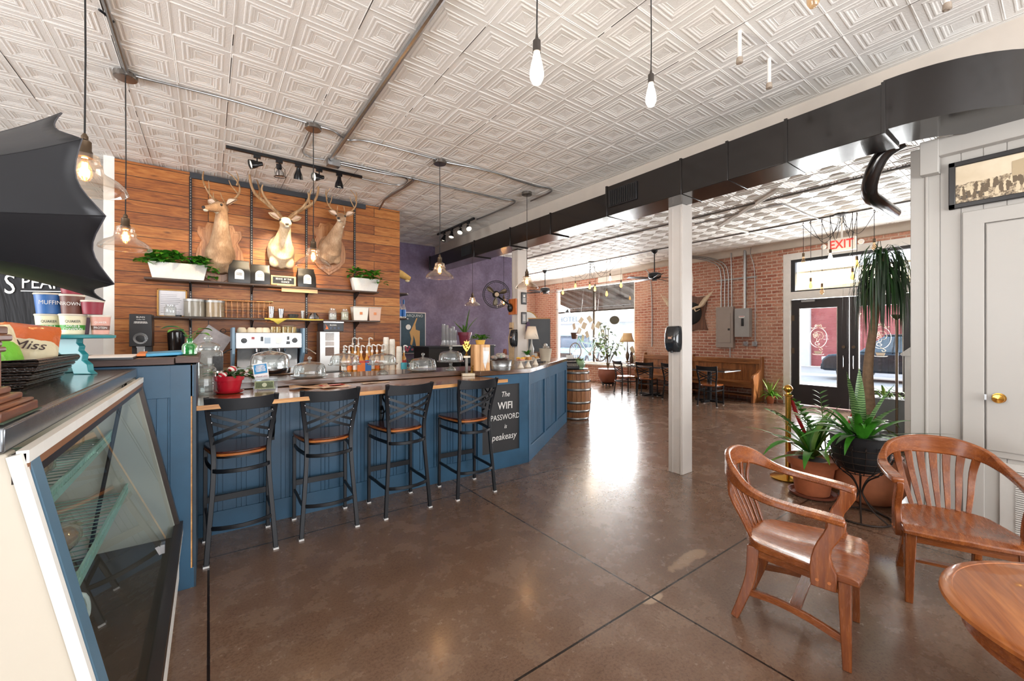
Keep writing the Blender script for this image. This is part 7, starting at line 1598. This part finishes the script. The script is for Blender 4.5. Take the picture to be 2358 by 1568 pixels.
# brass stanchions and rope
def stanchion(loc, lb):
    t = thing('stanchion', lb, 'stanchion', loc, 0, 'brass rope stanchions')
    mk('base', M().lathe([(.16, 0), (.165, .01), (.15, .02), (.05, .035), (.03, .05), (.001, .05)], n=40), BRS, t); mk('post', M().cyl((0, 0, .04), (0, 0, .88), .027, n=24), BRS, t); mk('collar', M().lathe([(.027, .87), (.036, .875), (.036, .885), (.02, .89), (.018, .905), (.024, .912)], n=24), BRS, t)
    mk('ball', M().sph((0, 0, .945), .042, 24), BRS, t); mk('hook_ring', M().tube([(.04 * math.cos(q), .04 * math.sin(q), .872) for q in [2 * PI * i / 16 for i in range(16)]], .004, 5, closed=True), BRS, t); return t
s1 = Vector((4.93, 1.78, 0)); s2 = Vector((5.83, 1.385, 0)); stanchion(s1, 'brass stanchion with ball top at the left of the plants'); stanchion(s2, 'brass stanchion with ball top behind the palm trunk')
P = [s1 + (s2 - s1) * (.035 + .93 * i / 16) + Vector((0, 0, .85 - .62 * math.sin(PI * i / 16) ** .9)) for i in range(17)]; solo('velvet_rope', M().tube(P, .018, 8), mat('red_velvet', 'b01822', .7, 0, .2, 20), 'red velvet rope hanging between the two brass stanchions', 'rope')
# torchiere, white box, small plants near the side light
q = at(2065, 800, x=7.2); t = thing('floor_lamp', 'thin dark metal floor lamp pole with small bowl top near the right of the door', 'lamp', (q.x, q.y, 0)); mk('pole', M().cyl((0, 0, .02), (0, 0, 1.72), .014), BRZ, t); mk('base', M().lathe([(.13, 0), (.12, .02), (.02, .035)], n=24), BRZ, t); mk('bowl', M().lathe([(.015, 1.71), (.05, 1.75), (.06, 1.78), (.05, 1.775)], n=20), BRZ, t)
q = at(2094, 820, x=6.6); t = thing('white_box', 'white wooden box with sloping lid beside the end of the white wall', 'box', (q.x, q.y - .08, 0)); mk('body', M().b2((-.12, -.2, 0), (.12, .1, 1.28)), WHT, t, .004); mk('lid', M().prism([(.12, 1.27), (.14, 1.29), (-.22, 1.62), (-.22, 1.27)], -.14, .14, 'x'), WHT, t, .004)
for px, X_, h_, lb in ((2052, 7.9, .75, 'spiky green plant in a dark trough inside the side window'), (2072, 7.6, .9, 'pale spider plant in a grey box close to the white box')):
    q = at(px, 900, x=X_); t = thing('potted_plant', lb, 'potted plant', (q.x, q.y, 0)); mk('planter_box', M().b2((-.2, -.3, 0), (.2, .3, h_ - .25)), mat('grey_planter', '6a7070', .6), t, .004); f = M()
    for i in range(26): f.leaf((U(-.1, .1), U(-.2, .2), h_ - .26), (U(-1, 1), U(-1, 1), U(.5, 1.5)), U(.2, .34), .03, U(.8, 1.8), .3, 6)
    mk('leaves', f, GRN if px == 2052 else VAR, t)
# ================= window room: pews, tables, chairs, wall boxes, window display, outside cars =================
# dispenser on the front post
dispenser((4.122, 2.585, 1.33), R(-90), 'black glossy soap dispenser fixed to the front white post', .17, .28, .10)
# pews along the brick wall
PEW = wood('pew_oak', '5e3418', '855026', 'a87040', 'z', .4); PEWY = wood('pew_oak_long', '5e3418', '855026', 'a87040', 'y', .4)
def pew(y0, y1, lb):
    t = thing('pew', lb, 'bench', (10.33, y0, 0), 0, 'wooden pews along the brick wall'); L = y1 - y0
    for y in (0, L - .05): mk('pew_end', M().prism([(-.55, 0), (0, 0), (0, 1.0), (-.03, 1.03), (-.1, 1.02), (-.13, .93), (-.15, .75), (-.3, .66), (-.5, .62), (-.55, .55), (-.5, .4)], y, y + .05, 'y'), PEW, t, .006)
    mk('seat', M().b2((-.52, .05, .42), (-.1, L - .05, .45)), PEWY, t, .003); m = M(); n = int((L - .1) / .085)
    for i in range(n): m.b2((-.1, .05 + i * (L - .1) / n + .002, .45), (-.08, .05 + (i + 1) * (L - .1) / n - .002, .86))
    mk('back_boards', m, PEW, t); mk('top_rail', M().b2((-.13, .05, .85), (-.06, L - .05, .97)), PEWY, t, .006); mk('lower_shelf', M().b2((-.4, .05, .12), (-.08, L - .05, .15)), PEWY, t); mk('front_apron', M().b2((-.5, .05, .33), (-.48, L - .05, .42)), PEWY, t); return t
pew(4.22, 5.95, 'brown wooden pew with boarded back, right of the front white post'); pew(6.02, 7.42, 'brown wooden pew with boarded back, left of the front white post')
# tables
TT = mat('dark_table_top', '33302f', .12, 0, .1, 4, coat=.6)
def table(x, y, w, l, lb):
    t = thing('cafe_table', lb, 'table', (x, y, 0), 0, 'black pedestal tables by the pews'); mk('table_top', M().b2((-w / 2, -l / 2, .72), (w / 2, l / 2, .75)), TT, t, .004); mk('edge_band', M().b2((-w / 2 - .003, -l / 2 - .003, .715), (w / 2 + .003, l / 2 + .003, .735)), STL, t)
    mk('column', M().cyl((0, 0, .04), (0, 0, .72), .05, n=20), BM, t); mk('cross_base', M().b2((-.32, -.04, 0), (.32, .04, .04)).b2((-.04, -.32, 0), (.04, .32, .04)), BM, t, .004)
q = at(1497, 905, z=0)
table(9.28, 4.95, .72, 1.05, 'black cafe table on a column base, right of the front white post'); table(9.1, 6.38, .7, 1.0, 'black cafe table on a column base, left of the front white post')
SW = wood('cherry_seat', '6a3018', '94501f', 'b86c38', 'x', .2, 1, .6); SE = SW
def place_chair(pa, pb, pf, lb, base=None):
    a = at(*pa, z=0); b = at(*pb, z=0); f = at(*pf, z=0); back = (b - a); mid = (a + b) / 2; nrm = Vector((-back.y, back.x, 0)).normalized()
    if (f - mid).dot(nrm) < 0: nrm = -nrm
    c = mid + nrm * .215; rz = math.atan2(-nrm.x, nrm.y)
    return dup(base, (c.x, c.y, 0), rz, lb) if base else xchair('dining_chair', lb, 'cross-back chairs at the pew tables', .87, .455, False, (c.x, c.y, 0), rz)
c0 = place_chair((1604.7, 933.7), (1652, 939), (1662, 933.7), 'black cross-back chair with brown seat, right of the front post')
place_chair((1465, 913.6), (1504.4, 916.8), (1518.4, 911), 'black cross-back chair with brown seat seen from behind, left of the front post', c0)
place_chair((1446.7, 911), (1425, 905.5), (1456, 906), 'black cross-back chair turned sideways with a sunlit seat, nearest the big pot', c0).location += Vector((-.06, .13, 0))
dup(c0, (8.95, 5.62, 0), R(-85), 'black cross-back chair mostly hidden behind the front white post')
# breaker boxes and conduits on the brick wall
BOXG = mat('grey_beige_enamel', '9a8e86', .45, .1, .08); BXG = mat('grey_enamel', '9c9a98', .45, .1)
t = thing('breaker_box', 'large tan grey electrical breaker panel on the brick wall', 'electrical box', (10.375, 4.89, 1.22)); mk('cabinet', M().b2((-.11, 0, 0), (0, .42, 1.0)), BOXG, t, .004); mk('door', M().b2((-.122, .06, .12), (-.11, .36, .84)), BOXG, t, .002); mk('latch', M().b2((-.126, .07, .42), (-.12, .12, .47)), BLK, t)
t = thing('disconnect_switch', 'smaller grey electrical switch box with black lever on the brick wall', 'electrical box', (10.375, 4.50, 1.48)); mk('cabinet', M().b2((-.16, 0, 0), (0, .33, .68)), BXG, t, .004); mk('lever', M().b2((-.185, .12, .26), (-.16, .17, .44)), BLK, t, .004); w_ = mk('label_plate', M().b2((-.163, .1, .46), (-.16, .23, .5)), WHT, t); mk('red_heading', M().b2((-.1638, .11, .482), (-.1628, .22, .494)), mat('red_ink', 'b83a3a', .5), w_)
for i, (y, lb) in enumerate(((4.62, 'small steel outlet box below the grey switch, left one'), (4.42, 'small steel outlet box below the grey switch, right one'))):
    t = thing('outlet_box', lb, 'outlet', (10.375, y, 1.32)); mk('box', M().b2((-.06, -.055, -.055), (0, .055, .055)), CHR, t, .004)
    for s in (-1, 1): mk('socket', M().b2((-.063, -.02, s * .025 - .012), (-.06, .02, s * .025 + .012)), STL, t)
def wp(lb, pts, r=.012): return solo('conduit', M().tube(smooth_pts(pts, 5), r, 8), STL, lb, 'conduit')
xw = 10.345
for i, (y, yc) in enumerate(((5.22, 5.75), (5.13, 5.62), (5.04, 5.50), (4.96, 5.0))):
    wp('steel conduit rising from the tan breaker panel, ' + ('leftmost', 'second', 'third', 'rightmost')[i] + ' of four', [(xw, y, 2.22), (xw, y, 2.6), (xw, y, 3.0), (xw - .02, y + (.1 if i < 3 else 0), 3.3), (xw - .15, yc, 3.5), (xw - .5 - .1 * i, yc + .5, 3.57)] if i < 3 else [(xw, y, 2.22), (xw, y, 2.8), (xw - .03, y, 3.4), (xw - .03, y, 3.56)], .013)
wp('thick steel pipe rising from the grey switch box to the ceiling', [(xw - .02, 4.64, 2.16), (xw - .02, 4.64, 3.0), (xw - .02, 4.64, 3.56)], .034)
wp('thin steel conduit from the outlet boxes up to the ceiling', [(xw, 4.42, 1.375), (xw, 4.42, 2.4), (xw, 4.44, 3.1), (xw - .05, 4.5, 3.42), (xw - .15, 4.45, 3.56)], .010)
wp('short steel conduit below the tan breaker panel', [(xw, 5.0, 1.22), (xw, 5.0, 1.1), (xw, 5.0, .98)], .012)
wp('steel conduit on the brick pier beside the big window', [(10.24, 7.15, 1.2), (10.24, 7.15, 2.4), (10.22, 7.2, 3.2), (10.15, 7.3, 3.42)], .012)
t = thing('conduit_strap', 'steel channel strap holding the conduits on the brick wall', 'strap', (10.36, 4.4, 2.88)); mk('strap', M().b2((-.02, 0, 0), (.015, .95, .03)), STL, t)
pt_ = M(); pt_.prism([(5.98, 2.72), (6.06, 2.70), (6.1, 2.85), (6.07, 3.02), (6.09, 3.18), (6.0, 3.2), (5.97, 3.0), (6.0, 2.85)], 10.376, 10.381, 'x'); struct('trim_11', pt_, mat('old_plaster_patch', 'e6dad0', .8))
pt_ = M(); pt_.b2((10.372, 8.3, 3.26), (10.381, 9.3, 3.43)); struct('trim_12', pt_, MC['old_plaster_patch'])
# antler mount on hide plaque
t = thing('antler_mount', 'pale palmate antlers on a brown and black shield, half hidden behind the front post', 'wall mount', (10.375, 6.02, 2.12)); HID = wood('walnut_plaque', '3a2014', '5a3622', '7a4e34', 'z', .4)
o = [(0, .46), (.2, .4), (.38, .42), (.42, .2), (.36, -.1), (.42, -.38), (.46, -.46), (.2, -.44), (0, -.5)]; o = o + [(-a, b) for a, b in o[::-1][1:-1]]; mk('plaque', M().prism(o, -.03, 0, 'x'), HID, t, .006)
mk('black_hide', M().lathe([(.30, 0), (.26, .05), (.12, .08), (.001, .09)], (-.03, 0, -.02), 28, Matrix.Rotation(-PI / 2, 4, 'Y'), sy=1.0), mat('black_hide', '1e1a19', .8, 0, .4, 30, .6), t)
for s in (-1, 1):
    m = M(); m.tube(smooth_pts([(-.08, s * .06, .1), (-.2, s * .22, .12), (-.26, s * .42, .16), (-.3, s * .56, .3)], 4), [.03] * 4 + [.034] * 4 + [.04] * 4 + [.02], 8)
    for k in range(5): m.tube(smooth_pts([(-.26, s * (.36 + .04 * k), .16 + .02 * k), (-.3, s * (.44 + .05 * k), .26 + .03 * k), (-.26, s * (.50 + .06 * k), .38 + .04 * k)], 3), [.022, .02, .018, .014, .01, .008, .005], 6)
    m.tube(smooth_pts([(-.16, s * .18, .12), (-.3, s * .28, .02), (-.34, s * .42, .06)], 3), [.022, .02, .016, .014, .01, .008, .006], 6); mk('antler', m, mat('pale_antler', 'd9c4a6', .5, 0, .2, 20), t)
# sunlit spider plant by the pew end
q = at(1772, 925, z=0); t = thing('potted_plant', 'bright green spider plant in a small clay pot at the pew end by the door', 'potted plant', (10.1, 4.0, 0)); mk('pot', M().lathe([(.06, 0), (.085, .14), (.095, .14), (.095, .17), (.001, .165)], n=20), TER, t); f = M(); g = M()
for i in range(34): a = U(0, 6.28); f.leaf((0, 0, .16), (math.cos(a), math.sin(a), U(.3, 2.2)), U(.22, .34), .03, U(1, 2.2), .3, 6)
for i in range(10): a = U(0, 6.28); g.leaf((0, 0, .16), (math.cos(a) * .4, math.sin(a) * .4, 1), U(.35, .5), .035, U(.2, .6), .3, 6)
mk('leaves', f, GRN2, t); mk('tall_leaves', g, VAR, t)
# barrel at the counter end with its clutter
t = thing('barrel', 'oak barrel with galvanised hoops standing at the end of the bar', 'barrel', (5.40, 5.38, 0)); BRL = wood('barrel_oak', '6e4226', '96623c', 'b98556', 'z', .6); def_r = lambda z: .235 + .045 * math.sin(PI * z / .9)
for k in range(22):
    a0 = 2 * PI * k / 22; m = M(); n = 8
    for i in range(n + 1):
        z = .9 * i / n
        for da in (.012, 2 * PI / 22 - .012):
            for rr in (def_r(z), def_r(z) - .02): m.v.append((rr * math.cos(a0 + da), rr * math.sin(a0 + da), z))
    for i in range(n):
        a = i * 4
        for q in ((0, 2, 6, 4), (1, 5, 7, 3), (0, 4, 5, 1), (2, 3, 7, 6)): m.f.append([a + x for x in q])
    m.f.append([0, 1, 3, 2]); m.f.append([n * 4, n * 4 + 2, n * 4 + 3, n * 4 + 1]); mk('stave', m, BRL, t)
for z in (.03, .17, .32, .55, .70, .85): mk('hoop', M().lathe([(def_r(z - .02) + .002, z - .022), (def_r(z) + .004, z), (def_r(z + .02) + .002, z + .022)], n=44, cap=False), GV, t, solid=.002)
mk('barrel_head', M().lathe([(.225, .86), (.001, .862)], n=36), BRL, t)
solo('tray', M().lathe([(.22, 0), (.23, .012), (.001, .01)], n=36), BLK, 'round black tray lying on the barrel top', 'tray', (5.40, 5.38, .901))
t = thing('vase', 'pale green round glass vase with leaves on the barrel', 'vase', (5.47, 5.33, .914)); mk('bowl', M().lathe([(.05, 0), (.09, .04), (.095, .09), (.07, .14), (.075, .15)], n=24, cap=False), glass('celadon', 'c8e0c4', .6, body=.45, bodycol='a9c8a4'), t); f = M()
for i in range(14): a = U(0, 6.28); f.leaf((0, 0, .13), (math.cos(a), math.sin(a), U(.3, 1.2)), .11, .06, .6, .2, 4, shape='oval')
mk('leaves', f, VAR, t)
t = thing('typewriter', 'small black typewriter with a strip of paper on the barrel', 'typewriter', (5.31, 5.40, .914), R(-25)); mk('body', M().prism([(-.11, 0), (.1, 0), (.1, .12), (.0, .13), (-.06, .06), (-.11, .04)], -.12, .12, 'x'), MB, t, .006); mk('roller', M().cyl((-.14, .07, .15), (.14, .07, .15), .02, n=14), BLK, t); k_ = M()
for r_ in range(4):
    for c_ in range(9): k_.sph((-.09 + c_ * .0225, -.1 + r_ * .02, .05 + r_ * .012), .008, 6)
mk('keys', k_, mat('key_grey', 'b8b4ac', .4), t); mk('sheet', M().b2((-.07, .075, .15), (.07, .08, .24)), PAP, t)
# big plant in rust pot by the window
t = thing('rubber_plant', 'tall plant with large grey-green leaves in a round rust pot before the window', 'potted plant', (9.72, 8.32, 0)); RST = mat('rust_glaze', '8a4e38', .45, 0, .3, 6); mk('pot', M().lathe([(.16, .1), (.22, .14), (.29, .3), (.3, .42), (.28, .5), (.29, .52), (.26, .52), (.001, .48)], n=32), RST, t); mk('caddy', M().lathe([(.2, .07), (.21, .09), (.001, .1)], n=24), BLK, t)
for k in range(4): a = PI / 2 * k + .4; mk('castor', M().cyl((.15 * math.cos(a) - .012, .15 * math.sin(a), .035), (.15 * math.cos(a) + .012, .15 * math.sin(a), .035), .033, n=12), BLK, t)
random.seed(21); st = M(); f = M(); g = M()
for k in range(9):
    a = U(0, 6.28); r = U(.15, .5); h = U(1.1, 2.0); P = smooth_pts([(0, 0, .48), (math.cos(a) * r * .25, math.sin(a) * r * .25, .48 + (h - .48) * .4), (math.cos(a) * r * .7, math.sin(a) * r * .7, .48 + (h - .48) * .75), (math.cos(a) * r, math.sin(a) * r, h)], 4); st.tube(P, .011, 5)
    for p in P[5:]:
        for _ in range(1): b = U(0, 6.28); (f if U(0, 1) < .75 else g).leaf(p, (math.cos(b), math.sin(b), U(-.3, .7)), U(.2, .32), U(.12, .17), U(.6, 1.4), .25, 6, shape='heart')
mk('stems', st, mat('brown_stem', '6a5a3e', .7), t); mk('leaves', f, mat('grey_green_leaf', '6f8060', .45, 0, .4, 10), t); mk('pale_leaves', g, VAR, t)  # random leaves get a paler, yellower green
# lamp and carved figure on a stand near the pier
t = thing('lamp_table', 'small dark side table between the big window and the pew', 'table', (9.95, 7.72, 0)); mk('top', M().b2((-.2, -.2, .70), (.2, .2, .73)), HID, t, .003)
for a in (-1, 1):
    for b in (-1, 1): mk('leg', M().bar([(a * .17, b * .17, 0), (a * .15, b * .15, .70)], .03, .03, (0, 1, 0)), HID, t)
t = thing('table_lamp', 'table lamp with tan bell shade beside the brick pier', 'lamp', (9.95, 7.78, .731)); mk('base', M().lathe([(.08, 0), (.07, .02), (.025, .05), (.05, .14), (.06, .22), (.02, .32), (.01, .64)], n=20), BRZ, t); mk('lamp_shade', M().lathe([(.2, .60), (.165, .68), (.135, .78), (.125, .86)], n=28, cap=False), mat('tan_shade', 'd8b486', .8), t, solid=.003)
t = thing('carved_figure', 'dark brown carved bird figure on the small side table', 'figurine', (9.9, 7.60, .731)); mk('body', M().lathe([(.05, 0), (.06, .05), (.045, .15), (.03, .2), (.045, .25), (.03, .3), (.001, .32)], n=16), wood('dark_carving', '2e1c12', '4a3020', '5e4230', 'z', .5), t); mk('beak', M().tube([(-.03, 0, .26), (-.08, 0, .25)], [.015, .004], 6), BLK, t)
# window display: bicycle, hanging pages, oval sign, small lamp
def wheel(t, c, r, lb):
    w = mk('wheel', M().tube([(c.x, c.y + r * math.cos(q), c.z + r * math.sin(q)) for q in [2 * PI * i / 36 for i in range(36)]], .018, 6, closed=True), mat('brown_tyre', '5a4636', .7), t); s = M()
    for i in range(18): q = 2 * PI * i / 18; s.cyl((c.x + (.015 if i % 2 else -.015), c.y, c.z), (c.x, c.y + r * math.cos(q), c.z + r * math.sin(q)), .002, n=3)
    mk('spokes', s, CHR, w); mk('hub', M().cyl((c.x - .03, c.y, c.z), (c.x + .03, c.y, c.z), .02, n=10), CHR, w)
xb_ = 10.15; wf = at(1325, 808, x=xb_); wr = at(1382, 812, x=xb_); t = thing('bicycle', 'old pale green bicycle with a basket hanging in the big shop window', 'bicycle', (0, 0, 0)); rw = .27; SG = mat('sage_green_paint', '7fae98', .4); WFt = mat('thin_wire', 'b8b8b8', .4, .7)
wheel(t, wf, rw, ''); wheel(t, wr, rw, '')
H_ = Vector((xb_, wf.y - .16, wf.z + .46)); Bk = Vector((xb_, (wf.y + wr.y) / 2 - .12, wr.z - .05)); St_ = Vector((xb_, wr.y + .22, wr.z + .40)); mk('frame', M().tube(smooth_pts([H_, (H_ + Bk) / 2 + Vector((0, 0, -.08)), Bk], 4), .017, 8).tube([Bk, St_], .015, 8).tube(smooth_pts([H_ + Vector((0, 0, -.08)), (H_ + St_) / 2 + Vector((0, 0, -.14)), St_ + Vector((0, 0, -.12))], 4), .014, 8).tube([Bk, wr], .011, 6).tube([St_ + Vector((0, 0, -.05)), wr], .010, 6), SG, t)
mk('fork', M().tube(smooth_pts([H_ + Vector((0, 0, .05)), (H_ + wf) / 2 + Vector((0, -.0, 0)), wf], 4), .013, 6), SG, t); mk('saddle', M().sph(St_ + Vector((0, .0, .06)), .07, 10, (1, 1.6, .4)), BLK, t); mk('handlebar', M().tube(smooth_pts([H_ + Vector((-.25, -.14, .1)), H_ + Vector((-.1, .0, .12)), H_ + Vector((0, .02, .1)), H_ + Vector((.1, .0, .12)), H_ + Vector((.25, -.14, .1))], 4), .011, 6), CHR, t)
mk('front_basket', M().lathe([(.09, 0), (.14, .22), (.13, .22)], tuple(H_ + Vector((0, .2, -.05))), 12), mat('brown_basket', '4a2e1e', .8, 0, .4, 40, .8), t); mk('rear_guard', M().tube([(xb_, wr.y + (rw + .04) * math.cos(q), wr.z + (rw + .04) * math.sin(q)) for q in [PI * (.05 + .75 * i / 16) for i in range(17)]], .012, 5), SG, t); mk('pedal_gear', M().lathe([(.07, -.01), (.07, .01), (.001, .01)], tuple(Bk), 16, Matrix.Rotation(PI / 2, 4, 'Y')), CHR, t)
for p in (H_, St_): mk('hanging_wire', M().cyl(p + Vector((0, 0, .1)), (p.x + .25, p.y, 3.19), .0018, n=4), WFt, t)
pg = [(1334, 762, 30), (1322, 752, -20), (1345, 750, 25), (1358, 735, -35), (1365, 752, 30), (1352, 770, -25), (1338, 738, 40), (1342, 778, 15), (1378, 748, 28), (1388, 765, -30), (1396, 778, 20), (1433, 783, 35), (1456, 806, -30), (1459, 826, 20)]
PGM = [mat('old_page', 'bdb09c', .85), mat('white_page', 'd9d4ca', .85)]; base = None
for i, (px, py, rr) in enumerate(pg):
    q = at(px, py, x=10.27 - .03 * (i % 3))
    if base is None:
        base = thing('hanging_page', 'old book page hanging on a thread in front of the big shop window', 'paper', q, 0, 'book pages hanging in the window'); mk('page', M().b2((-.002, -.08, -.11), (.002, .08, .11)), PGM[0], base, rot=(R(rr), 0, 0)); mk('thread', M().cyl((0, 0, .1), (0, 0, 3.17 - q.z), .001, n=3), WFt, base); z0 = q.z
    else: c = dup(base, q, 0); c.rotation_euler = (R(rr - 30) * .0, 0, R(U(-20, 20))); c.children[0].rotation_euler = (R(rr), 0, 0); c.children[1].scale = (1, 1, 1); c.children[1].location = (0, 0, 0)
for o in list(bpy.data.objects):
    if o.name.startswith('hanging_page.'): 
        th = [k for k in o.children if k.name.startswith('thread')][0]; th.scale = (1, 1, (3.17 - o.location.z) / (3.17 - z0))
q = at(1415, 737, x=10.3); t = thing('oval_sign', 'dark oval board hanging in the right pane of the big shop window', 'sign', q); mk('board', M().lathe([(.19, -.01), (.19, .01)], (0, 0, 0), 32, Matrix.Rotation(PI / 2, 4, 'Y') @ Matrix.Diagonal((.66, 1, 1, 1))), mat('dark_oval', '3e3a2c', .6), t); mk('rim', M().tube([(0, .19 * math.cos(q_), .126 * math.sin(q_)) for q_ in [2 * PI * i / 32 for i in range(32)]], .008, 5, closed=True), BRZ, t); mk('chain', M().cyl((0, 0, .12), (0, 0, 3.18 - q.z), .002, n=4), BLK, t)
q = at(1307, 716, x=10.2); t = thing('cone_lamp', 'small black cone lamp hanging in the left pane of the big window', 'lamp', q); mk('shade', M().lathe([(.10, -.06), (.03, .03), (.012, .06)], n=20, cap=False), BLK, t, solid=.003); mk('cord', M().cyl((0, 0, .05), (0, 0, 3.18 - q.z), .003, n=4), CORD, t)
conduit('thin dark rod across the upper part of the big window', [(10.28, 11.3, 2.47), (10.28, 7.9, 2.47)], .007, mt=BLK)
# easel chalkboard and arched mirror behind the bar end
q = at(1246, 800, z=1.2); c = Vector((5.86, 6.95, 0)); rz = math.atan2(-.593, .805); t = thing('easel_chalkboard', 'large blank chalkboard with wooden top rail on an easel beyond the bar end', 'chalkboard', c, rz)
mk('slate', M().b2((-.24, -.012, 1.16), (.24, .012, 1.88)), BLK, t); mk('top_rail', M().b2((-.25, -.02, 1.88), (.25, .02, 1.90)), EDGE, t)
for s in (-1, 1): mk('leg', M().bar([(s * .26, -.04, 0), (s * .2, .03, 1.5)], .03, .03, (0, 1, 0)), HID, t)
mk('rear_leg', M().bar([(0, .4, 0), (0, .04, 1.5)], .03, .03, (0, 1, 0)), HID, t); mk('ledge', M().b2((-.25, -.05, 1.13), (.25, .02, 1.16)), HID, t)
c = Vector((6.35, 8.0, 0)); t = thing('arched_mirror', 'tall arched white mirror with gilt edge seen beside the rear post', 'mirror', c, rz); o = [(-.26, 0), (.26, 0), (.26, 1.85)] + [(.26 * math.cos(a), 1.85 + .26 * math.sin(a)) for a in [PI * i / 14 for i in range(1, 14)]] + [(-.26, 1.85)]
mk('mirror_glass', M().prism(o, -.01, .01, 'y'), WHT, t); mk('gilt_rim', M().tube([(a, 0, b) for a, b in o], .016, 6, closed=True), GILT, t)
# awning over the door and cars in the street
t = thing('canvas_awning', 'cream canvas awning outside above the street door', 'awning', (10.66, -1.2, 0)); CV = mat('cream_canvas', 'f0e2c0', .8); mk('canopy', M().add([(0, 0, 2.9), (.8, 0, 2.42), (.8, 5.3, 2.42), (0, 5.3, 2.9), (0, 0, 2.94), (.8, 0, 2.46), (.8, 5.3, 2.46), (0, 5.3, 2.94)], [(0, 1, 2, 3), (7, 6, 5, 4), (0, 4, 5, 1), (1, 5, 6, 2), (2, 6, 7, 3), (3, 7, 4, 0)]), CV, t); mk('valance', M().b2((.79, 0, 2.2), (.81, 5.3, 2.44)), CV, t)
def car(loc, rz, paint, lb, nm='car'):
    t = thing(nm, lb, 'car', loc, rz); GL_ = mat('car_glass', '3a4a55', .06, 0, .05); m = M()
    lo = [(-2.3, .35), (-2.32, .75), (-2.1, .95), (-1.2, 1.05), (1.4, 1.08), (2.25, 1.0), (2.32, .6), (2.28, .35)]
    for s, w in ((-1, .9), (1, .9)): pass
    m.prism(lo, -.92, .92, 'y'); mk('body', m, paint, t, .08)
    cb_ = M(); k = [(-1.25, 1.04, .88), (-.55, 1.62, .74), (1.3, 1.66, .74), (2.0, 1.05, .86)]
    for s in (-1, 1): cb_.v += [(a, s * w, z) for a, z, w in k]
    cb_.f += [(0, 1, 2, 3), (7, 6, 5, 4)] + [(i, (i + 1) % 4, 4 + (i + 1) % 4, 4 + i) for i in range(4)]; mk('cabin', cb_, GL_, t, .05)
    mk('roof', M().b2((-.55, -.72, 1.62), (1.3, .72, 1.69)), paint, t, .03)
    for s in (-1, 1):
        for x in (-.3, .55, 1.35): mk('door_pillar', M().bar([(x, s * .885, 1.05), (x + (.06 if x < 1 else -.1), s * .745, 1.65)], .06, .03, (1, 0, 0)), paint, t)
    for x in (-1.5, 1.45):
        for s in (-1, 1): w_ = mk('wheel', M().lathe([(.2, -.1), (.33, -.11), (.35, -.07), (.35, .07), (.33, .11), (.2, .1)], (x, s * .86, .34), 24, Matrix.Rotation(PI / 2, 4, 'X')), BLK, t); mk('hubcap', M().lathe([(.19, 0), (.16, .03), (.001, .04)], (x, s * .95, .34), 18, Matrix.Rotation(-s * PI / 2, 4, 'X')), STL, w_)
    mk('front_bumper', M().b2((-2.36, -.85, .38), (-2.25, .85, .6)), BLK, t, .03)
    for s in (-1, 1): mk('headlight', M().b2((-2.34, s * .62 - .18, .72), (-2.2, s * .62 + .18, .86)), mat('headlight', 'e8ecf0', .1), t, .02); mk('tail_light', M().b2((2.25, s * .7 - .1, .8), (2.33, s * .7 + .1, 1.0)), mat('tail_red', 'a02020', .2), t, .02)
    mk('grille', M().b2((-2.34, -.4, .62), (-2.3, .4, .8)), BLK, t); return t
car((16.0, 15.9, -.13), R(30), mat('pale_blue_car_paint', '8fa6b4', .2, .3, .05), 'pale blue-grey car parked in the street behind the bicycle')
car((19.5, 3.3, -.13), R(-91), mat('black_car_paint', '1c2026', .15, .3, .05), 'black car parked in the street seen through the door glass')
